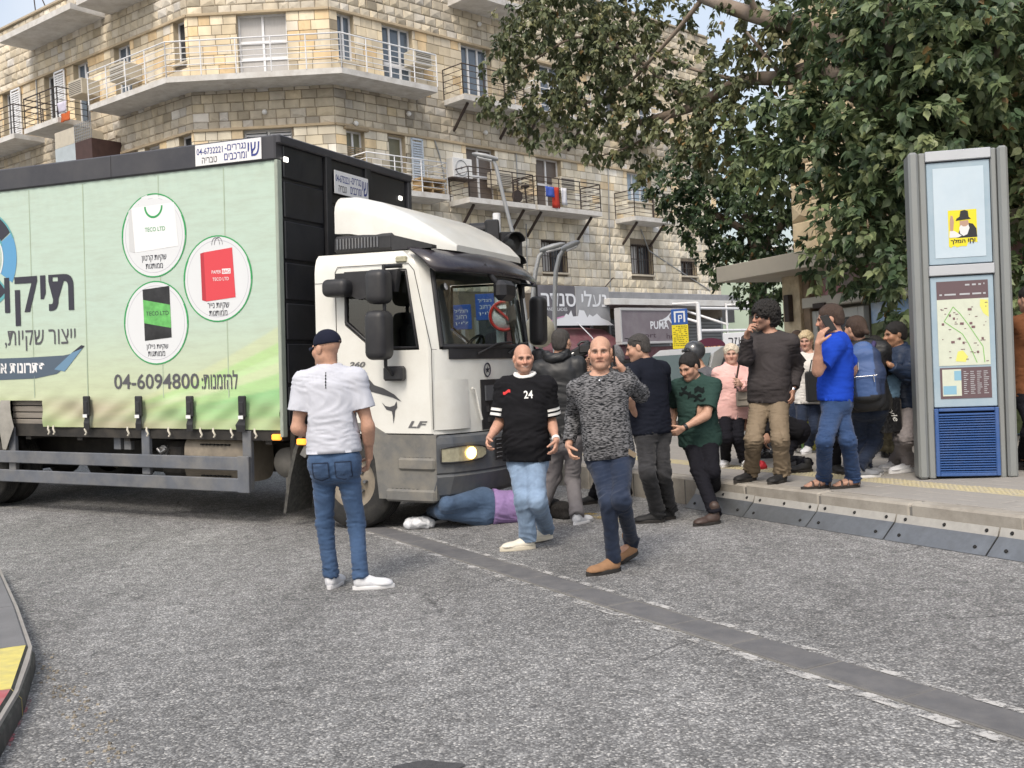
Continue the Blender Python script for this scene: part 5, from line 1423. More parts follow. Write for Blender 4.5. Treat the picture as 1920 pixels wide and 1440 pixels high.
# shoe shop sign
x0, x1, z0, z1 = fbox(FR, 1003, 534, 1143, 606, 0, 1.2)
r_ = empty('shop_sign', FR.P((x0 + x1) / 2, z0, 1.2), 'grey shoe shop sign with big white hebrew letters', 'shop sign'); Mx = on(FR, r_)
xm = (x0 + x1) / 2 + .05
for a, b, mt_ in ((x0, xm - .015, mat('dark_grey_sign_sheet', (.12, .115, .13), rough=.5, var=.35, vscale=1.2)), (xm + .015, x1, mat('pale_grey_sign_sheet', (.30, .305, .32), rough=.5, var=.25, vscale=1.2))):
 m = MB(); m.bbox(a, b, -1.25, -1.12, z0, z1, .015, M=Mx); m.build('sign_panel', mt_, r_)
zc = z0 + (z1 - z0) * .66; hh = (z1 - z0) * .44
text_on('sign_lettering', RTL('נעלי סנדר'), (x1 - x0) * .90, hh, Mx @ Matrix.Translation(((x0 + x1) / 2, -1.262, zc)), M_signw, r_, bold=.016)
text_on('sign_lettering', 'TANDO LADIES', (x1 - x0) * .30, .11, Mx @ Matrix.Translation((x0 + (x1 - x0) * .24, -1.262, z0 + (z1 - z0) * .37)), M_signw, r_)
# shoe silhouettes cut in white along the bottom
def prof_shape(pts, mt, nm, off=-1.268):
 P = [Mx @ Vector((x0 + u * (x1 - x0), off, z0 + v * (z1 - z0))) for u, v in pts]; mesh_np(nm, P, [tuple(range(len(P)))], mt, r_)
prof_shape([(.06, -.06), (1.04, -.06), (.96, .06), (.86, .14), (.80, .26), (.74, .18), (.69, .24), (.66, .15), (.62, .34), (.55, .36), (.53, .19), (.46, .18), (.44, .35), (.40, .22), (.37, .26), (.34, .18), (.24, .13), (.12, .03)], M_signw, 'shoe_artwork')
prof_shape([(.07, .0), (.12, .05), (.24, .15), (.34, .20), (.34, .17), (.24, .11), (.12, .01)], mat('sign_pink', (.55, .25, .42), rough=.5), 'pink_stripe', -1.272)
m = MB(); m.tube([FR.P(x1 - .1, z1, 1.15) - r_.location, FR.P(x1 + .4, z1 + .35, 1.15) - r_.location], .02, 5); m.build('sign_bracket', M_dark_metal, r_)
# maroon awning under it
xa, xb = FR.px(1002, 640, 1.6)[0], FR.px(1172, 650, 1.6)[0]; zt = FR.px(1080, 612, .9)[1]; zb = FR.px(1080, 668, 2.0)[1]
r2 = empty('awning', FR.P((xa + xb) / 2, zb, 1.0), 'maroon fabric awning under the shoe shop sign', 'awning'); Mx2 = on(FR, r2)
m = MB(); m.loft([[(xa + .3, -.1, zt), (xb - .3, -.1, zt)], [(xa + .25, -.9, zt - .12), (xb - .25, -.9, zt - .12)], [(xa, -1.7, zb + .25), (xb, -1.7, zb + .25)], [(xa, -1.72, zb), (xb, -1.72, zb)]], closed=False, caps=False, M=Mx2); m.add([(xa + .3, -.1, zt), (xa + .25, -.9, zt - .12), (xa, -1.7, zb), (xa + .2, -.1, zb)], [(0, 1, 2, 3)], M=Mx2); m.add([(xb - .3, -.1, zt), (xb - .25, -.9, zt - .12), (xb, -1.7, zb), (xb - .2, -.1, zb)], [(3, 2, 1, 0)], M=Mx2); aw = m.build('canopy_cloth', M_maroon, r2)
m = MB(); m.tube([Mx2 @ Vector((xm, -1.3, z0)), Mx2 @ Vector((xm + .3, -1.6, zt - .4)), Mx2 @ Vector((xm + 1.0, -1.75, zb - .2))], .02, 5); m.build('hanging_cable', M_signw, r2)
# sports shop sign
Xa, Xb, Za, Zb = fbox(FR, 1160, 580, 1287, 640, 0, 1.9)
r3 = empty('shop_sign', FR.P((Xa + Xb) / 2, Za, 1.9), 'mauve grey sports shop sign with leaping cat emblem', 'shop sign'); Mx = on(FR, r3)
m = MB(); m.bbox(Xa, Xb, -1.95, -1.75, Za, Zb, .01, M=Mx); m.build('sign_panel', mat('mauve_sign_sheet', (.17, .145, .165), rough=.6, var=.1, vscale=3, dirt=(.26, .25, .26), dirtamt=.4, dscale=2), r3)
m = MB()
for q in ((Xa - .03, Xb + .03, Zb - .04, Zb + .05), (Xa - .03, Xb + .03, Za - .05, Za + .03)): m.bbox(q[0], q[1], -1.98, -1.72, q[2], q[3], .008, M=Mx)
for q in (Xa, Xb): m.bbox(q - .04, q + .04, -1.98, -1.72, Za + .03, Zb - .04, .008, M=Mx)
m.build('sign_frame', mat('pale_metal_frame', (.42, .42, .43), rough=.5), r3)
SW, SH = Xb - Xa, Zb - Za
text_on('sign_lettering', 'PUMA', SW * .28, SH * .24, Mx @ Matrix.Translation((Xa + SW * .57, -1.957, Za + SH * .52)), M_signw, r3, bold=.02)
for tx_, u_ in (('sport', .36), ('home', .82)): text_on('sign_lettering', tx_, SW * .30, SH * .17, Mx @ Matrix.Translation((Xa + SW * u_, -1.957, Za + SH * .18)), mat('sign_plum', (.06, .035, .05), rough=.6), r3)
cat = [(.0, .30), (.10, .36), (.22, .40), (.36, .50), (.50, .62), (.62, .78), (.76, 1.0), (.80, .98), (.70, .76), (.66, .62), (.72, .44), (.78, .22), (.86, .02), (.78, .04), (.66, .28), (.58, .36), (.50, .28), (.40, .10), (.30, .0), (.34, .16), (.38, .30), (.26, .30), (.14, .24), (.04, .24)]
P = [Mx @ Vector((Xa + SW * (.62 + u * .25 - .06), -1.958, Za + SH * (.55 + v * .36))) for u, v in cat]
mesh_np('leaping_cat_emblem', P, [tuple(range(len(P)))], M_signw, r3)
m = MB(); m.bbox(Xa + .2, Xb + 1.2, -1.7, -.2, Za - .55, Za - .15, .02, M=FR.M); o = m.build('fascia_band', M_maroon); tag(o, 'maroon band under the sports shop sign', 'awning')
# white steel frame over the pavement cafe
r4 = empty('steel_frame', FR.P(17.5, 0, 2.5), 'white painted steel frame in front of the far shops', 'steel frame'); Mx = on(FR, r4)
fa, fb = FR.px(1310, 600, 2.6)[0], FR.px(1412, 600, 2.6)[0]
zt1, zm = FR.px(1318, 568, 2.6)[1], FR.px(1318, 578, 2.6)[1]; zl = FR.px(1318, 620, 2.6)[1]
def beam(p, q, w=.05, nm='beam'):
 m = MB(); m.cyl(Mx @ Vector(p), Mx @ Vector(q), w, 6); m.build(nm, M_white_metal, r4)
beam((fa, -2.6, .1), (fa, -2.6, zt1), .08, 'post'); beam((fb, -2.6, .1), (fb, -2.6, zt1), .07, 'post'); beam((fa, -2.6, zm), (fb, -2.6, zm)); beam((fa, -2.6, zl), (fb, -2.6, zl))
beam((fa - .9, -.6, zt1 + .1), (fa, -2.6, zl + .3)); beam((fa + .9, -.6, zt1 + .1), (fa + 1.9, -2.6, zl + .2)); beam((fa + (fb - fa) * .5, -2.6, .1), (fa + (fb - fa) * .5, -2.6, zt1), .04, 'post'); beam((fa, -2.6, zt1), (fa, -.3, zt1 + .1)); beam((fb, -2.6, zt1), (fb, -.3, zt1 + .1))
# hand-lettered white board and oval maroon sign
o_ = empty('hand_lettered_board', W(1388, 640, 25), 'white board with black hand lettered hebrew word behind the older woman', 'sign');
m = MB(); m.bbox(-.42, .42, -.02, .02, -.22, .22, .008); m.build('board', M_signw, o_); text_on('board_lettering', RTL('העזר'), .55, .20, Matrix.Translation((-.02, -.026, 0)), M_ink if 'M_ink' in globals() else M_dark_metal, o_, shear=.2)
o_ = empty('oval_sign', W(1331, 650, 23.5), 'small oval maroon sign with orange lettering above the white van', 'sign')
m = MB(); m.loft([[(math.cos(a) * .36, y, math.sin(a) * .20) for a in np.linspace(0, 2 * PI, 25)[:-1]] for y in (-.02, .02)][::-1]); m.build('board', mat('plum_sign', (.10, .02, .045), rough=.5), o_); text_on('sign_lettering', RTL('המונה'), .40, .12, Matrix.Translation((.05, -.028, -.05)), mat('sign_orange', (.75, .35, .08), rough=.5), o_)
m = MB(); m.cyl((0, .04, -.1), (0, .04, -2.4), .04, 8); m.build('post', M_grey_metal, o_)
# parking sign
c = W(1275, 617, 24.0)
o_ = empty('parking_sign', (c.x, c.y, gz(c.x, c.y)), 'blue and yellow parking sign with small print on a post', 'sign'); hz = c.z - gz(c.x, c.y)
m = MB(); m.cyl((0, .03, 0), (0, .03, hz + .45), .03, 8); m.build('post', M_grey_metal, o_)
w_ = .19
m = MB(); m.bbox(-w_, w_, -.015, .0, hz - .46, hz + .10, .004); m.build('yellow_plate', mat('sign_yellow', (.75, .62, .03), rough=.45), o_)
m = MB(); m.bbox(-w_, w_, -.017, .0, hz + .105, hz + .47, .004); m.build('blue_plate', mat('sign_blue', (.03, .10, .36), rough=.45), o_)
m = MB()
for q in ((-.13, .13, hz + .38, hz + .42), (-.13, -.09, hz + .16, hz + .38), (.09, .13, hz + .16, hz + .38), (-.035, -.005, hz + .16, hz + .33), (-.005, .055, hz + .305, hz + .33), (-.005, .055, hz + .235, hz + .258), (.035, .058, hz + .258, hz + .305)): m.box(q[0], q[1], -.021, -.0172, q[2], q[3])
m.build('parking_symbol', M_signw, o_)
m = MB(); rr = random.Random(2)
for k in range(11):
 x = -.16
 while x < .15:
  l_ = rr.uniform(.02, .06);
  if rr.random() < .85: m.box(x, min(x + l_, .16), -.0185, -.0152, hz + .06 - k * .045, hz + .072 - k * .045)
  x += l_ + .015
tag(m.build('small_print', M_dark_metal, o_), kind='stuff')
# ---- street lamps
M_lampm = mat('grey_lamp_paint', (.30, .31, .32), rough=.5, metal=.2, var=.06)
def street_lamp(pts, Y, head, lab, r=.040):
 P = [W(px_, py_, Y) for px_, py_ in pts]; b = Vector((P[0].x, P[0].y, gz(P[0].x, P[0].y)))
 r_ = empty('street_lamp', b, lab, 'street lamp', 'grey street lamps behind the lorry')
 path = [Vector((P[0].x, P[0].y, b.z))] + P
 m = MB(); m.tube([p - b for p in path], [r * 1.25] + [r] * (len(P) - 1) + [r * .8], 8); m.build('pole', M_lampm, r_)
 a, c = W(*head[0], Y) - b, W(*head[1], Y) - b; d = (c - a); L_ = d.length; u = d.normalized(); side = Vector((0, 1, 0)); up = u.cross(side) * -1
 if up.z < 0: up = -up
 rings = []
 for t, w, h in ((0, .05, .03), (.12, .09, .05), (.5, .13, .065), (.85, .11, .05), (1, .03, .02)):
  p = a + d * t; rings.append([p + side * math.cos(k * PI / 4) * w + up * math.sin(k * PI / 4) * h for k in range(8)])
 m = MB(); m.loft(rings, smooth=True); m.build('lamp_head', M_lampm, r_)
 m = MB(); p = a + d * .5 - up * .055; m.bbox(-L_ * .28, L_ * .28, -.08, .08, -.015, .01, .005, M=frame(p, u, side, up)); m.build('lamp_lens', mat('frosted_lens', (.55, .56, .58), rough=.3), r_)
street_lamp([(985, 590), (962, 440), (944, 370), (930, 312), (924, 298)], 22, ((934, 299), (885, 288)), 'street lamp with leaning pole above the lorry cab')
street_lamp([(994, 620), (1000, 545), (1004, 510), (1011, 480), (1022, 468)], 19, ((1012, 470), (1060, 457)), 'left one of the paired street lamps beside the cab mirror')
street_lamp([(1040, 640), (1040, 560), (1042, 510), (1049, 480), (1060, 464)], 18, ((1052, 468), (1087, 453)), 'right one of the paired street lamps, standing before the shoe sign')
# ---- traffic light pole with heads and signs
c = W(934, 560, 14.2); gzv_ = gz(c.x, c.y)
tl = empty('traffic_light', (c.x, c.y, gzv_), 'black traffic light with white pole behind the lorry windscreen', 'traffic light')
def loc_(px_, py_): return W(px_, py_, 14.2) - tl.location
m = MB(); m.tube([Vector((.02, 0, 0)), loc_(936, 600), loc_(931, 400)], .055, 10); m.build('pole', M_white_metal, tl)
def head(px0, py0, px1, py1, yaw, lamps=3):
 a, b = loc_(px0, py0), loc_(px1, py1); cx = (a + b) / 2; w = .16; h = abs(a.z - b.z) / 2
 M0 = Matrix.Translation(cx) @ Matrix.Rotation(R(yaw), 4, 'Z')
 m = MB(); m.bbox(-w, w, -.05, .14, -h, h, .02, M=M0); hd = m.build('signal_head', M_bp if 'M_bp' in globals() else M_dark_metal, tl)
 for k in range(lamps):
  z = h - (k + .5) * 2 * h / lamps; rr_ = h / lamps * .80
  m = MB(); m.lathe([(0, 0), (rr_ * .9, .006), (rr_, 0)], 16, M=M0 @ Matrix.Translation((0, -.052, z)) @ Matrix.Rotation(R(90), 4, 'X')); m.build('signal_lens', mat('dark_signal_lens', (.05, .05, .05), rough=.15), hd)
  n = 12; q = [[(math.cos(PI * i / n) * rr_ * 1.05, -.05, z + math.sin(PI * i / n) * rr_ * 1.05) for i in range(n + 1)], [(math.cos(PI * i / n) * rr_ * 1.05, -.05 - .20 * (1 - .2 * math.sin(PI * i / n) * 0), z + math.sin(PI * i / n) * rr_ * 1.02) for i in range(n + 1)]]
  m = MB(); m.loft(q, closed=False, caps=False, M=M0); vv_ = m.build('visor', M_bp if 'M_bp' in globals() else M_dark_metal, hd)
  s_ = vv_.modifiers.new('thick', 'SOLIDIFY'); s_.thickness = .008
head(943, 436, 976, 560, 20); head(905, 415, 928, 520, -80)
m = MB()
for k, (px_, py_, w_, h_) in enumerate(((866, 596, .14, .17), (910, 577, .13, .18))):
 q = loc_(px_, py_); b = MB(); b.bbox(q.x - w_, q.x + w_, q.y - .162, q.y - .15, q.z - h_, q.z + h_, .01); sg = b.build('street_name_sign', mat('street_sign_blue', (.03, .09, .38), rough=.4), tl)
 for j, (tx, ww) in enumerate(((RTL('הגליל'), .18), (RTL('רחוב'), .15), (RTL('לוין'), .18))):
  text_on('sign_lettering', tx, ww, .05, Matrix.Translation((q.x, q.y - .165, q.z + h_ * (.5 - j * .5))), M_signw, sg)
q = loc_(946, 594)
b = MB(); b.lathe([(0, .0), (.22, .0), (.22, -.012), (0, -.012)], 28, M=Matrix.Translation((q.x, q.y - .20, q.z)) @ Matrix.Rotation(R(90), 4, 'X')); ns = b.build('turn_ban_sign', M_signw, tl)
b = MB();
for rad in (.195,): b.tube([(q.x + math.cos(a) * rad, q.y - .212, q.z + math.sin(a) * rad) for a in np.linspace(0, 2 * PI, 33)], .022, 5, caps=False)
b.tube([(q.x - .14, q.y - .222, q.z + .14), (q.x + .14, q.y - .222, q.z - .14)], .02, 5); b.build('red_ring', mat('sign_red', (.55, .02, .02), rough=.4), ns)
b = MB(); b.box(q.x + .02, q.x + .065, q.y - .218, q.y - .212, q.z - .12, q.z + .06); b.box(q.x - .07, q.x + .065, q.y - .218, q.y - .212, q.z + .06, q.z + .10); b.prism([(q.x - .13, q.z + .08), (q.x - .07, q.z + .03), (q.x - .07, q.z + .13)], q.y - .218, q.y - .212, axis=1); b.build('black_arrow', M_bp if 'M_bp' in globals() else M_dark_metal, ns)
# round sign seen from behind
c = W(1012, 620, 15.0)
o_ = empty('round_sign', (c.x, c.y, gz(c.x, c.y)), 'cream back of a round road sign beside the far cab mirror', 'sign'); h = c.z - gz(c.x, c.y)
m = MB(); m.lathe([(0, 0), (.25, 0), (.25, .012), (0, .012)], 28, M=Matrix.Translation((0, 0, h)) @ Matrix.Rotation(R(28), 4, 'Z') @ Matrix.Rotation(R(90), 4, 'X')); m.build('disc', mat('cream_sign_back', (.58, .55, .45), rough=.5, var=.1), o_)
m = MB(); m.tube([(0, .03, 0), (0, .03, h + .2)], .03, 8); m.build('post', M_grey_metal, o_)
# ---- white van
vc = W(1338, 700, 19.5)
van = empty('white_van', (vc.x, vc.y, gz(vc.x, vc.y)), 'white van with yellow number plate parked behind the crowd', 'van'); van.rotation_euler = (0, 0, R(226)); van.scale = (.80, .92, .84)
M_vw = mat('van_white_paint', (.66, .67, .66), rough=.3, coat=.3, var=.03)
sec = lambda x, w, z0, z1, t: [Vector((x, -w, z0)), Vector((x, w, z0)), Vector((x, w, (z0 + z1) * .55)), Vector((x, w - t, z1)), Vector((x, -w + t, z1)), Vector((x, -w, (z0 + z1) * .55))]
m = MB(); m.loft([sec(-2.6, .88, .35, 2.05, .14), sec(.9, .90, .35, 2.08, .14), sec(1.25, .90, .35, 1.95, .16), sec(1.85, .89, .35, 1.18, .06), sec(2.35, .84, .35, 1.0, .08), sec(2.45, .80, .40, .85, .06)]); m.build('body', M_vw, van)
m = MB(); m.add([(1.29, -.70, 1.93), (1.29, .70, 1.93), (1.86, .80, 1.21), (1.86, -.80, 1.21)], [(0, 1, 2, 3)], M=Matrix.Translation((.02, 0, .02))); m.build('windscreen', mat('greenish_windscreen', (.12, .16, .14), rough=.08, spec=.8), van)
for s_ in (-1, 1):
 m = MB(); m.add([(1.15, s_ * .90, 1.85), (.35, s_ * .90, 1.88), (.35, s_ * .912, 1.25), (1.65, s_ * .912, 1.25)], [(0, 1, 2, 3) if s_ > 0 else (3, 2, 1, 0)]); m.build('side_window', M_pane_dark, van)
 m = MB(); m.bbox(2.25, 2.47, s_ * .72 - .14, s_ * .72 + .14, .72, .95, .04); m.build('headlight', M_lampglass if 'M_lampglass' in globals() else M_signw, van)
 m = MB(); m.bbox(1.35, 1.5, s_ * 1.02 - .1, s_ * 1.02 + .1, 1.2, 1.45, .04); m.build('wing_mirror', M_dark_metal, van)
 for x in (1.55, -1.75):
  m = MB(); m.lathe([(.16, -.1), (.30, -.1), (.33, -.06), (.33, .06), (.30, .1), (.16, .1)], 22, M=Matrix.Translation((x, s_ * .8, .33)) @ Matrix.Rotation(R(90), 4, 'X')); m.build('wheel', mat('van_tyre', (.02, .02, .02), rough=.8), van)
for k in range(4):
 m = MB(); m.bbox(2.40, 2.475, -.5, .5, .62 + k * .06, .65 + k * .06, .006); m.build('grille_bar', M_grey_metal, van)
m = MB(); m.bbox(2.35, 2.55, -.86, .86, .35, .58, .05); m.build('bumper', M_dark_metal, van)
m = MB(); m.bbox(2.54, 2.56, -.26, .26, .42, .53, .004); pl_ = m.build('number_plate', mat('plate_yellow', (.75, .55, .02), rough=.4), van)
m = MB(); m.bbox(1.92, 1.95, -.22, .22, 1.02, 1.16, .02); m.build('red_sticker', mat('van_red', (.5, .03, .03), rough=.4), van)
# ---- neighbouring shop building on the right
PB = W(1470, 620, 17.0)
FB = Facade('shop', (PB.x, PB.y), (.42, -.907), 9.5, SK, 9)
shop = empty('corner_shop', FB.P(0, SK, 0), 'pale stone corner shop with flat canopy and sunflower mural behind the tree', 'shop'); Mx = Matrix.Translation(shop.location).inverted() @ FB.M
def bx_(nm, x0, x1, y0, y1, z0, z1, mt, b=.008):
 m = MB(); m.bbox(x0, x1, y0, y1, z0, z1, b, M=Mx); return m.build(nm, mt, shop)
M_pst = mat('pale_rough_stone', (.56, .47, .33), rough=.95, var=.25, vscale=5, bump=.8, bscale=18, dirt=(.30, .22, .14), dirtamt=.7, dscale=4)
zc = FB.px(1480, 518, 0)[1]
bx_('pillar', .0, .42, .003, .5, SK - .25, zc, M_pst); bx_('pillar_side', .42, .58, .06, .5, SK - .25, zc, mat('brown_stone', (.22, .16, .11), rough=.9, var=.3, vscale=6))
bx_('wall', .0, 9.5, .30, 4.5, SK - .25, zc, mat('shop_render', (.40, .36, .30), rough=.9, var=.1))
bx_('canopy_slab', -.75, 9.5, -.75, 4.5, zc, zc + .26, mat('beige_canopy', (.48, .43, .35), rough=.85, var=.08, vscale=2))
bx_('upper_wall', .05, 9.5, .25, 4.5, zc + .263, zc + 4.2, mat('sandy_mortar', (.30, .24, .16), rough=.95))
rr = random.Random(9); n_single = 0; rm = MB()
z = zc + .27
while z < zc + 4.1:
 x = .06
 while x < 9.4:
  w = rr.uniform(.45, .75); x1_ = min(x + w, 9.45); g = rr.gauss(1, .08)
  vs, fs = stone_geo(FB, x + .006, x1_ - .006, z + .006, z + .30, True, int(x * 97 + z * 31)); vs = [(a, b + .25, c_) for a, b, c_ in vs]
  col = (.58 * g, .475 * g, .32 * g)
  if x < 4.5 and n_single < 110: m = MB(); m.add(vs, fs, 0, col, Mx); m.build('stone', M_stone, shop, cols=True); n_single += 1
  else: rm.add(vs, fs, 0, col, Mx)
  x = x1_
 z += .31
tag(rm.build('stonework', M_stone, shop, cols=True), kind='stuff')
hx0, hz0 = FB.px(1500, 578, .05); hx1, hz1 = FB.px(1660, 550, .05)
zh0 = FB.px(1500, 580, .0)[1]; zh1 = FB.px(1500, 567, .0)[1]
bx_('header_beam', .58, 9.4, -.10, .28, zh0, zh1 + .05, mat('beige_header', (.44, .41, .35), rough=.7, var=.06))
M_gra = mat('shopfront_graphic', (.40, .34, .34), rough=.4, var=.5, vscale=2.2, dirt=(.42, .06, .04), dirtamt=1.0, dscale=1.6)
bx_('picture_panel', .62, 9.3, .22, .29, zh1 + .06, zc - .01, M_gra, .003)
P = lambda u, v: Mx @ Vector((u, .213, zh1 + .06 + v * (zc - zh1 - .07)))
for nm, pts, mt in (('red_figure', [(2.3, 0), (2.9, .0), (2.75, .5), (2.55, .95), (2.4, .6)], mat('graphic_red', (.50, .07, .04), rough=.4)), ('pale_figure', [(3.2, .1), (3.5, .05), (3.9, .8), (3.6, .9)], M_signw), ('dark_figure', [(1.5, .0), (1.9, .0), (2.0, .8), (1.6, .9)], M_dark_metal), ('pink_figure', [(.8, .0), (1.2, .05), (1.1, .6), (.75, .5)], mat('graphic_pink', (.55, .25, .28), rough=.4)), ('white_stripes', [(1.5, .1), (1.95, .1), (1.95, .2), (1.5, .2)], M_signw)):
 mesh_np(nm, [P(*q) for q in pts], [tuple(range(len(pts)))], mt, shop)
# door
dx0 = FB.px(1512, 590, 0)[0]; dx1 = FB.px(1610, 590, 0)[0]
for a, b, c_, d_ in ((dx0, dx0 + .12, SK, zh0 - .05), (dx1 - .12, dx1, SK, zh0 - .05), (dx0 + .12, dx1 - .12, zh0 - .2, zh0 - .05), (dx0 - .25, dx0 - .13, SK, zh0)): bx_('door_frame', a, b, .10, .22, c_, d_, mat('pale_grey_door', (.46, .46, .43), rough=.5))
bx_('door_glass', dx0 + .12, dx1 - .12, .24, .27, SK, zh0 - .2, M_pane_dark, .002)
a_ = FB.px(1536, 573, .12); bx_('header_unit', a_[0] - .14, a_[0] + .14, -.14, -.102, a_[1] - .04, a_[1] + .04, M_dark_metal)
mx0, mx1 = dx1 + .05, dx1 + 2.9
bx_('mural_panel', mx0, mx1, .20, .29, SK + .02, zh0 - .02, mat('mural_sky_blue', (.16, .36, .66), rough=.5, var=.1, vscale=2, dirt=(.7, .74, .8), dirtamt=1.0, dscale=1.3), .003)
M_pet, M_core, M_leafp = mat('mural_petal', (.70, .55, .24), rough=.5), mat('mural_core', (.10, .05, .04), rough=.5), mat('mural_leaf', (.14, .17, .07), rough=.5, var=.6, vscale=14)
mesh_np('mural_leaves', [Mx @ Vector((u, .193, v)) for u, v in ((mx0, SK + .03), (mx1, SK + .03), (mx1, 2.1), (mx1 - .7, 2.2), (mx1 - 1.3, 2.0), (mx0 + .9, 2.1), (mx0 + .4, 1.95), (mx0, 1.9))], [tuple(range(8))], M_leafp, shop)
for u, v, r_ in ((mx0 + .42, zh0 - .62, .27), (mx0 + .85, zh0 - .95, .16), (mx0 + 1.35, zh0 - .90, .19), (mx0 + 2.1, zh0 - .8, .22)):
 n = 32; pts = [Mx @ Vector((u + math.cos(2 * PI * k / n) * r_ * (1 if k % 2 else .74) * .8, .188, v + math.sin(2 * PI * k / n) * r_ * (1 if k % 2 else .74) * 1.25)) for k in range(n)]
 mesh_np('mural_sunflower', pts, [tuple(range(n))], M_pet, shop); pts = [Mx @ Vector((u + math.cos(2 * PI * k / 16) * r_ * .42, .184, v + math.sin(2 * PI * k / 16) * r_ * .66)) for k in range(16)]; mesh_np('mural_flower_core', pts, [tuple(range(16))], M_core, shop)
a_ = FB.px(1481, 578, .02); bx_('wall_light', a_[0] - .06, a_[0] + .06, -.10, .002, a_[1] - .22, a_[1] + .22, M_dark_metal)
# pale green building beyond
o_ = empty('green_building', (14, 54, 0), 'pale green rendered building beyond the end of the stone block', 'building')
m = MB(); m.box(-4.2, 6, 0, 12, 0, 7.2); m.build('wall', mat('pale_green_render', (.42, .50, .40), rough=.9, var=.06, vscale=1), o_)
m = MB(); m.bbox(-4.4, 6.2, -.2, 12.2, 7.2, 7.45, .02); m.build('parapet', M_slabc, o_)
for x in (-3.2, -.8, 1.6):
 m = MB(); m.box(x, x + 1.1, -.03, .0, 3.6, 5.0); w_ = m.build('window', M_pane_dark, o_)
# far block closing the street end
o_ = empty('far_building', (2, 90, 0), 'pale distant block closing the street', 'building'); m = MB(); m.box(-6, 40, 0, 10, 0, 6.5); m.build('wall', mat('far_render', (.55, .55, .52), rough=.9, var=.06, vscale=1), o_)
for k in range(9):
 m = MB(); m.box(-4 + k * 4.6, -2.4 + k * 4.6, -.05, 0, 3, 4.6); m.build('window', M_pane_dark, o_)
# ---- information pillar
kb0, kb1 = G(1722, 899, SK), G(1909, 894, SK)
kx, ky = (kb0.x + kb1.x) / 2, (kb0.y + kb1.y) / 2
KW = (kb1 - kb0).length; KH = W(1795, 281, ky).z - SK
kio = empty('information_pillar', (kx, ky, SK), 'tall grey information pillar with city map and blue louvred base', 'information pillar')
kio.rotation_euler = (0, R(.9), math.atan2(kb1.y - kb0.y, kb1.x - kb0.x) + R(2))
M_kp = mat('grey_pillar_paint', (.24, .255, .255), rough=.45, metal=.2, var=.05, vscale=2, dirt=(.17, .17, .16), dirtamt=.4, dscale=2)
M_kl = mat('silver_bar_paint', (.46, .48, .51), rough=.4, metal=.25, var=.04)
M_kb = mat('louvre_blue_paint', (.035, .095, .28), rough=.45, var=.1, vscale=5, dirt=(.10, .13, .22), dirtamt=.4, dscale=5)
hw = KW / 2
def kbx(nm, x0, x1, y0, y1, z0, z1, mt, b=.006, par=None):
 m = MB(); m.bbox(x0, x1, y0, y1, z0, z1, b); return m.build(nm, mt, par or kio)
kbx('post', -hw, -hw + .085, -.05, .22, 0, KH, M_kp, .02); kbx('post', -hw + .09, -hw + .15, -.02, .20, 0, KH - .01, M_kp, .01)
kbx('post', hw - .085, hw, -.05, .22, 0, KH, M_kp, .02); kbx('post', hw - .14, hw - .09, -.02, .20, 0, KH - .01, M_kp, .01)
xi0, xi1 = -hw + .155, hw - .145; kw = xi1 - xi0
fz = lambda py: KH * (1 - (py - 281) / (896 - 281))
kbx('back_panel', xi0, xi1, .10, .20, 0, KH - .02, M_kp)
kbx('top_bar', xi0 - .01, xi1 + .01, -.035, .09, fz(301), KH - .004, M_kl); kbx('middle_bar', xi0 - .01, xi1 + .01, -.035, .09, fz(515), fz(496), M_kl)
M_case = mat('blue_grey_case', (.30, .40, .48), rough=.25, var=.05, vscale=3, dirt=(.42, .48, .52), dirtamt=.4, dscale=3)
up_ = kbx('upper_case', xi0, xi1, -.01, .09, fz(494), fz(303), M_case); lo_c = kbx('lower_case', xi0, xi1, -.01, .09, fz(762), fz(517), M_case)
def kq(nm, x0, x1, z0, z1, off, mt, par): return mesh_np(nm, [(x0, -.012 - off, z0), (x1, -.012 - off, z0), (x1, -.012 - off, z1), (x0, -.012 - off, z1)], [(0, 1, 2, 3)], mt, par)
kxf = lambda u: xi0 + kw * u
kq('blank_poster', kxf(.10), kxf(.90), fz(482), fz(314), .002, mat('blank_pale_poster', (.46, .56, .64), rough=.35, var=.04, vscale=3, dirt=(.58, .65, .70), dirtamt=.4, dscale=2), up_)
py0, py1 = fz(446), fz(394); px0_, px1_ = kxf(.32), kxf(.77); pw, ph = px1_ - px0_, py1 - py0
M_py = mat('poster_yellow', (.72, .62, .02), rough=.5); M_pb = mat('poster_black', (.015, .015, .018), rough=.5); M_pskin = mat('poster_skin', (.42, .27, .20), rough=.5); M_pwh = mat('poster_white', (.66, .66, .66), rough=.5)
kq('yellow_poster', px0_, px1_, py0, py1, .004, M_py, up_)
mesh_np('torn_poster_edge', [(px0_ + pw * u, -.0161, fz(446) - .0005 + v * .085) for u, v in ((0, 0), (0, -.85), (.08, -1.0), (.16, -.8), (.3, -.95), (.45, -.85), (.62, -.9), (.68, -.5), (.8, -.45), (1.0, -.55), (1.0, 0))][::-1], [tuple(range(11))], M_py, up_)
def pshape(nm, pts, mt, off): mesh_np(nm, [(px0_ + pw * u, -.012 - off, py0 + ph * v) for u, v in pts], [tuple(range(len(pts)))], mt, up_)
pshape('poster_coat', [(.28, .0), (1.0, .0), (.98, .30), (.86, .48), (.70, .52), (.60, .40), (.45, .38), (.36, .22)], M_pb, .0052)
pshape('poster_face', [(.40, .42), (.46, .30), (.66, .28), (.72, .46), (.70, .62), (.40, .60)], M_pskin, .0058)
pshape('poster_beard', [(.38, .36), (.40, .16), (.52, .06), (.66, .12), (.74, .34), (.70, .46), (.62, .40), (.52, .40), (.44, .46)], M_pwh, .0064)
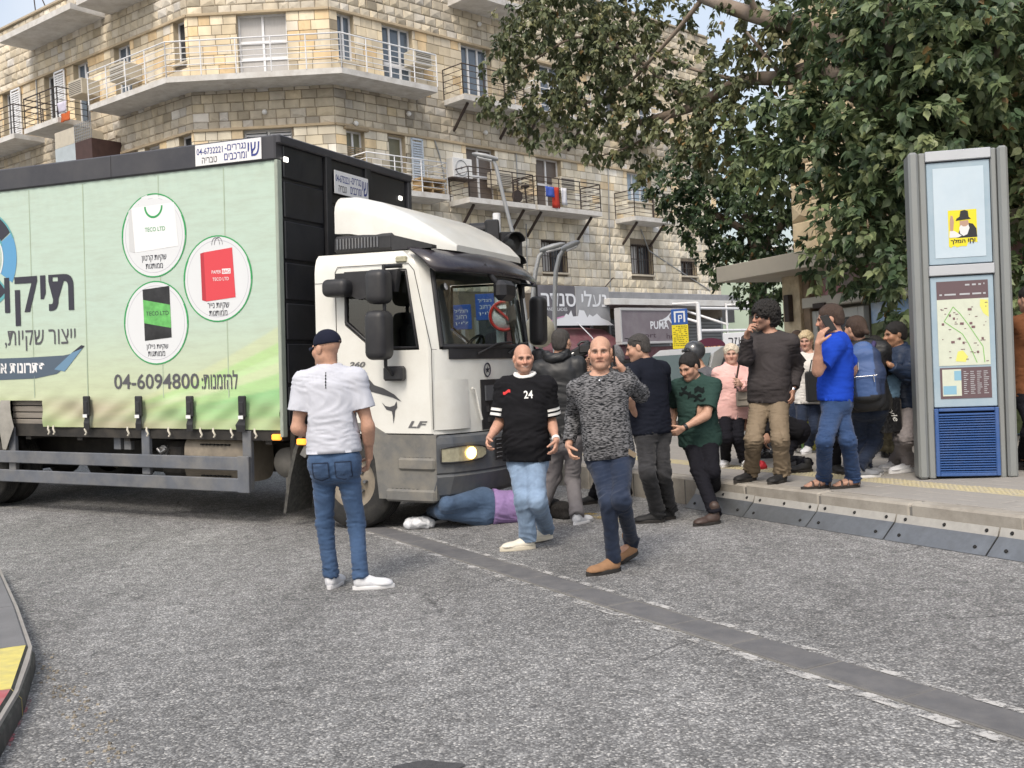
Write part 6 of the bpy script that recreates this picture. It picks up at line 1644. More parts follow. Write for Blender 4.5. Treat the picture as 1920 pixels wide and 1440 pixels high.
pshape('poster_hat', [(.26, .62), (.80, .66), (.72, .74), (.70, .94), (.58, .99), (.44, .96), (.40, .76), (.30, .70)], M_pb, .0070)
pshape('poster_hand', [(.06, .28), (.16, .24), (.20, .60), (.16, .80), (.09, .82), (.05, .60)], M_pskin, .0058); pshape('poster_sleeve', [(.02, .02), (.34, .02), (.46, .08), (.20, .26), (.04, .26)], M_pwh, .0061)
for tx, cx, ww in ((RTL('המלך'), .32, .52), (RTL('יחי'), .80, .26)): text_on('poster_lettering', tx, pw * ww, .045, Matrix.Translation((px0_ + pw * cx, -.0185, fz(446) - .032)), M_pb, up_, bold=.03)
# map
M_mb = mat('map_header_brown', (.115, .075, .085), rough=.45); M_mp = mat('map_paper', (.56, .60, .50), rough=.45, var=.06, vscale=18); M_my = mat('map_yellow', (.66, .66, .16), rough=.45); M_mg = mat('map_green', (.20, .45, .12), rough=.45); M_mw = mat('water_blue', (.22, .42, .55), rough=.45); M_mt = mat('map_tag', (.16, .09, .10), rough=.45)
kq('map_header', kxf(.095), kxf(.91), fz(560), fz(526), .002, M_mb, lo_c); kq('map_sheet', kxf(.095), kxf(.91), fz(684), fz(560), .002, M_mp, lo_c); kq('map_footer', kxf(.105), kxf(.915), fz(746), fz(688), .002, M_mb, lo_c)
kq('inset_map', kxf(.14), kxf(.44), fz(741), fz(691), .004, M_mp, lo_c); kq('inset_lake', kxf(.15), kxf(.36), fz(738), fz(722), .005, M_mw, lo_c); kq('inset_corner', kxf(.33), kxf(.44), fz(712), fz(694), .005, M_mw, lo_c)
ml = MB()
def mseg(pts, w):
 q = [(kxf(u), -.0155, fz(y_)) for u, y_ in pts]
 for a, b in zip(q[:-1], q[1:]):
  a, b = Vector(a), Vector(b); d = (b - a).normalized(); n_ = Vector((-d.z, 0, d.x)) * w; ml.add([a - n_, b - n_, b + n_, a + n_], [(0, 1, 2, 3)])
mseg([(.20, 601), (.35, 574), (.46, 588), (.60, 612), (.80, 650), (.82, 680)], .0035); mseg([(.20, 601), (.36, 615), (.48, 625), (.58, 645), (.70, 680)], .0035); ml.build('map_route', M_mg, lo_c)
mesh_np('map_field', [(kxf(u), -.0150, fz(y_)) for u, y_ in ((.78, 562), (.905, 564), (.905, 596), (.82, 588), (.77, 574))][::-1], [tuple(range(5))], M_my, lo_c)
mesh_np('map_field', [(kxf(u), -.0150, fz(y_)) for u, y_ in ((.40, 658), (.48, 656), (.56, 668), (.52, 678), (.36, 676))][::-1], [tuple(range(5))], M_my, lo_c)
rr = random.Random(31); tm = MB(); wm = MB()
for u, y_ in ((.28, 590), (.34, 596), (.60, 606), (.63, 613), (.42, 634), (.48, 642), (.16, 606), (.58, 580), (.78, 635), (.45, 606), (.30, 640), (.7, 660)):
 w_ = rr.uniform(.03, .07); tm.box(kxf(u), kxf(u + w_), -.0162, -.0150, fz(y_ + 2.2), fz(y_ - 2.2))
for k in range(34):
 u, y_ = rr.uniform(.12, .86), rr.uniform(565, 678); w_ = rr.uniform(.015, .05); tm.box(kxf(u), kxf(u + w_), -.0158, -.0149, fz(y_ + .7), fz(y_ - .7))
for u0, u1, y_ in ((.14, .18, 551), (.22, .40, 551), (.46, .62, 551), (.66, .80, 551), (.83, .87, 551), (.55, .62, 534), (.66, .72, 534), (.76, .80, 534), (.84, .855, 533)): wm.box(kxf(u0), kxf(u1), -.0158, -.0142, fz(y_ + 1.5), fz(y_ - 1.5))
for k in range(12):
 for c_ in range(4): wm.box(kxf(.48 + c_ * .105), kxf(.48 + c_ * .105 + rr.uniform(.03, .085)), -.0158, -.0142, fz(696 + k * 3.7 + .7), fz(696 + k * 3.7 - .5))
tag(tm.build('map_print', M_mt, lo_c), kind='stuff'); tag(wm.build('table_print', M_kl, lo_c), kind='stuff')
lb = kbx('louvre_frame', xi0 - .005, xi0 + .03, -.03, .09, .02, fz(764), M_kb); kbx('louvre_frame', xi1 - .03, xi1 + .005, -.03, .09, .02, fz(764), M_kb); kbx('louvre_frame', xi0 + .03, xi1 - .03, -.03, .09, fz(770), fz(764), M_kb); kbx('louvre_frame', xi0 + .03, xi1 - .03, -.03, .09, .02, .05, M_kb)
kbx('louvre_back', xi0 + .03, xi1 - .03, .05, .09, .05, fz(770), mat('louvre_dark', (.008, .02, .06), rough=.8))
nl = 24; zt_ = fz(771)
for k in range(nl):
 z = .055 + (zt_ - .06) * k / nl; hgt = (zt_ - .06) / nl
 m = MB(); m.add([(xi0 + .03, -.028, z), (xi1 - .03, -.028, z), (xi1 - .03, -.010, z + hgt * .62), (xi0 + .03, -.010, z + hgt * .62), (xi0 + .03, .03, z + hgt * .62), (xi1 - .03, .03, z + hgt * .62)], [(0, 1, 2, 3), (3, 2, 5, 4)]); m.build('louvre_slat', M_kb, kio)
# ================================================================== trees
def leaf_material():
 m = mat('ficus_leaf', (1, 1, 1), rough=.42, spec=.45, attr=True, var=.12, vscale=9)
 n, l = m.node_tree.nodes, m.node_tree.links
 b = n['Principled BSDF']; out = [x for x in n if x.type == 'OUTPUT_MATERIAL'][0]
 at = n.new('ShaderNodeAttribute'); at.attribute_name = 'Col'
 tr = n.new('ShaderNodeBsdfTranslucent'); mx = n.new('ShaderNodeMixShader'); mx.inputs[0].default_value = .22
 l.new(at.outputs['Color'], tr.inputs['Color']); l.new(b.outputs[0], mx.inputs[1]); l.new(tr.outputs[0], mx.inputs[2]); l.new(mx.outputs[0], out.inputs['Surface'])
 return m
M_leaf = leaf_material()
M_bark = mat('grey_brown_bark', (.20, .155, .12), rough=.9, var=.25, vscale=5, bump=.5, bscale=20, dirt=(.33, .29, .25), dirtamt=.5, dscale=3)
LEAF = np.array([(0, 0, 0), (.16, .30, .03), (.50, .40, .03), (.80, .17, .0), (1.18, 0, -.08), (.80, -.17, .0), (.50, -.40, .03), (.16, -.30, .03), (.30, 0, -.05), (.70, 0, -.05)])
LF = [(0, 8, 1), (1, 8, 9, 2), (2, 9, 3), (3, 9, 4), (0, 7, 8), (7, 6, 9, 8), (6, 5, 9), (5, 4, 9)]
def crown(blobs, leaf, seed, palette, cover=3.2, droop=.55, stretch=1.0):
 rg = np.random.default_rng(seed); out = []
 for (c, r, dens) in blobs:
  c = np.array(c); area = leaf * leaf * .62
  nl = int(PI * r * r * cover * dens / area); per = 12
  ns = max(2, nl // per)
  d = rg.normal(size=(ns, 3)); d /= np.linalg.norm(d, axis=1)[:, None]
  rad = r * (.35 + .72 * rg.random(ns) ** .55)
  lump = 1 + .28 * np.sin(d[:, 0] * 5 + seed) * np.cos(d[:, 2] * 4.2 + c[0])
  sp = c + d * (rad * lump)[:, None] * np.array([1, 1, .88])
  for i in range(ns):
   ax = d[i] * .7 + rg.normal(size=3) * .35 + np.array([0, 0, -.25]); ax /= np.linalg.norm(ax)
   tone = rg.random()
   k = per + rg.integers(-4, 5)
   t = rg.random(k); ang = rg.random(k) * 2 * PI
   u = np.cross(ax, [0.3, .2, 1]); u /= np.linalg.norm(u); v = np.cross(ax, u)
   o = sp[i] + ax * (t * leaf * 2.0 - leaf)[:, None] + (u * np.cos(ang)[:, None] + v * np.sin(ang)[:, None]) * leaf * .25
   la = ax * .5 + (u * np.cos(ang)[:, None] + v * np.sin(ang)[:, None]) * .9 + np.array([0, 0, -droop * 1.3]) + rg.normal(size=(k, 3)) * .25
   la /= np.linalg.norm(la, axis=1)[:, None]
   nm = np.array([0, 0, 1.0]) + d[i] * .7 + rg.normal(size=(k, 3)) * .45
   nm -= la * np.sum(nm * la, 1)[:, None]; nm /= np.linalg.norm(nm, axis=1)[:, None]
   sd_ = np.cross(nm, la); sz = leaf * (.65 + .6 * rg.random(k))
   for j in range(k):
    q = rg.random(); p = palette[min(len(palette) - 1, int((tone * .75 + q * .25) * len(palette)))]
    if q > .985: p = (.20, .13, .05)
    g = .8 + .4 * rg.random()
    out.append((o[j], la[j], sd_[j], nm[j], sz[j], (p[0] * g, p[1] * g, p[2] * g)))
 return out
def leaves_mesh(name, L, parent, origin):
 n = len(L); nv = len(LEAF)
 O = np.array([l[0] for l in L]) - np.array(origin); A = np.array([l[1] for l in L]); Sd = np.array([l[2] for l in L]); N = np.array([l[3] for l in L]); z = np.array([l[4] for l in L]); C = np.array([l[5] for l in L])
 V = O[:, None, :] + z[:, None, None] * (LEAF[None, :, 0, None] * A[:, None, :] + LEAF[None, :, 1, None] * Sd[:, None, :] + LEAF[None, :, 2, None] * N[:, None, :])
 V = V.reshape(-1, 3); cols = np.repeat(C, nv, 0)
 tri = [f if len(f) == 3 else None for f in LF]; T3 = []
 for f in LF:
  if len(f) == 3: T3.append(f)
  else: T3 += [(f[0], f[1], f[2]), (f[0], f[2], f[3])]
 T3 = np.array(T3, dtype=np.int32)
 F = (T3[None] + (np.arange(n) * nv)[:, None, None]).reshape(-1, 3)
 o = mesh_np(name, V, F.astype(np.int32), M_leaf, parent, smooth=False, cols=cols)
 tag(o, kind='stuff'); return o
def limb(name, pts, r0, r1, parent, origin, n=10, sub=4):
 P = [Vector(p) for p in pts]; Q = []
 for i in range(len(P) - 1):
  p0, p1, p2, p3 = P[max(i - 1, 0)], P[i], P[i + 1], P[min(i + 2, len(P) - 1)]
  for k in range(sub):
   t = k / sub
   Q.append(.5 * ((2 * p1) + (p2 - p0) * t + (2 * p0 - 5 * p1 + 4 * p2 - p3) * t * t + (3 * p1 - p0 - 3 * p2 + p3) * t ** 3))
 Q.append(P[-1]); m = MB(); o = Vector(origin)
 m.tube([q - o for q in Q], [r0 + (r1 - r0) * i / (len(Q) - 1) for i in range(len(Q))], n); return m.build(name, M_bark, parent)
PAL_N = [(0.055, 0.092, 0.046), (0.082, 0.125, 0.061), (0.114, 0.160, 0.075), (0.160, 0.206, 0.097), (0.233, 0.271, 0.128)]
PAL_F = [(0.031, 0.059, 0.026), (0.048, 0.080, 0.035), (0.067, 0.104, 0.044), (0.093, 0.131, 0.056)]
PAL_L = [(0.085, 0.108, 0.053), (0.114, 0.136, 0.066), (0.153, 0.170, 0.083), (0.204, 0.202, 0.097)]
# ---- large tree rising behind the pillar
tp = G(1800, 850, SK); tp = Vector((5.45, 12.3, SK))
t1 = empty('fig_tree', tp, 'large leafy fig tree spreading over the pavement and pillar', 'tree')
fork = W(1680, 230, 12.4)
limb('trunk', [tp, Vector((5.5, 12.35, 1.6)), W(1790, 420, 12.5), W(1730, 300, 12.5), fork], .34, .20, t1, tp, 12)
limb('limb', [fork, W(1625, 165, 12.4), W(1580, 88, 12.6), W(1500, 48, 13.0), W(1420, 30, 13.4), W(1320, -6, 13.9), W(1220, -60, 14.6)], .17, .07, t1, tp)
limb('limb', [fork, W(1600, 165, 12.6), W(1530, 132, 13.0), W(1470, 146, 13.5), W(1390, 152, 14.0), W(1300, 200, 14.6), W(1200, 230, 15.2)], .16, .05, t1, tp)
limb('limb', [fork, W(1690, 130, 12), W(1660, 30, 11.8), W(1640, -60, 11.6)], .16, .08, t1, tp); limb('limb', [W(1730, 300, 12.5), W(1800, 200, 12), W(1880, 80, 11.6)], .18, .08, t1, tp)
limb('branch', [W(1420, 30, 13.4), W(1405, -10, 13.3), W(1395, -60, 13.2)], .05, .03, t1, tp, 6); limb('branch', [W(1470, 146, 13.5), W(1440, 110, 13.3), W(1400, 60, 13.3)], .04, .02, t1, tp, 6)
limb('branch', [W(1300, 200, 14.6), W(1180, 100, 15.0), W(1080, 70, 15.4), W(980, 130, 15.9)], .045, .012, t1, tp, 6); limb('branch', [W(1320, -6, 13.9), W(1240, 90, 14.5), W(1140, 180, 15.3), W(950, 225, 16)], .04, .01, t1, tp, 6)
limb('branch', [W(1390, 152, 14.0), W(1300, 130, 14.4), W(1220, 100, 14.8)], .035, .012, t1, tp, 6); limb('branch', [W(1260, 215, 14.8), W(1190, 270, 15.2), W(1100, 300, 15.5)], .025, .008, t1, tp, 6)
for a, b in (((1455, 80), (1420, 150)), ((1520, 110), (1470, 300)), ((1560, 140), (1540, 330))): limb('twig', [W(*a, 13.2), W((a[0] + b[0]) / 2 - 12, (a[1] + b[1]) / 2, 13.1), W(*b, 13.0)], .02, .008, t1, tp, 5)
near = [(1750, 110, 11.6, 1.15, 1), (1880, 120, 11.2, 1.1, 1), (1700, 20, 11.6, 1.0, 1), (1820, -10, 11.4, 1.1, 1), (1660, 300, 11.6, .75, 1), (1570, 270, 12.4, .75, 1), (1720, 230, 11.3, .85, 1), (1850, 260, 12.0, .85, 1), (1760, 320, 12.2, .8, 1), (1610, 70, 12.2, .65, .9), (1560, 10, 12.8, .8, .9), (1500, 200, 13.0, .55, .8), (1490, 270, 13.0, .7, 1), (1430, 300, 13.4, .6, 1), (1600, 400, 11.9, .6, 1), (1655, 420, 11.6, .5, 1), (1690, 500, 11.4, .42, 1), (1630, 520, 12.0, .42, .8), (1570, 500, 12.6, .45, .8), (1695, 580, 11.6, .34, .8), (1905, 400, 11.6, .55, 1), (1915, 520, 11.6, .5, 1), (1905, 310, 11.8, .6, 1), (1920, 620, 11.8, .4, .8), (1800, 420, 12.6, .7, .9), (1760, 500, 12.8, .6, .8), (1560, 180, 13.2, .6, .9), (1640, 210, 13.0, .6, 1), (1730, 60, 13.2, 1.1, .9), (1850, 150, 13.2, 1.1, .9), (1640, 330, 13.2, .7, .9), (1680, 420, 13.0, .5, .9)]
nb = [(W(x, y, Y), r, d) for x, y, Y, r, d in near]
Ln = crown(nb, .104, 5, PAL_N, 3.8)
left = [(1060, 40, 15.4, .85, .75), (1170, 120, 15.0, .75, .75), (1090, 170, 15.4, .65, .75), (970, 215, 15.9, .36, .7), (1010, 110, 15.8, .55, .65), (1020, 240, 15.8, .42, .7), (1240, 210, 14.8, .60, .8), (1150, 265, 15.3, .40, .7), (925, 205, 16.0, .30, .7), (895, 190, 16.2, .16, .6), (960, 120, 16.0, .45, .7), (1010, 30, 15.8, .5, .8), (1300, 150, 14.4, .50, .65), (1250, 70, 14.9, .5, .5), (1350, 110, 14.0, .5, .5), (1380, 200, 13.8, .6, .9), (1330, 270, 14.2, .55, .9), (1100, 0, 15.2, .8, .75), (1180, 30, 15.0, .6, .6), (1200, 300, 15.2, .34, .8), (1130, 90, 15.2, .6, .8), (1050, 170, 15.6, .5, .7), (990, 40, 15.8, .5, .7), (1180, 220, 15.0, .5, .8), (1100, 250, 15.4, .4, .7), (1400, 20, 13.6, .5, .45), (1290, 20, 14.4, .3, .3), (1480, 70, 13.2, .5, .55), (1430, 110, 13.4, .45, .7)]
lb_ = [(W(x, y, Y), r, d) for x, y, Y, r, d in left]
Ll = crown(lb_, .080, 6, PAL_L, 3.6, droop=.8)
# the leaves that show largest stand alone
def show(l):
 p = project(Vector(l[0]));
 if not (0 < p[0] < 1920 and 0 < p[1] < 660): return 0
 v = Vector(l[0]) - Vector((0, 0, CAM_H)); f = abs(Vector(l[3]).dot(v.normalized())) + .1
 nearest = min((Vector(b[0]) - Vector(l[0])).length / b[1] - v.y * .02 for b in nb)
 return l[4] ** 2 * f / p[2] ** 2 * (1 if nearest > .45 else .2)
sc_ = sorted(range(len(Ln)), key=lambda i: -show(Ln[i]))[:290]
ss = set(sc_)
leaves_mesh('foliage', [l for i, l in enumerate(Ln) if i not in ss], t1, tp); leaves_mesh('outer_foliage', Ll, t1, tp)
protos_l = []
for c in PAL_N:
 o = mesh_np('leaf', LEAF, LF, M_leaf, None, cols=np.ones((len(LEAF), 3)) * np.array(c)); protos_l.append(o)
used = set()
for i in sc_:
 o_, a, s_, n_, z, col = Ln[i]
 k = int(np.argmin([abs(col[1] - c[1]) for c in PAL_N]))
 ob = protos_l[k] if k not in used else protos_l[k].copy()
 if k in used: COL.objects.link(ob)
 used.add(k); ob.parent = t1
 ob.matrix_local = frame(Vector(o_) - tp, Vector(a) * z, Vector(s_) * z, Vector(n_) * z)
for k, o in enumerate(protos_l):
 if k not in used: bpy.data.objects.remove(o)
# ---- darker tree beyond the shop corner
tp2 = Vector((4.55, 19.3, gz(4.55, 19.3)))
t2 = empty('dark_tree', tp2, 'darker small leaved tree behind the curly haired man', 'tree')
limb('trunk', [tp2, tp2 + Vector((.1, 0, 1.5)), W(1420, 480, 19.3), W(1400, 400, 19.2)], .22, .12, t2, tp2)
limb('limb', [W(1420, 480, 19.3), W(1480, 400, 18.8), W(1520, 320, 18.6)], .1, .05, t2, tp2); limb('limb', [W(1410, 440, 19.3), W(1340, 400, 19.3), W(1280, 370, 19.4)], .09, .03, t2, tp2)
far = [(1290, 345, 19.2, .62, 1), (1250, 370, 19.4, .42, .9), (1370, 400, 19.2, .85, 1), (1310, 420, 19.4, .62, 1), (1400, 480, 19.0, .75, 1), (1350, 490, 19.4, .45, 1), (1420, 550, 19.0, .42, .8), (1455, 530, 18.4, .40, .9), (1460, 430, 18.6, .70, 1), (1500, 380, 18.4, .75, 1), (1440, 340, 18.8, .85, 1), (1360, 310, 19.2, .7, 1), (1540, 440, 18.0, .5, .8), (1300, 290, 19.4, .6, .9), (1220, 340, 19.5, .32, .7), (1480, 600, 18.6, .30, .7)]
Lf = crown([(W(x, y, Y), r, d) for x, y, Y, r, d in far], .092, 8, PAL_F, 3.0)
leaves_mesh('foliage', Lf, t2, tp2)
# ================================================================== figures: bodies and clothes grown as one surface from a distance field
_perm = RNG.permutation(256).astype(np.int32)
_perm = np.concatenate([_perm, _perm, _perm])
_grad = RNG.normal(size=(256, 3)); _grad /= np.linalg.norm(_grad, axis=1)[:, None]
def pnoise(P):
 P = np.asarray(P, dtype=np.float64)
 I = np.floor(P).astype(np.int64); f = P - I; I = I & 255
 u = f * f * f * (f * (f * 6 - 15) + 10)
 r = 0
 for dx in (0, 1):
  for dy in (0, 1):
   for dz in (0, 1):
    h = _perm[_perm[_perm[(I[:, 0] + dx) & 255] + ((I[:, 1] + dy) & 255)] + ((I[:, 2] + dz) & 255)]
    g = _grad[h & 255]
    d = g[:, 0] * (f[:, 0] - dx) + g[:, 1] * (f[:, 1] - dy) + g[:, 2] * (f[:, 2] - dz)
    w = (u[:, 0] if dx else 1 - u[:, 0]) * (u[:, 1] if dy else 1 - u[:, 1]) * (u[:, 2] if dz else 1 - u[:, 2])
    r = r + d * w
 return r
A3 = lambda v: np.array([v[0], v[1], v[2]], dtype=np.float64)
def unit(v):
 v = np.asarray(v, float); return v / max(np.linalg.norm(v), 1e-9)
class Field:
 def __init__(s, h): s.h = h; s.ops = []
 def _add(s, fn, lo, hi, k, mode): s.ops.append((fn, np.asarray(lo, float), np.asarray(hi, float), k, mode)); return s
 def cone(s, p1, p2, r1, r2, k=0.02, mode='u', sq=None):
  p1, p2 = A3(p1), A3(p2); ax = p2 - p1; L2 = max(ax @ ax, 1e-9); r = max(r1, r2)
  if sq: qa, qf = unit(sq[0]), sq[1]
  def fn(X, Y, Z):
   dx, dy, dz = X - p1[0], Y - p1[1], Z - p1[2]
   t = np.clip((dx * ax[0] + dy * ax[1] + dz * ax[2]) / L2, 0, 1)
   ex, ey, ez = dx - t * ax[0], dy - t * ax[1], dz - t * ax[2]
   if sq:
    c = (ex * qa[0] + ey * qa[1] + ez * qa[2]) * (1 / qf - 1)
    ex, ey, ez = ex + c * qa[0], ey + c * qa[1], ez + c * qa[2]
   d = np.sqrt(ex * ex + ey * ey + ez * ez) - (r1 + (r2 - r1) * t)
   return d * (min(1, qf) if sq else 1)
  return s._add(fn, np.minimum(p1, p2) - r, np.maximum(p1, p2) + r, k, mode)
 def ell(s, c, axes, rad, k=0.02, mode='u'):
  c = A3(c); ax = [unit(A3(a)) for a in axes]; m = max(rad); mn = min(rad)
  def fn(X, Y, Z):
   dx, dy, dz = X - c[0], Y - c[1], Z - c[2]
   q = 0
   for a, r in zip(ax, rad):
    q = q + ((dx * a[0] + dy * a[1] + dz * a[2]) / r) ** 2
   return (np.sqrt(q) - 1) * mn
  return s._add(fn, c - m, c + m, k, mode)
 def loft(s, secs, k=0.04, p=2.3, mode='u'):
  for (c0, r0, a0, b0, f0), (c1, r1, a1, b1, f1) in zip(secs[:-1], secs[1:]):
   def fn(X, Y, Z, c0=A3(c0), c1=A3(c1), r=unit(A3(r0) + A3(r1)), f=unit(A3(f0) + A3(f1)), a0=a0, a1=a1, b0=b0, b1=b1):
    ax = c1 - c0; L = np.linalg.norm(ax); ax = ax / L
    dx, dy, dz = X - c0[0], Y - c0[1], Z - c0[2]
    h = dx * ax[0] + dy * ax[1] + dz * ax[2]
    t = np.clip(h / L, 0, 1)
    ts = t * t * (3 - 2 * t)
    a = a0 + (a1 - a0) * ts; b = b0 + (b1 - b0) * ts
    ex, ey, ez = dx - t * L * ax[0], dy - t * L * ax[1], dz - t * L * ax[2]
    x = np.abs(ex * r[0] + ey * r[1] + ez * r[2]) / a
    y = np.abs(ex * f[0] + ey * f[1] + ez * f[2]) / b
    z = np.abs(h - t * L) / np.minimum(a, b)
    return ((x ** p + y ** p + z ** p) ** (1 / p) - 1) * np.minimum(a, b)
   m = max(a0, a1, b0, b1)
   lo = np.minimum(A3(c0), A3(c1)) - m; hi = np.maximum(A3(c0), A3(c1)) + m
   s._add(fn, lo, hi, k, mode)
  return s
 def cut(s, p, n):
  p, n = A3(p), unit(A3(n))
  def fn(X, Y, Z): return (X - p[0]) * n[0] + (Y - p[1]) * n[1] + (Z - p[2]) * n[2]
  s.ops.append((fn, None, None, 0, 'i')); return s
 def mesh(s, pad=0.012):
  h = s.h
  us = [o for o in s.ops if o[4] == 'u']
  lo = np.min([o[1] - o[3] * .3 for o in us], axis=0) - pad - 2 * h
  hi = np.max([o[2] + o[3] * .3 for o in us], axis=0) + pad + 2 * h
  n = np.ceil((hi - lo) / h).astype(int) + 1
  ax = [(lo[i] + h * np.arange(n[i])).astype(np.float32) for i in range(3)]
  D = np.full(n, 0.06, dtype=np.float32)
  for fn, l, u, k, mode in s.ops:
   if l is None:
    d = fn(ax[0][:, None, None], ax[1][None, :, None], ax[2][None, None, :])
    D = np.maximum(D, d.astype(np.float32)); continue
   m = k + 3 * h
   i0 = np.clip(np.floor((l - m - lo) / h).astype(int), 0, n); i1 = np.clip(np.ceil((u + m - lo) / h).astype(int) + 1, 0, n)
   if np.any(i1 <= i0): continue
   sl = tuple(slice(a, b) for a, b in zip(i0, i1))
   d = fn(ax[0][sl[0]][:, None, None], ax[1][sl[1]][None, :, None], ax[2][sl[2]][None, None, :]).astype(np.float32)
   a = D[sl]
   if mode == 'u':
    if k > 0:
     q = np.maximum(k - np.abs(a - d), 0) / k
     D[sl] = np.minimum(a, d) - q * q * k * .25
    else: D[sl] = np.minimum(a, d)
   else:
    if k > 0:
     q = np.maximum(k - np.abs(a + d), 0) / k
     D[sl] = np.maximum(a, -d) + q * q * k * .25
    else: D[sl] = np.maximum(a, -d)
  D[0] = D[-1] = 0.05; D[:, 0] = D[:, -1] = 0.05; D[:, :, 0] = D[:, :, -1] = 0.05
  return surface_nets(D, lo, h)
def surface_nets(D, lo, h):
 ins = D < 0
 n = D.shape
 c = np.zeros((n[0] - 1, n[1] - 1, n[2] - 1), dtype=np.int8)
 for a in (0, 1):
  for b in (0, 1):
   for e in (0, 1):
    c += ins[a:n[0] - 1 + a, b:n[1] - 1 + b, e:n[2] - 1 + e]
 mask = (c > 0) & (c < 8)
 I, J, K = np.nonzero(mask)
 idx = np.full(mask.shape, -1, dtype=np.int32); idx[I, J, K] = np.arange(len(I))
 acc = np.zeros((len(I), 3)); cnt = np.zeros(len(I))
 cs = [(a, b, e) for a in (0, 1) for b in (0, 1) for e in (0, 1)]
 for p in cs:
  for ax in range(3):
   if p[ax]: continue
   q = list(p); q[ax] = 1
   da = D[I + p[0], J + p[1], K + p[2]]; db = D[I + q[0], J + q[1], K + q[2]]
   cr = (da < 0) != (db < 0)
   t = np.where(cr, da / np.where(cr, da - db, 1), 0)
   pos = np.repeat(np.array([p], float), len(I), 0); pos[:, ax] += t
   acc[cr] += pos[cr]; cnt[cr] += 1
 V = (np.stack([I, J, K], 1) + acc / cnt[:, None]) * h + lo
 faces = []
 for ax in range(3):
  o = [(ax + 1) % 3, (ax + 2) % 3]
  sl0 = [slice(None)] * 3; sl1 = [slice(None)] * 3
  sl0[ax] = slice(0, n[ax] - 1); sl1[ax] = slice(1, n[ax])
  for b in o: sl0[b] = slice(1, n[b] - 1); sl1[b] = slice(1, n[b] - 1)
  A, B = ins[tuple(sl0)], ins[tuple(sl1)]
  cr = A != B
  q = np.stack(np.nonzero(cr), 1)
  if len(q) == 0: continue
  base = q.copy()
  for b in o: base[:, b] += 1
  def cell(d1, d2):
   z = base.copy(); z[:, o[0]] += d1; z[:, o[1]] += d2
   return idx[z[:, 0], z[:, 1], z[:, 2]]
  f = np.stack([cell(-1, -1), cell(0, -1), cell(0, 0), cell(-1, 0)], 1)
  flip = ~A[cr]
  f[flip] = f[flip][:, ::-1]
  faces.append(f)
 return V, np.concatenate(faces).astype(np.int32)
def vnormals(V, F):
 n = np.cross(V[F[:, 2]] - V[F[:, 0]], V[F[:, 3]] - V[F[:, 1]])
 N = np.zeros_like(V)
 for i in range(4): np.add.at(N, F[:, i], n)
 return N / np.maximum(np.linalg.norm(N, axis=1), 1e-9)[:, None]
def relax(V, F, it=1, w=0.5):
 for _ in range(it):
  acc = np.zeros_like(V); cnt = np.zeros(len(V))
  for a, b in ((0, 1), (1, 2), (2, 3), (3, 0)):
   np.add.at(acc, F[:, a], V[F[:, b]]); np.add.at(cnt, F[:, a], 1)
   np.add.at(acc, F[:, b], V[F[:, a]]); np.add.at(cnt, F[:, b], 1)
  V = V * (1 - w) + w * acc / np.maximum(cnt, 1)[:, None]
 return V
def folds(V, F, amp, joints=(), seed=0.0, fz=15.0, fh=5.0, base=0.35):
 N = vnormals(V, F)
 P = np.stack([V[:, 0] * fh, V[:, 1] * fh, V[:, 2] * fz], 1) + seed * 7.3
 warp = pnoise(V * 3.1 + seed)[:, None]
 P = P + warp * 2.4; P[:, 2] += V[:, 0] * fz * .55 * np.sin(V[:, 2] * 5 + seed)
 r = 1 - np.abs(pnoise(P)) * 2.6
 r2 = 1 - np.abs(pnoise(P * 1.9 + 11.5)) * 2.6
 m = np.full(len(V), base) * (0.6 + 0.8 * np.clip(pnoise(V * 4.0 + seed * 3) + .5, 0, 1))
 for (p, rad, a) in joints:
  d = np.linalg.norm(V - A3(p), axis=1); m = m + a * np.exp(-(d / rad) ** 2)
 k = np.minimum(m, 1.6) * amp * 1.55
 return V + N * (k * (np.clip(r, -.3, 1) * .8 + np.clip(r2, -.3, 1) * .45 - .45))[:, None]
def on_sphere(px, py, c, L, sgn, Y0=None):
 o = np.array([0, 0, CAM_H]); d = A3(ray(px, py)); c = A3(c)
 oc = o - c; b = oc @ d; e = oc @ oc - L * L; q = b * b - e
 t = -b if q <= 0 else (-b + (1 if sgn > 0 else -1) * math.sqrt(q))
 return o + d * t
SKINS = {}
def skin_mat(): return mat('skin', (1, 1, 1), rough=0.5, spec=0.35, attr=True, var=0.08, vscale=30, bump=0.06, bscale=160)
def mesh_part(name, VF, material, parent, cols=None, origin=None):
 V, F = VF
 o = mesh_np(name, V - A3(origin) if origin is not None else V, F, material, parent, smooth=True, cols=cols)
 return o
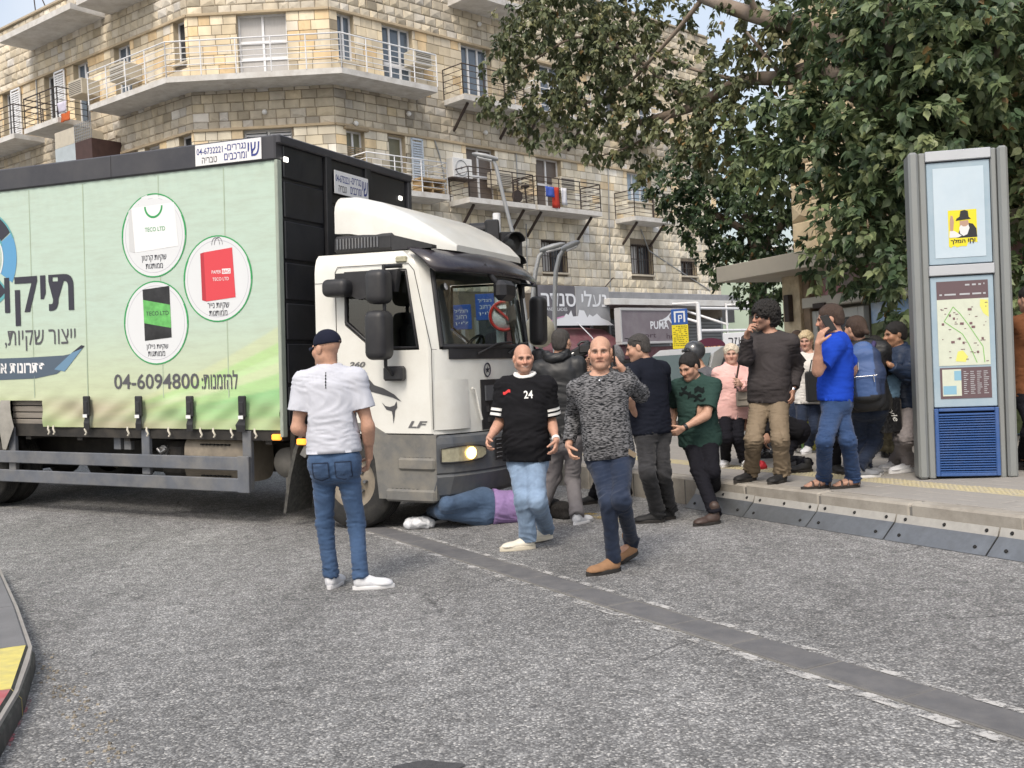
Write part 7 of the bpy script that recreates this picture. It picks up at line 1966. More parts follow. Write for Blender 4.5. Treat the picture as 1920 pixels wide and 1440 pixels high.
class Person:
 def __init__(s, **k): s.k = k; s.build(**k)
 def build(s, label, feet, neck, hip, head, yaw, arms, knees, foot_yaw, head_yaw=None, head_pitch=0, head_roll=0, z=0.0, H=1.75, Y=None,
    skin=(0.46, 0.27, 0.19), res=0.008, female=False, belly=0.0, width=1.0, group=None, neckY=0.0, hipY=0.0, stubble=0.0, brow=(0.05, 0.035, 0.03),
    lip=(0.62, 0.42, 0.40), hip_yaw=None, mouth_open=0.0, smile=0.0, hand_scale=1.0, loc=None, footz=None):
  s.sc = sc = H / 1.75
  s.skin = skin; s.res = res
  s.heels = [A3(G(p[0], p[1], z if footz is None else footz[i])) for i, p in enumerate(feet)]
  s.Y = Y if Y is not None else (s.heels[0][1] + s.heels[1][1]) / 2
  s.yaw = yaw
  s.hipc = A3(W(hip[0], hip[1], s.Y + hipY)); s.neck = A3(W(neck[0], neck[1], s.Y + neckY))
  up = unit(s.neck - s.hipc); s.up = up
  f = np.array([math.sin(R(yaw)), -math.cos(R(yaw)), 0.0]); f = unit(f - up * (f @ up)); s.f = f
  s.r = r = np.cross(f, up)            # person's right
  hy = yaw if hip_yaw is None else hip_yaw
  hf = np.array([math.sin(R(hy)), -math.cos(R(hy)), 0.0]); ux = np.array([0, 0, 1.0]) if up[2] > .6 else up; hf = unit(hf - ux * (hf @ ux)); s.hf = hf; s.hr = np.cross(hf, ux)
  s.sw = 0.172 * sc * width * (0.88 if female else 1)
  s.shR = s.neck + r * s.sw - up * 0.100 * sc; s.shL = s.neck - r * s.sw - up * 0.100 * sc
  hw = 0.080 * sc
  s.hpR = s.hipc + s.hr * hw; s.hpL = s.hipc - s.hr * hw
  UA, FA = 0.30 * sc, 0.265 * sc
  s.arm = {}
  for side in 'RL':
   a = arms[side]; sh = s.shR if side == 'R' else s.shL
   el = on_sphere(a[0][0], a[0][1], sh, UA, a[0][2])
   wr = on_sphere(a[1][0], a[1][1], el, FA, a[1][2])
   hd = on_sphere(a[2][0], a[2][1], wr, 0.17 * sc, a[2][2]) if len(a) > 2 else wr + unit(wr - el) * .17
   opt = a[3] if len(a) > 3 else {}
   s.arm[side] = (sh, el, wr, hd, opt)
  TH = 0.44 * sc
  s.leg = {}
  for i, side in enumerate('RL'):
   fy = foot_yaw[i]; fd = np.array([math.sin(R(fy)), -math.cos(R(fy)), 0.0])
   heel = s.heels[i]; lift = feet[i][2] if len(feet[i]) > 2 else 0.0
   an = heel + fd * 0.055 * sc + np.array([0, 0, 0.095 * sc + lift])
   hp = s.hpR if side == 'R' else s.hpL
   kn = on_sphere(knees[i][0], knees[i][1], hp, TH, knees[i][2])
   s.leg[side] = (hp, kn, an, fd, heel, lift)
  hy = yaw if head_yaw is None else head_yaw
  hs = sc * (0.97 if female else 1.0)
  s.hs = hs
  s.hc = A3(W(head[0], head[1], s.Y + neckY + (head[2] if len(head) > 2 else 0.0)))
  hf = np.array([math.sin(R(hy)), -math.cos(R(hy)), 0.0]); hr = np.cross(hf, [0, 0, 1.0]); hu = np.array([0, 0, 1.0])
  cp, sp = math.cos(R(head_pitch)), math.sin(R(head_pitch))
  hf, hu = hf * cp - hu * sp, hu * cp + hf * sp
  cr, sr = math.cos(R(head_roll)), math.sin(R(head_roll))
  hr, hu = hr * cr + hu * sr, hu * cr - hr * sr
  s.hr_, s.hf_, s.hu_ = hr, hf, hu
  base = s.hipc.copy() if loc is None else A3(loc)
  base[2] = z
  s.belly, s.female, s.width = belly, female, width
  B = Field(res)
  HP = lambda a, b, c: s.hc + (hr * a + hf * b + hu * c) * hs
  s.HP = HP
  B.loft(s.torso(0.0 if not female else -0.008, top=True), k=.05)
  if female:
   for sg in (-1, 1): B.ell(s.neck - up * .20 * sc + r * sg * .075 * sc + f * .085 * sc, (r, f, up), (.06, .05, .06), .05)
  for side in 'RL':
   sh, el, wr, hd, opt = s.arm[side]
   B.cone(s.neck - up * .065 * sc, sh, .05 * sc, .050 * sc, .05)
   B.cone(sh, el, .050 * sc, .040 * sc, .04); B.cone(el, wr, .041 * sc, .027 * sc, .02, )
   B.cone(el + (wr - el) * .12, el + (wr - el) * .45, .043 * sc, .034 * sc, .03)
   s.hand(B, side, wr, hd, el, opt, hand_scale * sc)
   hp, kn, an, fd, heel, lift = s.leg[side]
   B.cone(hp, kn, .072 * sc, .044 * sc, .04); B.cone(kn, an, .043 * sc, .034 * sc, .03)
   B.cone(an - np.array([0, 0, .03]), an + fd * .12 - np.array([0, 0, .055]), .036, .026, .02)
  B.cone(s.neck - up * .03 * sc, HP(0, -.02, -.055), .055 * sc, .051 * sc, .03)
  B.ell(HP(0, -.015, .036), (hr, hf, hu), (.0745 * hs, .097 * hs, .083 * hs), .03)
  B.ell(HP(0, .026, -.032), (hr, hf, hu), (.060 * hs, .072 * hs, .084 * hs), .03)
  for sg in (-1, 1):
   B.cone(HP(sg * .05, .0, -.06), HP(sg * .014, .07, -.096), .026 * hs, .022 * hs, .03)
   B.ell(HP(sg * .042, .062, -.028), (hr, hf, hu), (.026 * hs, .026 * hs, .026 * hs), .03)
   B.cone(HP(sg * .046, .079, .020), HP(sg * .010, .091, .017), .010 * hs, .011 * hs, .015)
  B.ell(HP(0, .074, -.098), (hr, hf, hu), (.022 * hs, .020 * hs, .019 * hs), .02)
  for sg in (-1, 1):
   B.ell(HP(sg * .031, .099, -.001), (hr, hf, hu), (.021 * hs, .019 * hs, .0125 * hs), .010, 's')
   B.ell(HP(sg * .031, .074, -.001), (hr, hf, hu), (.014 * hs, .013 * hs, .0115 * hs), .004)
   B.cone(HP(sg * .020, .104, -.034), HP(sg * .034, .090, -.062), .0042 * hs, .0036 * hs, .006, 's')
   B.ell(HP(sg * .079, -.008, -.006), (hr, hf + hr * sg * -.35, hu), (.012 * hs, .021 * hs, .034 * hs), .008)
  B.cone(HP(0, .088, .010), HP(0, .115, -.030), .009 * hs, .0135 * hs, .012)
  for sg in (-1, 1): B.ell(HP(sg * .0145, .102, -.035), (hr, hf, hu), (.0095 * hs, .011 * hs, .009 * hs), .008)
  B.cone(HP(-.022, .086, -.064), HP(.022, .086, -.064), .0085 * hs, .0085 * hs, .010)
  B.ell(HP(0, .094, -.062), (hr, hf, hu), (.018 * hs, .008 * hs, .009 * hs), .008)
  B.ell(HP(0, .105, -.0655), (hr, hf, hu), (.021 * hs, .009 * hs, (.0035 + mouth_open * .006) * hs), .004, 's')
  V, F = B.mesh()
  Q = (V - s.hc) / hs
  L = np.stack([Q @ hr, Q @ hf, Q @ hu], 1)
  mz = L[:, 2] - (smile * .012 * (np.abs(L[:, 0]) / .026) ** 2 if smile else 0)
  col = np.ones((len(V), 3)) * np.array(skin)
  nearhead = np.linalg.norm(Q, axis=1) < .17
  def blend(mask, c, w=1.0):
   m = (np.clip(mask, 0, 1) * w * nearhead)[:, None]; col[:] = col * (1 - m) + np.array(c) * m
  sk = np.array(skin)
  front = L[:, 1] > .03
  blend(np.exp(-((np.abs(L[:, 0]) - .045) / .03) ** 2 - ((L[:, 2] + .03) / .03) ** 2) * front, sk * np.array([1.12, .88, .86]), .5)
  col *= (1 + .16 * pnoise(V * 55) + .10 * pnoise(V * 120))[:, None]
  blend(np.exp(-(L[:, 0] / .02) ** 2 - ((L[:, 2] + .03) / .02) ** 2) * (L[:, 1] > .09), sk * np.array([1.1, .82, .8]), .6)
  if stubble:
   jaw = np.clip((-.045 - L[:, 2] + np.clip(np.abs(L[:, 0]) - .03, 0, 1) * 1.0) / .02, 0, 1) * np.clip((L[:, 1] - .0) / .03, 0, 1) * (L[:, 2] > -.125)
   blend(jaw, sk * .30 + np.array([.02, .02, .02]), stubble)
  blend(np.exp(-(np.abs(L[:, 0]) / .026) ** 4 - ((mz + .064) / .0085) ** 2) * (L[:, 1] > .07), sk * np.array(lip) * 1.25, .9)
  blend(np.exp(-(np.abs(L[:, 0]) / .026) ** 4 - ((mz + .0655) / .0048) ** 2) * (L[:, 1] > .07), (.045, .015, .015) if not mouth_open else (.5, .45, .4), .85)
  ax = np.abs(L[:, 0])
  blend(np.exp(-((ax - .031) / .022) ** 4 - ((L[:, 2] - .019 + ((ax - .025) ** 2) * 4) / .0088) ** 2) * (L[:, 1] > .05), brow, .95)
  blend(np.exp(-((ax - .031) / .019) ** 4 - ((L[:, 2] - .0075 + ((ax - .031) ** 2) * 14) / .0042) ** 2) * (L[:, 1] > .05), (.035, .022, .018), .85)
  blend(np.exp(-((ax - .031) / .017) ** 4 - ((L[:, 2] + .001) / .010) ** 4) * (L[:, 1] > .06), sk * .55, .75)
  blend(np.exp(-((ax - .031) / .012) ** 4 - ((L[:, 2] + .001) / .0048) ** 4) * (L[:, 1] > .06), (.24, .215, .20), .6)
  blend(np.exp(-((ax - .031) / .0058) ** 4 - ((L[:, 2] + .001) / .0075) ** 4) * (L[:, 1] > .06), (.03, .02, .015), .95)
  s.L, s.col = L, col
  s.base = base
  root = mesh_np('person', V - base, F, skin_mat(), None, smooth=True, cols=col)
  root.location = base
  tag(root, label, 'person', group)
  s.root = root
 def torso(s, e=0.0, top=False, hem=None):
  sc = s.sc; up, r, f = s.up, s.r, s.f
  w = s.width * (0.9 if s.female else 1)
  L = np.linalg.norm(s.neck - s.hipc)
  P = lambda t, o=0.0: s.hipc + (s.neck - s.hipc) * t + f * o
  b = s.belly
  return [
   (P(-.06), s.hr, (.136 if not s.female else .152) * sc * w + e, .098 * sc + e, s.hf),
   (P(.06), s.hr, (.142 if not s.female else .156) * sc * w + e, .105 * sc + e + b * .2, s.hf),
   (P(.25, b * .35), r, .130 * sc * w + e + b * .20, .098 * sc + e + b * .7, f),
   (P(.48, b * .25), r, .132 * sc * w + e + b * .1, .102 * sc + e + b * .5, f),
   (P(.70, .01), r, .150 * sc * w + e, .112 * sc + e, f),
   (P(.82), r, .136 * sc * w + e, .096 * sc + e, f),
   (P(.92), r, .080 * sc * w + e * .8, .068 * sc + e * .8, f),
  ]
 def hand(s, B, side, wr, tip, el, opt, sc):
  d = unit(tip - wr); fore = unit(wr - el)
  pn = opt.get('palm')
  if pn is None: pn = (s.r if side == 'L' else -s.r)
  pn = np.asarray(pn, float); pn = unit(pn - d * (pn @ d))
  acr = np.cross(d, pn) * (1 if side == 'R' else -1)      # towards the thumb
  if opt.get('flip'): acr = -acr
  curl = opt.get('curl', .35)
  if opt.get('none'): return
  lens = [.070, .078, .073, .058]
  kn = []
  for i in range(4):
   o = (1.5 - i) * .0195 * sc
   k = wr + d * (.090 - .005 * abs(i - 1)) * sc + acr * o
   B.cone(wr + d * .012 * sc + acr * o * .65, k, .0155 * sc, .0125 * sc, .010)
   kn.append(k)
  for i, k in enumerate(kn):
   p = k; a = curl * (.55 + .12 * i); seg = lens[i] * sc
   dd = d
   spread = (1.5 - i) * .06
   for j, fr in enumerate((.45, .31, .24)):
    ang = a * (j + 1) * (1.0 if j == 0 else .95)
    dd = unit(d * math.cos(ang) + pn * math.sin(ang) + acr * spread)
    q = p + dd * seg * fr
    B.cone(p, q, (.0098 - .0010 * j) * sc, (.0090 - .0012 * j) * sc, .003)
    p = q
  t0 = wr + d * .022 * sc + acr * .026 * sc
  t1 = t0 + unit(d * .72 + acr * .62 + pn * .35) * .042 * sc
  t2 = t1 + unit(d * .85 + acr * .25 + pn * (.35 + curl * .5)) * .032 * sc
  t3 = t2 + unit(d * .88 + acr * .05 + pn * (.35 + curl * .7)) * .026 * sc
  B.cone(t0, t1, .0150 * sc, .0120 * sc, .008); B.cone(t1, t2, .0115 * sc, .0102 * sc, .004); B.cone(t2, t3, .0102 * sc, .0085 * sc, .004)
 def loc(s, V): return V - s.base
 def part(s, name, VF, material, cols=None, label=None):
  o = mesh_np(name, VF[0] - s.base, VF[1], material, s.root, smooth=True, cols=cols)
  if label: o['label'] = label
  return o
 def shirt(s, material, e=.022, hem=0.0, sleeve=.6, sr=(.072, .068, .05), res=.011, amp=.011, name='shirt', loose=0.0, seed=1.0, neck=.985, k=.05, flare=0.0, base=.35, cuff=True, neckw=1.0, p=2.4):
  sc = s.sc
  B = Field(res)
  T = s.torso(e)
  low = s.hipc - s.up * (hem + .02)
  T[0] = (low, s.hr, T[0][2] + loose + flare, T[0][3] + loose + flare, s.hf)
  T[1] = (T[1][0], T[1][1], T[1][2] + loose + flare * .6, T[1][3] + loose + flare * .6, T[1][4])
  if hem > -.05:
   for i_ in (0, 1): T[i_] = (T[i_][0], T[i_][1], max(T[i_][2], .172 * sc + flare), max(T[i_][3], .128 * sc), T[i_][4])
  T[2] = (T[2][0], T[2][1], T[2][2] + loose, T[2][3] + loose, T[2][4])
  T[3] = (T[3][0], T[3][1], T[3][2] + loose * .7, T[3][3] + loose * .7, T[3][4])
  T[-1] = (T[-1][0], T[-1][1], .082 * sc * neckw + e * .5, .066 * sc + e * .5, T[-1][4])
  B.loft(T, k=.03, p=p)
  if s.female:
   for sg in (-1, 1): B.ell(s.neck - s.up * .20 * sc + s.r * sg * .075 * sc + s.f * .085 * sc, (s.r, s.f, s.up), (.07 + e, .05 + e, .07 + e), .06)
  B.cut(low + s.up * .02, -s.up)
  js = [(s.hipc + s.up * .16, .16, .9)]
  arms = Field(res)
  cuts = []
  for side in 'RL':
   sh, el, wr, hd, opt = s.arm[side]
   B.cone(s.neck - s.up * .062 * sc, sh + s.up * .012 * sc, .050 * sc + e, sr[0] * .82 * sc, .05)
   t = min(sleeve, 1.0)
   end = sh + (el - sh) * t
   B.cone(sh, end, sr[0] * .92 * sc, (sr[0] + (sr[1] - sr[0]) * t) * sc, .045)
   js.append((sh, .10, .5))
   if sleeve > 1:
    u = sleeve - 1; e2 = el + (wr - el) * u
    B.cone(el, e2, sr[1] * sc, (sr[1] + (sr[2] - sr[1]) * u) * sc, .03)
    js.append((el, .10, 1.3)); js.append((e2, .08, .7))
    cuts.append((e2 - unit(wr - el) * .008, unit(wr - el)))
   else: cuts.append((end - unit(el - sh) * .012, unit(el - sh)))
  s.cuts = cuts
  B.ell(s.neck + s.up * .028 * sc + s.f * .030, (s.r, unit(s.f - s.up * .5), unit(s.up + s.f * .5)), (.072 * sc * neckw, .074 * sc * (.5 + neckw * .5), .048 * sc), .006, 's')
  V, F = B.mesh()
  for (p, n) in cuts:       # flatten the cuffs
   dd = (V - p) @ n; rad = np.linalg.norm(V - p - dd[:, None] * n, axis=1)
   m = (dd > 0) & (dd < .12) & (rad < .11)
   V[m] -= dd[m][:, None] * n
  V = folds(V, F, amp, js, seed, base=base)
  dd = (V - low) @ s.up - .02; near_ = (np.abs(dd) < .02) & (np.linalg.norm(V - low, axis=1) < .32)
  for side in 'RL':
   for a_, b_ in zip(s.arm[side][:2], s.arm[side][1:3]):
    ab = b_ - a_; t_ = np.clip((V - a_) @ ab / (ab @ ab), 0, 1); near_ &= np.linalg.norm(V - a_ - t_[:, None] * ab, axis=1) > .088
  V[near_] -= dd[near_][:, None] * s.up
  s.shirtVF = (V, F)
  return s.part(name, (V, F), material)
 def trousers(s, material, rad=(.098, .068, .062), res=.012, amp=.013, waist=.14, end=.02, seed=2.0, e=.006, base=.35, name='trousers', crease=1.0, flat=1.0, fz=15.0, p=2.4):
  sc = s.sc
  rad = (rad[0] * .92, rad[1] * .84, rad[2] * .86)
  B = Field(res)
  T = s.torso(e)
  top = s.hipc + (s.neck - s.hipc) * .26
  B.loft(T[:3], k=.03, p=p)
  js = [(s.hipc - np.array([0, 0, .08]), .13, .8)]
  cuts = []
  for side in 'RL':
   hp, kn, an, fd, heel, lift = s.leg[side]
   en = an + unit(kn - an) * (end - .045)
   B.cone(hp, kn, rad[0] * sc, rad[1] * sc, .035)
   B.ell(hp - s.hf * .035 * sc + np.array([0, 0, .0]), (s.hr, s.hf, s.up), (.088 * sc, .100 * sc, .10 * sc), .05)
   B.cone(kn, en, rad[1] * sc, rad[2] * sc, .03)
   js += [(kn, .13, .45 * crease), (en, .10, 1.1 * crease)]
   cuts.append((en + unit(kn - an) * .01, -unit(kn - an)))
  B.cut(s.hipc + s.up * waist, s.up)
  V, F = B.mesh()
  for (p, n) in cuts:
   dd = (V - p) @ n; r_ = np.linalg.norm(V - p - dd[:, None] * n, axis=1)
   m = (dd > 0) & (dd < .14) & (r_ < .12)
   V[m] -= dd[m][:, None] * n
  V = folds(V, F, amp, js, seed, base=base, fz=fz)
  s.trouVF = (V, F)
  return s.part(name, (V, F), material)
 def shoes(s, upper, sole, kind='sneaker', L=.285, res=.008, name='shoe', sole_h=.026, boot=0.0):
  sc = s.sc; L = L * sc
  out = []
  for side in 'RL':
   hp, kn, an, fd, heel, lift = s.leg[side]
   up = np.array([0, 0, 1.0])
   if lift > 0:                            # heel raised: the shoe pitches about the toe
    ang = math.asin(min(lift / (L * .75), .9))
    fd2 = fd * math.cos(ang) - up * math.sin(ang); u2 = up * math.cos(ang) + fd * math.sin(ang)
    o = heel + up * lift
   else: fd2, u2, o = fd, up, heel
   rt = np.cross(fd2, u2)
   P = lambda a, b, c: o + rt * a + fd2 * b + u2 * c
   B = Field(res)
   B.cone(P(0, .045, .050), P(0, .10, .048), .036, .038, .02, sq=(u2, 1.1))
   B.cone(P(0, .10, .046), P(.0, L - .075, .034), .040, .044, .03, sq=(u2, .72))
   B.cone(P(0, L - .085, .030), P(0, L - .050, .028), .044, .040, .03, sq=(u2, .62))
   B.cone(P(0, .05, .055), P(0, .055, .10 + boot), .037, .042 + boot * .05, .02)
   B.cone(P(0, .07, .075), P(0, L - .12, .045), .032, .026, .02)
   B.cut(P(0, 0, sole_h * .8), -u2)
   V, F = B.mesh()
   N = vnormals(V, F)
   V = V + N * (pnoise(V * 28)[:, None] * .003)
   sh = s.part(name, (V, F), upper)
   n = 20; ring = []
   for i in range(n):
    a = 2 * PI * i / n
    y = .5 - .5 * math.cos(a)
    w = .036 + .014 * math.sin(PI * min(1, y * 1.05)) + (.005 if y > .55 else 0)
    ring.append((math.sin(a) ** 1 * w * (1 if abs(math.sin(a)) > .0 else 0), y * (L + .008) - .004))
   m = MB()
   rr = [[P(x * q, y, h) - s.base for x, y in ring] for q, h in ((.94, .0), (1.0, .006), (1.02, sole_h * .8), (.97, sole_h))]
   m.loft([[Vector(p) for p in r_] for r_ in rr], smooth=False)
   so = m.build('sole', sole, sh)
   so.data.polygons.foreach_set('use_smooth', np.zeros(len(so.data.polygons), dtype=bool))
   out.append(sh)
  return out
 def hair(s, material, th=.010, line=.055, back=-.06, curly=0.0, res=.006, side=-.02, name='hair', long=None, fringe=0.0, seed=3.0, amp=.004):
  hs = s.hs; HP = s.HP; hr, hf, hu = s.hr_, s.hf_, s.hu_
  B = Field(res)
  B.ell(HP(0, -.017, .040), (hr, hf, hu), ((.078 + th) * hs, (.098 + th) * hs, (.083 + th) * hs), .0)
  B.ell(HP(0, -.050, -.02), (hr, hf, hu), ((.068 + th * .8) * hs, (.058 + th) * hs, (.075 + th * .5) * hs), .03)
  if long:
   for (a, b) in long: B.cone(HP(*a[:3]), HP(*b[:3]), a[3], b[3], .03)
  B.ell(HP(0, .115, -.025), (hr, hf, hu), (.072 * hs, .085 * hs, (.025 + line) * hs), .01, 's')
  for sg in (-1, 1): B.ell(HP(sg * .085, .030, -.045), (hr, hf, hu), (.035 * hs, .055 * hs, (.045 - side) * hs), .01, 's')
  if not long: B.cut(HP(0, 0, back), -unit(hu * 1.0 - hf * .25))
  V, F = B.mesh()
  N = vnormals(V, F)
  if curly:
   d = (1 - np.abs(pnoise(V * 38 + seed)) * 2.4) * curly + pnoise(V * 90) * curly * .6
   V = V + N * d[:, None]
   V = relax(V, F, 1, .15)
  else:
   V = V + N * ((pnoise(np.stack([V[:, 0] * 60, V[:, 1] * 60, V[:, 2] * 25], 1) + seed) * amp + pnoise(V * 22 + seed) * amp * 1.2)[:, None])
  return s.part(name, (V, F), material)
 def ring(s, name, p0, p1, r, material, parent=None):
  m = MB(); m.cyl(Vector(A3(p0) - s.base), Vector(A3(p1) - s.base), r, 14)
  return m.build(name, material, parent or s.root)
 def bvh(s, VF): return BVHTree.FromPolygons([tuple(v) for v in VF[0]], [tuple(f) for f in VF[1]])
 def print_on(s, name, V2, F, c, right, up, VF, material, off=.004, parent=None):
  T = s.bvh(VF); right, up = Vector(right).normalized(), Vector(up).normalized(); n = right.cross(up)   # towards the viewer
  P = []
  for x, y in V2:
   q = Vector(c) + right * x + up * y
   h = T.ray_cast(q + n * .5, -n)
   p = (h[0] + n * off) if h[0] is not None else q
   P.append(A3(p) - s.base)
  return mesh_np(name, P, F, material, parent or s.root)
def grid2(x0, x1, y0, y1, nx, ny):
 V = [(x0 + (x1 - x0) * i / nx, y0 + (y1 - y0) * j / ny) for j in range(ny + 1) for i in range(nx + 1)]
 F = [(j * (nx + 1) + i, j * (nx + 1) + i + 1, (j + 1) * (nx + 1) + i + 1, (j + 1) * (nx + 1) + i) for j in range(ny) for i in range(nx)]
 return V, F
# ================================================================== the people
def denim(name, col, var=.25, vs=9.0): return mat(name, col, rough=.85, var=var, vscale=vs, bump=.25, bscale=300, spec=.2, sheen=.1, dirt=tuple(min(1, c * 1.7 + .02) for c in col), dirtamt=.45, dscale=3.6)
def cotton(name, col, var=.07, bump=.15): return mat(name, col, rough=.9, var=var, vscale=14, bump=bump, bscale=250, spec=.15)
M_white_tee = cotton('white_cotton', (.50, .515, .575))
M_jean_blue = denim('mid_blue_denim', (.040, .076, .150))
M_jean_dark = denim('dark_blue_denim', (.013, .021, .043))
M_jean_light = denim('pale_blue_denim', (.175, .245, .35), .3, 7)
M_jean_black = denim('faded_black_denim', (.022, .022, .024))
M_jean_royal = denim('royal_blue_denim', (.022, .048, .118))
M_black_tee = cotton('black_cotton', (.010, .010, .012))
M_navy_tee = cotton('navy_cotton', (.010, .012, .020))
M_green_tee = cotton('bottle_green_cotton', (.028, .058, .050))
M_blue_tee = cotton('royal_blue_cotton', (.012, .055, .42))
M_grey_shirt = cotton('charcoal_jersey', (.052, .046, .047), .12)
M_beige = cotton('beige_cargo_cotton', (.21, .165, .115), .12)
M_grey_trs = cotton('grey_cotton', (.17, .16, .165), .12)
M_stone_trs = cotton('stone_grey_cotton', (.22, .20, .20), .12)
M_black_trs = cotton('black_jersey', (.010, .010, .014))
M_pink = cotton('pink_jacket_cotton', (.72, .44, .41), .05)
M_white_fleece = cotton('off_white_fleece', (.66, .64, .61), .05)
M_navy_jacket = mat('navy_nylon', (.016, .030, .065), rough=.5, var=.1, vscale=12, bump=.1)
M_black_jacket = mat('black_nylon', (.012, .013, .015), rough=.5, var=.1, vscale=12)
M_grey_jacket = mat('grey_nylon', (.10, .10, .115), rough=.6, var=.15, vscale=12)
M_lilac = cotton('lilac_cotton', (.27, .185, .37), .08)
M_brown_shirt = cotton('rust_brown_cotton', (.16, .065, .03), .1)
M_print_white = cotton('white_print', (.75, .75, .73))
M_print_red = cotton('red_print', (.60, .05, .05))
M_print_dark = cotton('black_print', (.008, .012, .012))
M_white_shoe = mat('white_shoe_mesh', (.62, .63, .66), rough=.7, var=.12, vscale=40, bump=.3, bscale=300)
M_white_sole = mat('white_rubber', (.68, .68, .69), rough=.5)
M_cream_shoe = mat('cream_leather', (.66, .62, .53), rough=.5, var=.08, vscale=30)
M_cream_sole = mat('cream_rubber', (.62, .57, .46), rough=.6)
M_tan_suede = mat('tan_suede', (.27, .15, .078), rough=.9, var=.15, vscale=20)
M_brown_leather = mat('dark_brown_leather', (.055, .035, .028), rough=.5, var=.2, vscale=25)
M_black_shoe = mat('black_shoe_mesh', (.012, .012, .013), rough=.7, var=.2, vscale=60)
M_dark_sole = mat('dark_rubber', (.025, .022, .02), rough=.8)
M_grey_shoe = mat('grey_suede', (.20, .21, .23), rough=.8, var=.1, vscale=40)
M_navy_cap = cotton('navy_cap_cloth', (.012, .014, .028))
M_dark = mat('matt_black_plastic', (.012, .012, .013), rough=.4)
M_lens = mat('dark_lens', (.01, .01, .012), rough=.08, spec=.8)
M_steel = mat('bright_steel', (.5, .5, .52), rough=.25, metal=1)
M_hair_dark = mat('dark_hair', (.012, .010, .009), rough=.6, var=.5, vscale=90, bump=.8, bscale=260, stretch=(1.6, 1.6, .5))
M_hair_grey = mat('greying_dark_hair', (.050, .045, .042), rough=.7, var=.6, vscale=110, bump=.8, bscale=260, stretch=(1.6, 1.6, .6))
M_hair_brown = mat('brown_hair', (.050, .028, .018), rough=.55, var=.5, vscale=90, bump=.8, bscale=260, stretch=(1.6, 1.6, .5))
M_hair_blond = mat('pale_blond_hair', (.50, .40, .25), rough=.5, var=.25, vscale=50, bump=.5, bscale=160)
M_hair_white = mat('white_blond_hair', (.55, .48, .38), rough=.5, var=.2, vscale=50, bump=.5, bscale=160)
M_knit = None
def knit():
 m = mat('marled_grey_knit', (.10, .10, .105), rough=.95, spec=.1)
 n, l = m.node_tree.nodes, m.node_tree.links
 b = n['Principled BSDF']; tc = n.new('ShaderNodeTexCoord'); mp = n.new('ShaderNodeMapping'); mp.inputs['Scale'].default_value = (38, 38, 150)
 nz = n.new('ShaderNodeTexNoise'); nz.inputs['Scale'].default_value = 1.0; nz.inputs['Detail'].default_value = 2
 rp = n.new('ShaderNodeValToRGB'); e = rp.color_ramp.elements
 e[0].position = .40; e[0].color = (.012, .013, .015, 1); e[1].position = .60; e[1].color = (.19, .19, .20, 1)
 l.new(tc.outputs['Object'], mp.inputs['Vector']); l.new(mp.outputs[0], nz.inputs['Vector']); l.new(nz.outputs[0], rp.inputs[0]); l.new(rp.outputs[0], b.inputs['Base Color'])
 bp = n.new('ShaderNodeBump'); bp.inputs['Strength'].default_value = .5; bp.inputs['Distance'].default_value = .006
 l.new(nz.outputs[0], bp.inputs['Height']); l.new(bp.outputs[0], b.inputs['Normal'])
 return m
def along(s, a, b, t): return a + (b - a) * t
def collar(s, material, tube=.009, name='collar', dz=.010, slope=.42):
 T = s.bvh(s.shirtVF)
 n = Vector(unit(s.up + s.f * slope)); c = Vector(s.neck + s.up * dz * s.sc + s.f * .012)
 u = Vector(s.r); v = n.cross(u)
 pts = []
 for i in range(21):
  a = 2 * PI * i / 20
  d = u * math.cos(a) + v * math.sin(a)
  h = T.ray_cast(c + d * .2, -d)
  q = h[0] if h[0] is not None and (h[0] - c).length < .12 else c + d * .07
  pts.append(q)
 rad = [min((q - c).length, .085 * s.sc) for q in pts]
 m = MB(); m.tube([c + (q - c).normalized() * r_ - Vector(s.base) for q, r_ in zip(pts, rad)], tube, 6, caps=False)
 return m.build(name, material, s.root)
def band(s, name, a, b, t0, t1, material, VF=None, off=.003, n=22):
 VF = VF or s.shirtVF
 T = s.bvh(VF); a, b = Vector(a), Vector(b); d = (b - a).normalized(); u = d.orthogonal().normalized(); w = d.cross(u)
 rows = []
 for j in range(5):
  c = a.lerp(b, t0 + (t1 - t0) * j / 4); row = []
  for i in range(n):
   k = 2 * PI * i / n; e = u * math.cos(k) + w * math.sin(k)
   h = T.ray_cast(c + e * .115, -e)
   q = h[0] if h[0] is not None else c + e * .05
   row.append(q + e * off - Vector(s.base))
  rows.append(row)
 m = MB(); m.loft(rows, caps=False, smooth=True)
 return m.build(name, material, s.root)
def cap_on(s, material, brim_dir=1):
 hs, HP, hr, hf, hu = s.hs, s.HP, s.hr_, s.hf_, s.hu_
 B = Field(.007)
 B.ell(HP(0, -.014, .042), (hr, hf, hu), (.088 * hs, .108 * hs, .094 * hs), 0)
 B.cut(HP(0, 0, .026), -unit(hu + hf * .10))
 V, F = B.mesh()
 c = s.part('cap', (V, F), material)
 m = MB(); rings = []
 for j in range(6):
  t = j / 5
  row = []
  for i in range(9):
   a = -1 + i / 4
   x = a * .072 * (1 - .12 * t); y = .085 + (.085 * t) * math.sqrt(max(0.0, 1 - a * a * .75)) - abs(a) * .03; z = .034 - .018 * t - .022 * a * a
   row.append((x, y, z))
  rings.append(row)
 top = [[Vector(HP(*p) - s.base) for p in r_] for r_ in rings]
 bot = [[Vector(HP(p[0], p[1], p[2] - .005) - s.base) for p in r_] for r_ in rings]
 m.loft(top, closed=False, caps=False); m.loft(bot, closed=False, caps=False)
 m.build('peak', material, c)
 m = MB(); q_ = HP(.02, -.112, .045); m.sphere(Vector(q_) - Vector(s.base), (.016, .016, .010), 8, 6); m.build('strap_patch', M_brown_leather, c)
 return c
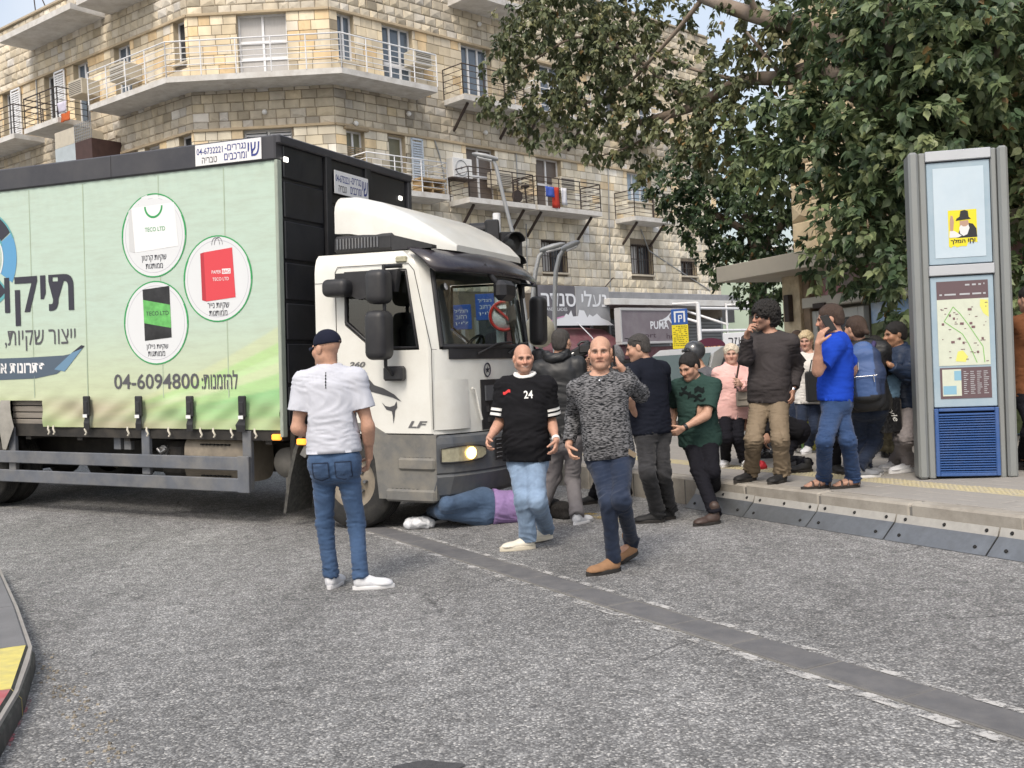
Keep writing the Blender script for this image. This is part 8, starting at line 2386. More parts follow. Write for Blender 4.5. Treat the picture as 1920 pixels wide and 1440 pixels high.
def lace_shoe(s, shoes, material):
 for sh, side in zip(shoes, 'RL'):
  hp, kn, an, fd, heel, lift = s.leg[side]
  up = np.array([0, 0, 1.0]); rt = np.cross(fd, up)
  m = MB()
  for i in range(4):
   y = .115 + i * .022; zz = .086 - i * .011 + lift * (1 - y / .25)
   p = heel + fd * y + up * zz
   m.tube([Vector(p - rt * .022 - up * .004 - s.base), Vector(p + up * .004 - s.base), Vector(p + rt * .022 - up * .004 - s.base)], .0035, 5)
  m.build('laces', material, sh)
# ---- man in the white t-shirt
p1 = Person(label='man seen from behind in white t-shirt, blue jeans and navy cap', H=1.76, res=.0065, yaw=180, head_yaw=-128,
   neck=(617, 688), hip=(628, 868), head=(612, 654), feet=[(662, 1106), (617, 1106)], foot_yaw=[95, 172], knees=[(668, 980, 1), (609, 982, 1)],
   arms={'R': [(690, 798, -1), (692, 858, 1), (686, 893, 1), {'curl': .8}], 'L': [(557, 803, 1), (597, 815, 1), (625, 812, 1), {'curl': .5}]}, width=1.05, skin=(.47, .27, .19), stubble=.2)
tr = p1.trousers(M_jean_blue, rad=(.094, .068, .058), res=.010, amp=.011, waist=.11)
p1.shirt(M_white_tee, e=.024, hem=-.075, sleeve=.66, sr=(.080, .084, .05), res=.010, amp=.011, loose=.010)
collar(p1, M_white_tee)
sh = p1.shoes(M_white_shoe, M_white_sole)
cap_on(p1, M_navy_cap)
vr, vu = (1, 0, 0), (0, 0, 1)
for x in (-.078, .078):      # back pockets
 c = Vector(p1.hipc + p1.r * x - np.array([0, 0, .045])); m2, f2 = grid2(-.055, .055, -.06, .06, 6, 6)
 m2 = [(a, b - (.02 * (1 - abs(a) / .062) if b < -.05 else 0)) for a, b in m2]
 pk = p1.print_on('back_pocket', m2, f2, c, vr, vu, p1.trouVF, denim('deep_blue_denim', (.040, .072, .140)), .006, tr)
 ed = [(-.055, .06), (-.055, -.045), (0, -.065), (.055, -.045), (.055, .06), (-.055, .06)]
 q2 = []; qf = []
 for (a_, b_), (a2, b2) in zip(ed[:-1], ed[1:]):
  for s_ in range(5):
   x_, y_ = a_ + (a2 - a_) * s_ / 5, b_ + (b2 - b_) * s_ / 5; x2, y2 = a_ + (a2 - a_) * (s_ + 1) / 5, b_ + (b2 - b_) * (s_ + 1) / 5
   n_ = Vector((-(y2 - y_), x2 - x_)).normalized() * .0035; o_ = len(q2)
   q2 += [(x_ - n_.x, y_ - n_.y), (x2 - n_.x, y2 - n_.y), (x2 + n_.x, y2 + n_.y), (x_ + n_.x, y_ + n_.y)]; qf.append((o_, o_ + 1, o_ + 2, o_ + 3))
 tag(p1.print_on('pocket_stitching', q2, qf, c, vr, vu, p1.trouVF, mat('dark_stitching', (.012, .022, .05), rough=.9), .0085, tr), kind='stuff')
m2, f2 = grid2(-.006, .006, -.055, .055, 1, 10)
p1.print_on('back_print', [q for j in range(11) for q in ((-.006 + .004 * (j % 2), -.055 + j * .011), (.004 - .004 * (j % 2), -.055 + j * .011))], f2, W(617, 713, p1.Y), vr, vu, p1.shirtVF, M_print_dark)
# ---- man in the black 24 t-shirt
p2 = Person(label='smiling bald man in black t-shirt with number 24, pale jeans and cream trainers', H=1.72, res=.0052, yaw=-14, head_yaw=8, head_pitch=5,
   neck=(985, 704), hip=(988, 868), head=(981, 672, -.02), feet=[(1004, 1028), (1037, 1013, .02)], foot_yaw=[-78, -72], knees=[(982, 940, -1), (1008, 940, -1)],
   arms={'R': [(936, 795, 1), (917, 822, -1), (911, 850, -1), {'curl': .85}], 'L': [(1033, 790, 1), (1043, 826, -1), (1040, 860, -1), {'curl': .85}]}, belly=.05, width=1.08,
   skin=(.50, .28, .20), stubble=.5, mouth_open=.8, smile=1.0, hip_yaw=-30)
tr = p2.trousers(M_jean_light, rad=(.098, .086, .080), res=.011, amp=.009, waist=.10, crease=1.4)
p2.shirt(M_black_tee, e=.026, hem=-.02, sleeve=.86, sr=(.084, .086, .05), res=.010, amp=.012, loose=.012, base=.5)
collar(p2, M_print_white, tube=.016, dz=.016)
sh = p2.shoes(M_cream_shoe, M_cream_sole, sole_h=.036, L=.30); lace_shoe(p2, sh, M_cream_shoe)
for side in 'RL':
 a, b = p2.arm[side][0], p2.arm[side][1]
 for t in (.58, .71): band(p2, 'sleeve_stripe', a, b, t, t + .075, M_print_white)
V2, F2 = fit_text('24', .074, .064, bold=.02)
rr = Vector(p2.r) * -1
p2.print_on('number_print', V2, F2, W(988 + 2, 739, p2.Y), vr, vu, p2.shirtVF, M_print_white)
m2, f2 = grid2(-.03, .03, -.012, .012, 4, 2)
p2.print_on('chest_logo', [(x, y + x * .45 + .006 * math.sin(x * 160)) for x, y in m2], f2, W(950, 735, p2.Y), vr, vu, p2.shirtVF, M_print_red)
w0, w1 = p2.arm['L'][1], p2.arm['L'][2]
m = MB(); m.tube([Vector(along(p2, w0, w1, q) - p2.base) for q in (.86, .97)], .034, 14); m.build('wristband', M_print_white, p2.root)
# ---- man in the knitted sweater, on the phone
p3 = Person(label='bald man in marled grey sweater walking with phone at his ear, tan boots', H=1.76, res=.0052, yaw=-8, head_yaw=-10,
   neck=(1124, 699), hip=(1143, 858), head=(1126, 661, -.02), feet=[(1164, 1070), (1197, 1050, .05)], foot_yaw=[-62, -55], knees=[(1141, 942, -1), (1167, 938, -1)],
   arms={'R': [(1077, 780, 1), (1066, 836, -1), (1074, 872, -1), {'curl': .8}], 'L': [(1200, 738, 1), (1163, 688, -1), (1150, 662, 1), {'curl': .75, 'flip': 0, 'palm': (-.8, .5, 0)}]}, belly=.035, width=1.06,
   skin=(.50, .29, .205), stubble=.28, hip_yaw=-20)
tr = p3.trousers(M_jean_dark, rad=(.092, .066, .055), res=.010, amp=.012, waist=.10, crease=1.4)
p3.shirt(knit(), e=.018, hem=.0, sleeve=1.9, sr=(.066, .060, .044), res=.010, amp=.008, loose=.006, neckw=1.25)
p3.shoes(M_tan_suede, M_dark_sole, sole_h=.03, boot=.06, name='boot')
belt = MB(); c = Vector(W(1178, 846, p3.Y) - Vector(p3.base)); belt.box(-.045, .045, -.13, -.122, -.018, .018, M=Matrix.Translation(c) @ Matrix.Rotation(R(35), 4, 'Y'))
belt.build('belt_end', M_beige, p3.root)
m = MB(); q = Vector(p3.neck + p3.f * .115 - p3.up * .055 - p3.base); m.sphere(q, .012, 8, 6); m.build('pendant', M_steel, p3.root)
# ---- man in the hooded top, back turned
p4 = Person(label='man seen from behind in black hooded top and grey trousers beside the lorry', H=1.76, res=.009, yaw=172, head_yaw=150,
   neck=(1045, 668), hip=(1060, 820), head=(1053, 641), feet=[(1076, 985), (1020, 975)], foot_yaw=[140, 205], knees=[(1074, 900, 1), (1038, 895, 1)],
   arms={'R': [(1096, 748, 1), (1092, 790, 1), (1088, 800, 1)], 'L': [(1000, 745, 1), (1010, 790, 1), (1015, 800, 1)]}, width=1.1)
p4.trousers(M_grey_trs, rad=(.10, .082, .072), res=.012, amp=.013)
p4.shirt(M_black_jacket, e=.03, hem=-.02, sleeve=1.9, sr=(.078, .068, .05), res=.012, amp=.010, loose=.012)
B = Field(.010); c = p4.neck + p4.up * .005
for i in range(12):
 a0, a1 = PI + .2 + i * (PI - .4) / 12, PI + .2 + (i + 1) * (PI - .4) / 12
 q = [c + (p4.r * math.cos(a) * .10 + p4.f * math.sin(a) * .10) + p4.up * (.03 - .055 * abs(math.sin(a))) for a in (a0, a1)]
 B.cone(q[0], q[1], .038, .038, .02)
V, F = B.mesh(); V = folds(V, F, .008, (), 3.3, base=.8); p4.part('hood', (V, F), M_black_jacket)
p4.hair(M_hair_grey, th=.005, line=.07, back=-.06)
p4.shoes(M_white_shoe, M_white_sole)
# ---- camera operator, almost hidden
p5 = Person(label='person in black holding up a camcorder, hidden behind the man on the phone', H=1.72, res=.010, yaw=-35, head_yaw=-40,
   neck=(1137, 690), hip=(1142, 828), head=(1131, 665), feet=[(1124, 943), (1180, 938)], foot_yaw=[-70, -40], knees=[(1132, 885, -1), (1166, 885, -1)],
   arms={'R': [(1106, 735, -1), (1101, 688, -1), (1096, 664, -1), {'curl': 1.0}], 'L': [(1165, 735, -1), (1120, 700, -1), (1100, 690, -1), {'curl': .8}]}, width=.9)
p5.trousers(M_black_trs, rad=(.095, .072, .068), res=.013); p5.shirt(M_black_jacket, e=.02, hem=.0, sleeve=1.9, res=.013)
p5.shoes(M_black_shoe, M_dark_sole, res=.009); p5.hair(M_hair_dark, th=.01)
# ---- man in the navy t-shirt
p6 = Person(label='man in navy t-shirt and faded black jeans with sunglasses on his head', H=1.78, res=.008, yaw=-142, head_yaw=-100, head_pitch=14,
   neck=(1211, 676), hip=(1222, 815), head=(1196, 652, .0), feet=[(1246, 979), (1267, 973)][::-1], foot_yaw=[-80, -95], knees=[(1244, 890, -1), (1214, 888, -1)],
   arms={'R': [(1244, 745, 1), (1228, 760, 1), (1215, 765, 1)], 'L': [(1176, 742, -1), (1190, 775, 1), (1196, 785, 1)]}, belly=.03, width=1.12, stubble=.2)
p6.trousers(M_jean_black, rad=(.105, .080, .075), res=.012, amp=.014, waist=.10, crease=1.3)
p6.shirt(M_navy_tee, e=.026, hem=-.01, sleeve=.75, sr=(.083, .082, .05), res=.012, amp=.009, loose=.01)
collar(p6, M_navy_tee)
p6.hair(M_hair_grey, th=.0035, line=.076, back=-.05, side=-.005)
p6.shoes(M_black_shoe, M_dark_sole, sole_h=.03)
H6 = p6.HP
m = MB(); b6 = Vector(p6.base)
for sg in (-1, 1):
 m.tube([Vector(H6(sg * .082, -.05, .045)) - b6, Vector(H6(sg * .086, .05, .10)) - b6, Vector(H6(sg * .065, .085, .115)) - b6], .004, 5)
m.build('sunglasses', M_dark, p6.root)
# ---- man in the green t-shirt stepping off the kerb
p7 = Person(label='dark haired man in green t-shirt and black track trousers stepping off the kerb', H=1.74, res=.0075, yaw=-28, head_yaw=-48, head_pitch=24,
   neck=(1302, 706), hip=(1313, 826), head=(1292, 687, -.06), feet=[(1351, 981), (1350, 944)], foot_yaw=[-68, -60], footz=[0, 0.0], knees=[(1310, 882, -1), (1336, 884, -1)], neckY=-.10,
   arms={'R': [(1262, 765, 1), (1262, 800, -1), (1250, 818, -1), {'curl': .9}], 'L': [(1325, 778, -1), (1281, 803, -1), (1253, 820, -1), {'curl': .9}]}, belly=.06, width=1.08, stubble=.35)
p7.trousers(M_black_trs, rad=(.10, .080, .066), res=.011, amp=.011, waist=.08, crease=1.2)
p7.shirt(M_green_tee, e=.024, hem=.035, flare=.026, sleeve=.78, sr=(.072, .074, .05), res=.010, amp=.010, loose=.002)
collar(p7, M_green_tee)
p7.hair(M_hair_dark, th=.010, line=.072, back=-.035, side=-.005)
p7.shoes(M_brown_leather, M_dark_sole, boot=.06, name='boot')
a, b = p7.leg['L'][0], p7.leg['L'][1]
V2, F2 = fit_text('~^~', .16, .07)
m2 = []; f2 = []
for i, (x, y, w_, h_) in enumerate([(-.10, .0, .10, .035), (-.03, -.03, .12, .03), (.03, .02, .09, .05), (.02, -.06, .10, .02), (-.08, .05, .05, .03)]):
 g, gf = grid2(x, x + w_, y, y + h_, 5, 2); o_ = len(m2)
 m2 += [(u_, v_ + .012 * math.sin(u_ * 90 + i)) for u_, v_ in g]; f2 += [tuple(o_ + k_ for k_ in q) for q in gf]
p7.print_on('shirt_print', m2, f2, W(1292, 740, p7.Y - .1), vr, vu, p7.shirtVF, M_print_dark)
w0, w1 = p7.arm['L'][1], p7.arm['L'][2]
m = MB(); m.tube([Vector(along(p7, w0, w1, q) - p7.base) for q in (.86, .97)], .034, 14); m.build('watch', M_dark, p7.root)
m2, f2 = grid2(-.004, .004, -.16, .16, 1, 16)
p7.print_on('side_stripe', m2, f2, W(1349, 838, p7.Y), vr, vu, p7.trouVF, M_print_white, .005)
# ---- older woman in pink
p8 = Person(label='older woman with pale hair in pink jacket and black trousers', H=1.60, res=.0085, yaw=8, head_yaw=-12, head_pitch=4, female=True, z=SK,
   neck=(1372, 686), hip=(1371, 768), head=(1371, 664), feet=[(1361, 873), (1391, 875)], foot_yaw=[-20, 20], knees=[(1362, 822, -1), (1384, 822, -1)],
   arms={'R': [(1347, 733, 1), (1343, 770, -1), (1343, 790, -1)], 'L': [(1404, 730, -1), (1387, 720, -1), (1381, 716, -1), {'curl': 1.1}]}, belly=.05, width=1.15, skin=(.50, .31, .24), lip=(.8, .5, .5))
p8.trousers(M_black_trs, rad=(.095, .078, .074), res=.013)
p8.shirt(M_pink, e=.024, hem=.10, sleeve=1.88, sr=(.072, .065, .055), res=.011, amp=.010, loose=.012, flare=.030, name='jacket')
collar(p8, M_pink, tube=.018, slope=.6)
p8.hair(M_hair_white, th=.018, line=.062, side=-.01, back=-.075, amp=.010)
p8.shoes(M_white_shoe, M_white_sole, L=.25)
m2, f2 = grid2(-.004, .004, -.30, .28, 1, 24)
p8.print_on('zip', m2, f2, Vector(p8.neck) + Vector((0, 0, -.36)), vr, vu, p8.shirtVF, M_grey_trs)
for x in (-.085, .085):
 m2, f2 = grid2(-.055, .055, -.06, .06, 4, 4); p8.print_on('jacket_pocket', m2, f2, Vector(p8.hipc) + Vector((x, 0, .0)), vr, vu, p8.shirtVF, M_pink, .008)
# ---- curly haired man
p10 = Person(label='curly haired man in charcoal long sleeved shirt and beige cargo trousers', H=1.80, res=.0075, yaw=-34, head_yaw=-78, head_pitch=4, z=SK,
    neck=(1446, 622), hip=(1442, 752), head=(1434, 593, -.03), feet=[(1418, 900), (1474, 903)], foot_yaw=[-58, -48], knees=[(1413, 825, -1), (1463, 825, -1)],
    arms={'R': [(1398, 672, -1), (1401, 625, -1), (1410, 603, -1), {'curl': 1.2}], 'L': [(1493, 688, 1), (1486, 734, -1), (1487, 760, -1), {'curl': .6}]}, belly=.05, width=1.12, stubble=.75, skin=(.42, .235, .165))
p10.trousers(M_beige, rad=(.105, .088, .078), res=.011, amp=.016, waist=.07, crease=1.3)
p10.shirt(M_grey_shirt, e=.020, hem=.02, sleeve=1.85, sr=(.074, .066, .048), res=.011, amp=.010, loose=.010, neckw=1.15)
p10.hair(M_hair_dark, th=.024, line=.055, side=.0, back=-.085, curly=.020)
p10.shoes(M_black_shoe, M_dark_sole, sole_h=.03)
w0, w1 = p10.arm['L'][1], p10.arm['L'][2]
m = MB(); m.tube([Vector(along(p10, w0, w1, q) - p10.base) for q in (.90, .99)], .036, 14); m.build('watch', M_steel, p10.root)
m = MB(); B10 = Vector(p10.base)
for sg in (-1, 1): m.sphere(Vector(p10.HP(sg * .032, .094, .0)) - B10, (.020, .020, .014), 10, 6)
for sg in (-1, 1): m.tube([Vector(p10.HP(sg * .050, .088, .004)) - B10, Vector(p10.HP(sg * .082, .0, .006)) - B10], .003, 5)
m.build('sunglasses', M_lens, p10.root)
for sg, hp in ((1, p10.leg['L']), (-1, p10.leg['R'])):
 c = Vector(along(p10, hp[0], hp[1], .8)); m2, f2 = grid2(-.05, .05, -.075, .075, 4, 5)
 p10.print_on('cargo_pocket', m2, f2, c + Vector((sg * .03, 0, 0)), vr, vu, p10.trouVF, M_beige, .012)
# ---- kneeling boy in black
p9 = Person(label='dark haired boy in black kneeling low behind the beige trousers', H=1.62, res=.009, yaw=-78, head_yaw=-62, head_pitch=32, head_roll=-12, z=SK, Y=11.5,
   neck=(1417, 775), hip=(1494, 812), head=(1394, 785, -.05), feet=[(1524, 884), (1512, 880)], foot_yaw=[-85, -95], knees=[(1470, 865, -1), (1462, 862, 1)],
   arms={'R': [(1428, 815, 1), (1436, 826, 1), (1439, 838, 1), {'curl': 1.0}], 'L': [(1432, 800, -1), (1438, 818, -1), (1440, 830, -1), {'curl': 1.2}]}, skin=(.44, .25, .17))
p9.trousers(M_black_trs, rad=(.095, .07, .06), res=.013); p9.shirt(M_black_tee, e=.02, hem=.02, sleeve=1.9, res=.012)
p9.hair(M_hair_dark, th=.009, line=.068, back=-.04); p9.shoes(M_black_shoe, M_dark_sole)
# ---- woman in the white hoodie
p11 = Person(label='blonde woman in off white hoodie looking at the phone in her hand', H=1.66, res=.009, yaw=-20, head_yaw=-28, head_pitch=10, female=True, z=SK,
    neck=(1518, 661), hip=(1517, 757), head=(1511, 639), feet=[(1494, 848), (1520, 849)], foot_yaw=[-60, -40], knees=[(1502, 806, -1), (1525, 806, -1)],
    arms={'R': [(1497, 704, 1), (1508, 690, -1), (1504, 678, -1), {'curl': .9}], 'L': [(1541, 706, 1), (1528, 715, -1), (1518, 712, -1), {'curl': .9}]}, skin=(.50, .30, .23), lip=(.75, .4, .4))
p11.trousers(M_jean_dark, rad=(.092, .066, .054), res=.013)
p11.shirt(M_white_fleece, e=.024, hem=.0, sleeve=1.9, sr=(.075, .068, .05), res=.012, loose=.008)
p11.hair(M_hair_blond, th=.020, line=.062, back=-.085, amp=.012)
p11.shoes(M_white_shoe, M_white_sole, L=.25)
# ---- man in the royal blue t-shirt
p12 = Person(label='man in royal blue t-shirt and jeans, barefoot in brown sandals, on his phone', H=1.78, res=.0075, yaw=-112, head_yaw=-105, head_pitch=8, z=SK,
    neck=(1571, 628), hip=(1566, 758), head=(1556, 598, .0), feet=[(1612, 913), (1557, 914)], foot_yaw=[-82, -80], knees=[(1590, 826, -1), (1546, 828, -1)],
    arms={'R': [(1598, 690, 1), (1590, 730, 1), (1586, 748, 1)], 'L': [(1533, 697, -1), (1534, 644, -1), (1546, 606, -1), {'curl': .55, 'palm': (.9, .3, 0)}]}, belly=.02, width=1.1, stubble=.3, skin=(.48, .27, .19))
p12.trousers(M_jean_royal, rad=(.102, .076, .070), res=.011, amp=.013, waist=.10, crease=1.2)
p12.shirt(M_blue_tee, e=.022, hem=-.03, sleeve=.78, sr=(.078, .078, .05), res=.011, amp=.009, loose=.006)
collar(p12, M_blue_tee)
p12.hair(M_hair_brown, th=.010, line=.072, back=-.055, side=-.002)
for side in 'RL':          # bare feet in sandals
 hp, kn, an, fd, heel, lift = p12.leg[side]; up = np.array([0, 0, 1.0]); rt = np.cross(fd, up)
 B = Field(.007)
 B.cone(heel + fd * .04 + up * .055, heel + fd * .10 + up * .055, .034, .034, .02); B.cone(heel + fd * .10 + up * .05, heel + fd * .20 + up * .034, .036, .022, .02, sq=(rt, 1.5))
 for i in range(5):
  o = rt * (i - 2) * .017; B.cone(heel + fd * .19 + o + up * .032, heel + fd * (.245 - abs(i - 1.5) * .008) + o + up * .03, .0095, .0095, .003)
 B.cone(heel + fd * .05 + up * .06, an + up * .03, .034, .036, .02)
 V, F = B.mesh(); ft = p12.part('foot', (V, F), skin_mat(), cols=np.ones((len(V), 3)) * np.array((.40, .23, .165)))
 m = MB(); ring = []
 for i in range(18):
  a = 2 * PI * i / 18; yy = .5 - .5 * math.cos(a); ring.append((math.sin(a) * (.040 + .010 * (yy > .5)), yy * .285 - .005))
 m.loft([[Vector(heel + rt * x * q + fd * y + up * (h + .0) - p12.base) for x, y in ring] for q, h in ((.95, 0), (1, .008), (1, .024))])
 sd = m.build('sandal', M_dark_sole, p12.root)
 m = MB()
 for yy, zz in ((.19, .062), (.13, .085), (.03, .075)):
  m.tube([Vector(heel + rt * math.cos(k * PI / 8) * .047 + fd * (yy - .02 * math.sin(k * PI / 8)) + up * (.02 + math.sin(k * PI / 8) * (zz - .02)) - p12.base) for k in range(9)], .011, 5)
 m.build('strap', M_brown_leather, sd)
# ---- woman with the ponytail (backpack)
p13 = Person(label='woman with brown ponytail in black jacket wearing a blue backpack', H=1.68, res=.009, yaw=160, head_yaw=-150, female=True, z=SK,
    neck=(1617, 641), hip=(1630, 760), head=(1603, 616), feet=[(1615, 893), (1601, 897)][::-1], foot_yaw=[95, 110], knees=[(1640, 830, 1), (1612, 830, 1)],
    arms={'R': [(1660, 700, 1), (1662, 740, 1), (1660, 750, 1)], 'L': [(1592, 700, 1), (1595, 740, 1), (1597, 750, 1)]}, width=1.15)
p13.trousers(M_jean_dark, rad=(.108, .082, .070), res=.013); p13.shirt(M_black_jacket, e=.032, hem=.05, sleeve=1.9, sr=(.085, .075, .055), res=.012, loose=.012)
p13.hair(M_hair_brown, th=.012, line=.055, back=-.08, long=[((0, -.10, .0, .035), (0, -.15, -.05, .025))]); p13.shoes(M_grey_shoe, M_white_sole, L=.27)
# ---- man in the navy jacket
p14 = Person(label='man in navy jacket with folded arms and white trainers beside the map pillar', H=1.70, res=.0085, yaw=-66, head_yaw=-84, head_pitch=5, z=SK,
    neck=(1686, 650), hip=(1692, 764), head=(1678, 627), feet=[(1714, 884), (1690, 880)], foot_yaw=[-72, -66], knees=[(1690, 822, -1), (1700, 822, -1)],
    arms={'R': [(1672, 704, 1), (1655, 690, -1), (1662, 682, -1)], 'L': [(1702, 704, -1), (1668, 684, -1), (1655, 672, 1), {'curl': .6}]}, belly=.03, width=1.1, skin=(.36, .20, .125))
p14.trousers(M_stone_trs, rad=(.10, .078, .070), res=.012, amp=.016, crease=1.5)
p14.shirt(M_navy_jacket, e=.028, hem=.0, sleeve=1.9, sr=(.08, .07, .05), res=.011, amp=.010, loose=.01, name='jacket')
collar(p14, M_navy_jacket, tube=.018)
p14.hair(M_hair_dark, th=.011, line=.068, back=-.045, side=-.005)
p14.shoes(M_white_shoe, M_white_sole, sole_h=.034, L=.30)
# ---- partly hidden people
def bystander(label, head, neck, hip, feet, H, yaw, top, trs, hairm, z=SK, female=False, hy=None, shoe=M_black_shoe, **k):
 q = Person(label=label, H=H, res=.011, yaw=yaw, head_yaw=hy if hy is not None else yaw, female=female, z=z, neck=neck, hip=hip, head=head, feet=feet, foot_yaw=[yaw - 12, yaw + 12],
    knees=[((hip[0] * 1 + feet[0][0]) / 2, (hip[1] + feet[0][1]) / 2, -1), ((hip[0] + feet[1][0]) / 2, (hip[1] + feet[1][1]) / 2, -1)],
    arms={'R': [(neck[0] - 22, (neck[1] + hip[1]) / 2 + 4, 1), (neck[0] - 22, hip[1] - 4, -1), (neck[0] - 22, hip[1] + 8, -1)], 'L': [(neck[0] + 22, (neck[1] + hip[1]) / 2 + 4, 1), (neck[0] + 22, hip[1] - 4, -1), (neck[0] + 22, hip[1] + 8, -1)]}, **k)
 q.trousers(trs, res=.014); q.shirt(top, e=.024, hem=.04, sleeve=1.9, res=.013, loose=.006)
 q.hair(hairm, th=.013, line=.062, back=-.08); q.shoes(shoe, M_dark_sole, res=.010)
 return q
bystander('woman with pinkish face half hidden behind the navy jacket man', (1664, 652), (1668, 673), (1668, 756), [(1655, 845), (1672, 846)], 1.60, -50, M_pink, M_black_trs, M_hair_brown, female=True)
bystander('soldier-like bystander in mottled trousers standing far behind the ponytail woman', (1640, 650), (1644, 669), (1662, 748), [(1660, 858), (1676, 859)], 1.66, 170, M_black_jacket, mat('mottled_camouflage_cotton', (.16, .14, .085), rough=.9, var=.6, vscale=14, dirt=(.05, .05, .03), dirtamt=.9, dscale=9), M_hair_dark)
bystander('woman in black boots and leggings behind the royal blue t-shirt', (1583, 640), (1583, 662), (1577, 760), [(1562, 886), (1590, 884)], 1.60, 20, M_black_jacket, M_black_trs, M_hair_dark, female=True)
bystander('dark haired woman glimpsed between the curly haired man and the blonde', (1494, 636), (1494, 653), (1494, 735), [(1487, 838), (1499, 838)], 1.62, -30, cotton('mauve_wool', (.20, .13, .15)), M_jean_dark, M_hair_brown, female=True)
bystander('person in a dark cap whose face shows under the raised arm', (1412, 637), (1413, 655), (1416, 738), [(1410, 838), (1424, 838)], 1.62, 15, M_grey_jacket, M_stone_trs, M_hair_dark)
q = bystander('person in rust brown shirt cut off by the right picture edge', (1930, 560), (1936, 588), (1934, 745), [(1924, 880), (1950, 882)], 1.74, 200, M_brown_shirt, M_black_trs, M_hair_dark)
p18 = bystander('person in grey jacket and motorcycle helmet behind the green t-shirt', (1302, 661), (1318, 690), (1320, 775), [(1312, 880), (1330, 881)], 1.72, -60, M_grey_jacket, M_black_trs, M_hair_dark, z=0.0, hy=-70, width=1.2)
B = Field(.009); ax = (p18.hr_, p18.hf_, p18.hu_)
B.ell(p18.HP(0, -.005, .025), ax, (.130, .150, .140), 0); B.ell(p18.HP(0, .13, .0), ax, (.085, .06, .055), .02, 's'); B.cut(p18.HP(0, 0, -.10), -p18.hu_)
V, F = B.mesh(); hm = p18.part('helmet', (V, F), mat('gunmetal_helmet_paint', (.06, .065, .075), rough=.22, spec=.7, coat=.5, var=.3, vscale=10))
B = Field(.009); B.ell(p18.HP(0, .105, .028), ax, (.10, .075, .05), 0); B.ell(p18.HP(0, .02, .02), ax, (.127, .147, .137), .005, 's')
V, F = B.mesh(); p18.part('visor', (V, F), M_lens)
m2, f2 = grid2(-.05, .05, -.14, .14, 4, 6); p18.print_on('vest_panel', m2, f2, Vector(p18.neck) + Vector((-.2, 0, -.1)), vr, vu, p18.shirtVF, mat('red_orange_nylon', (.65, .06, .035), rough=.6))
# ---- woman lying under the bumper
p17 = Person(label='woman in lilac top and blue jeans lying on the road under the bumper', H=1.66, res=.008, yaw=-10, head_yaw=150, head_pitch=0, head_roll=75, female=True, Y=9.92, z=0.0,
    neck=(1022, 950), hip=(904, 951), head=(1046, 953, .05), feet=[(838, 978), (822, 975)], foot_yaw=[-70, -80], knees=[(838, 946, -1), (830, 958, -1)],
    arms={'R': [(1000, 962, -1), (965, 966, 1), (950, 968, 1)], 'L': [(1010, 935, 1), (1030, 960, 1), (1045, 968, 1)]}, hipY=.0, neckY=.15, width=1.1, belly=.02)
p17.trousers(denim('washed_blue_denim', (.060, .098, .165), .2), rad=(.135, .092, .07), res=.011, amp=.008, waist=.13, e=.015, p=2.0)
p17.shirt(M_lilac, e=.020, hem=-.10, sleeve=1.0, res=.011, amp=.012, loose=.01, p=2.0)
p17.hair(M_hair_dark, th=.018, line=.05, long=[((.0, -.06, .05, .07), (.05, -.10, -.12, .07)), ((-.03, -.06, .0, .06), (-.02, -.12, -.16, .05))])
p17.shoes(mat('navy_canvas', (.018, .024, .035), rough=.8), M_white_sole, L=.25)
# ================================================================== things people hold, and things on the ground
M_bagblk = mat('black_carrier_film', (.012, .012, .014), rough=.25, spec=.6, bump=.6, bscale=30)
M_bagwht = mat('white_carrier_film', (.62, .64, .67), rough=.35, spec=.5, bump=.5, bscale=35)
def crumple(name, c, rad, material, label, cat, seed):
 B = Field(.009); c = A3(c)
 B.ell(c, ((1, 0, 0), (0, 1, 0), (0, 0, 1)), rad); B.ell(c + np.array([rad[0] * .6, 0, -.01]), ((1, 0, 0), (0, 1, 0), (0, 0, 1)), (rad[0] * .6, rad[1] * .7, rad[2] * .7), .02); B.cut((0, 0, .004), (0, 0, -1))
 V, F = B.mesh(); N = vnormals(V, F)
 V = V + N * (((1 - np.abs(pnoise(V * 13 + seed)) * 3) * .018 + (1 - np.abs(pnoise(V * 34 + seed)) * 2.6) * .007)[:, None]); V[:, 2] = np.maximum(V[:, 2], .002)
 o = mesh_np(name, V - c, F, material, None, smooth=True); o.location = c; return tag(o, label, cat)
def blob_bag(name, c, rad, material, label, cat, seed, handles=True, amp=.02, flat=False, group=None, hang=None, hm=None):
 B = Field(.012 if max(rad) > .1 else .008); c = A3(c)
 B.loft([(c - np.array([0, 0, rad[2]]), (1, 0, 0), rad[0] * .9, rad[1] * .9, (0, -1, 0)), (c, (1, 0, 0), rad[0], rad[1], (0, -1, 0)), (c + np.array([0, 0, rad[2]]), (1, 0, 0), rad[0] * .55, rad[1] * .4, (0, -1, 0))], k=.03)
 V, F = B.mesh(); N = vnormals(V, F)
 r1 = 1 - np.abs(pnoise(V * 14 + seed)) * 2.6; r2 = 1 - np.abs(pnoise(V * 31 + seed)) * 2.4
 V = V + N * ((r1 * .8 + r2 * .4)[:, None] * amp)
 root = mesh_np(name, V - c, F, material, None, smooth=True); root.location = c; tag(root, label, cat, group)
 if handles:
  h = A3(hang) if hang is not None else c + np.array([0, 0, rad[2] + .14])
  for s_ in (-1, 1):
   m = MB(); m.tube([Vector((s_ * rad[0] * .5, -rad[1] * .2, rad[2] * .8)), Vector(h - c) * .6 + Vector((s_ * rad[0] * .35, 0, rad[2] * .4)), Vector(h - c) + Vector((s_ * .012, 0, 0))], .012, 6); m.build('handle', hm or material, root)
 return root
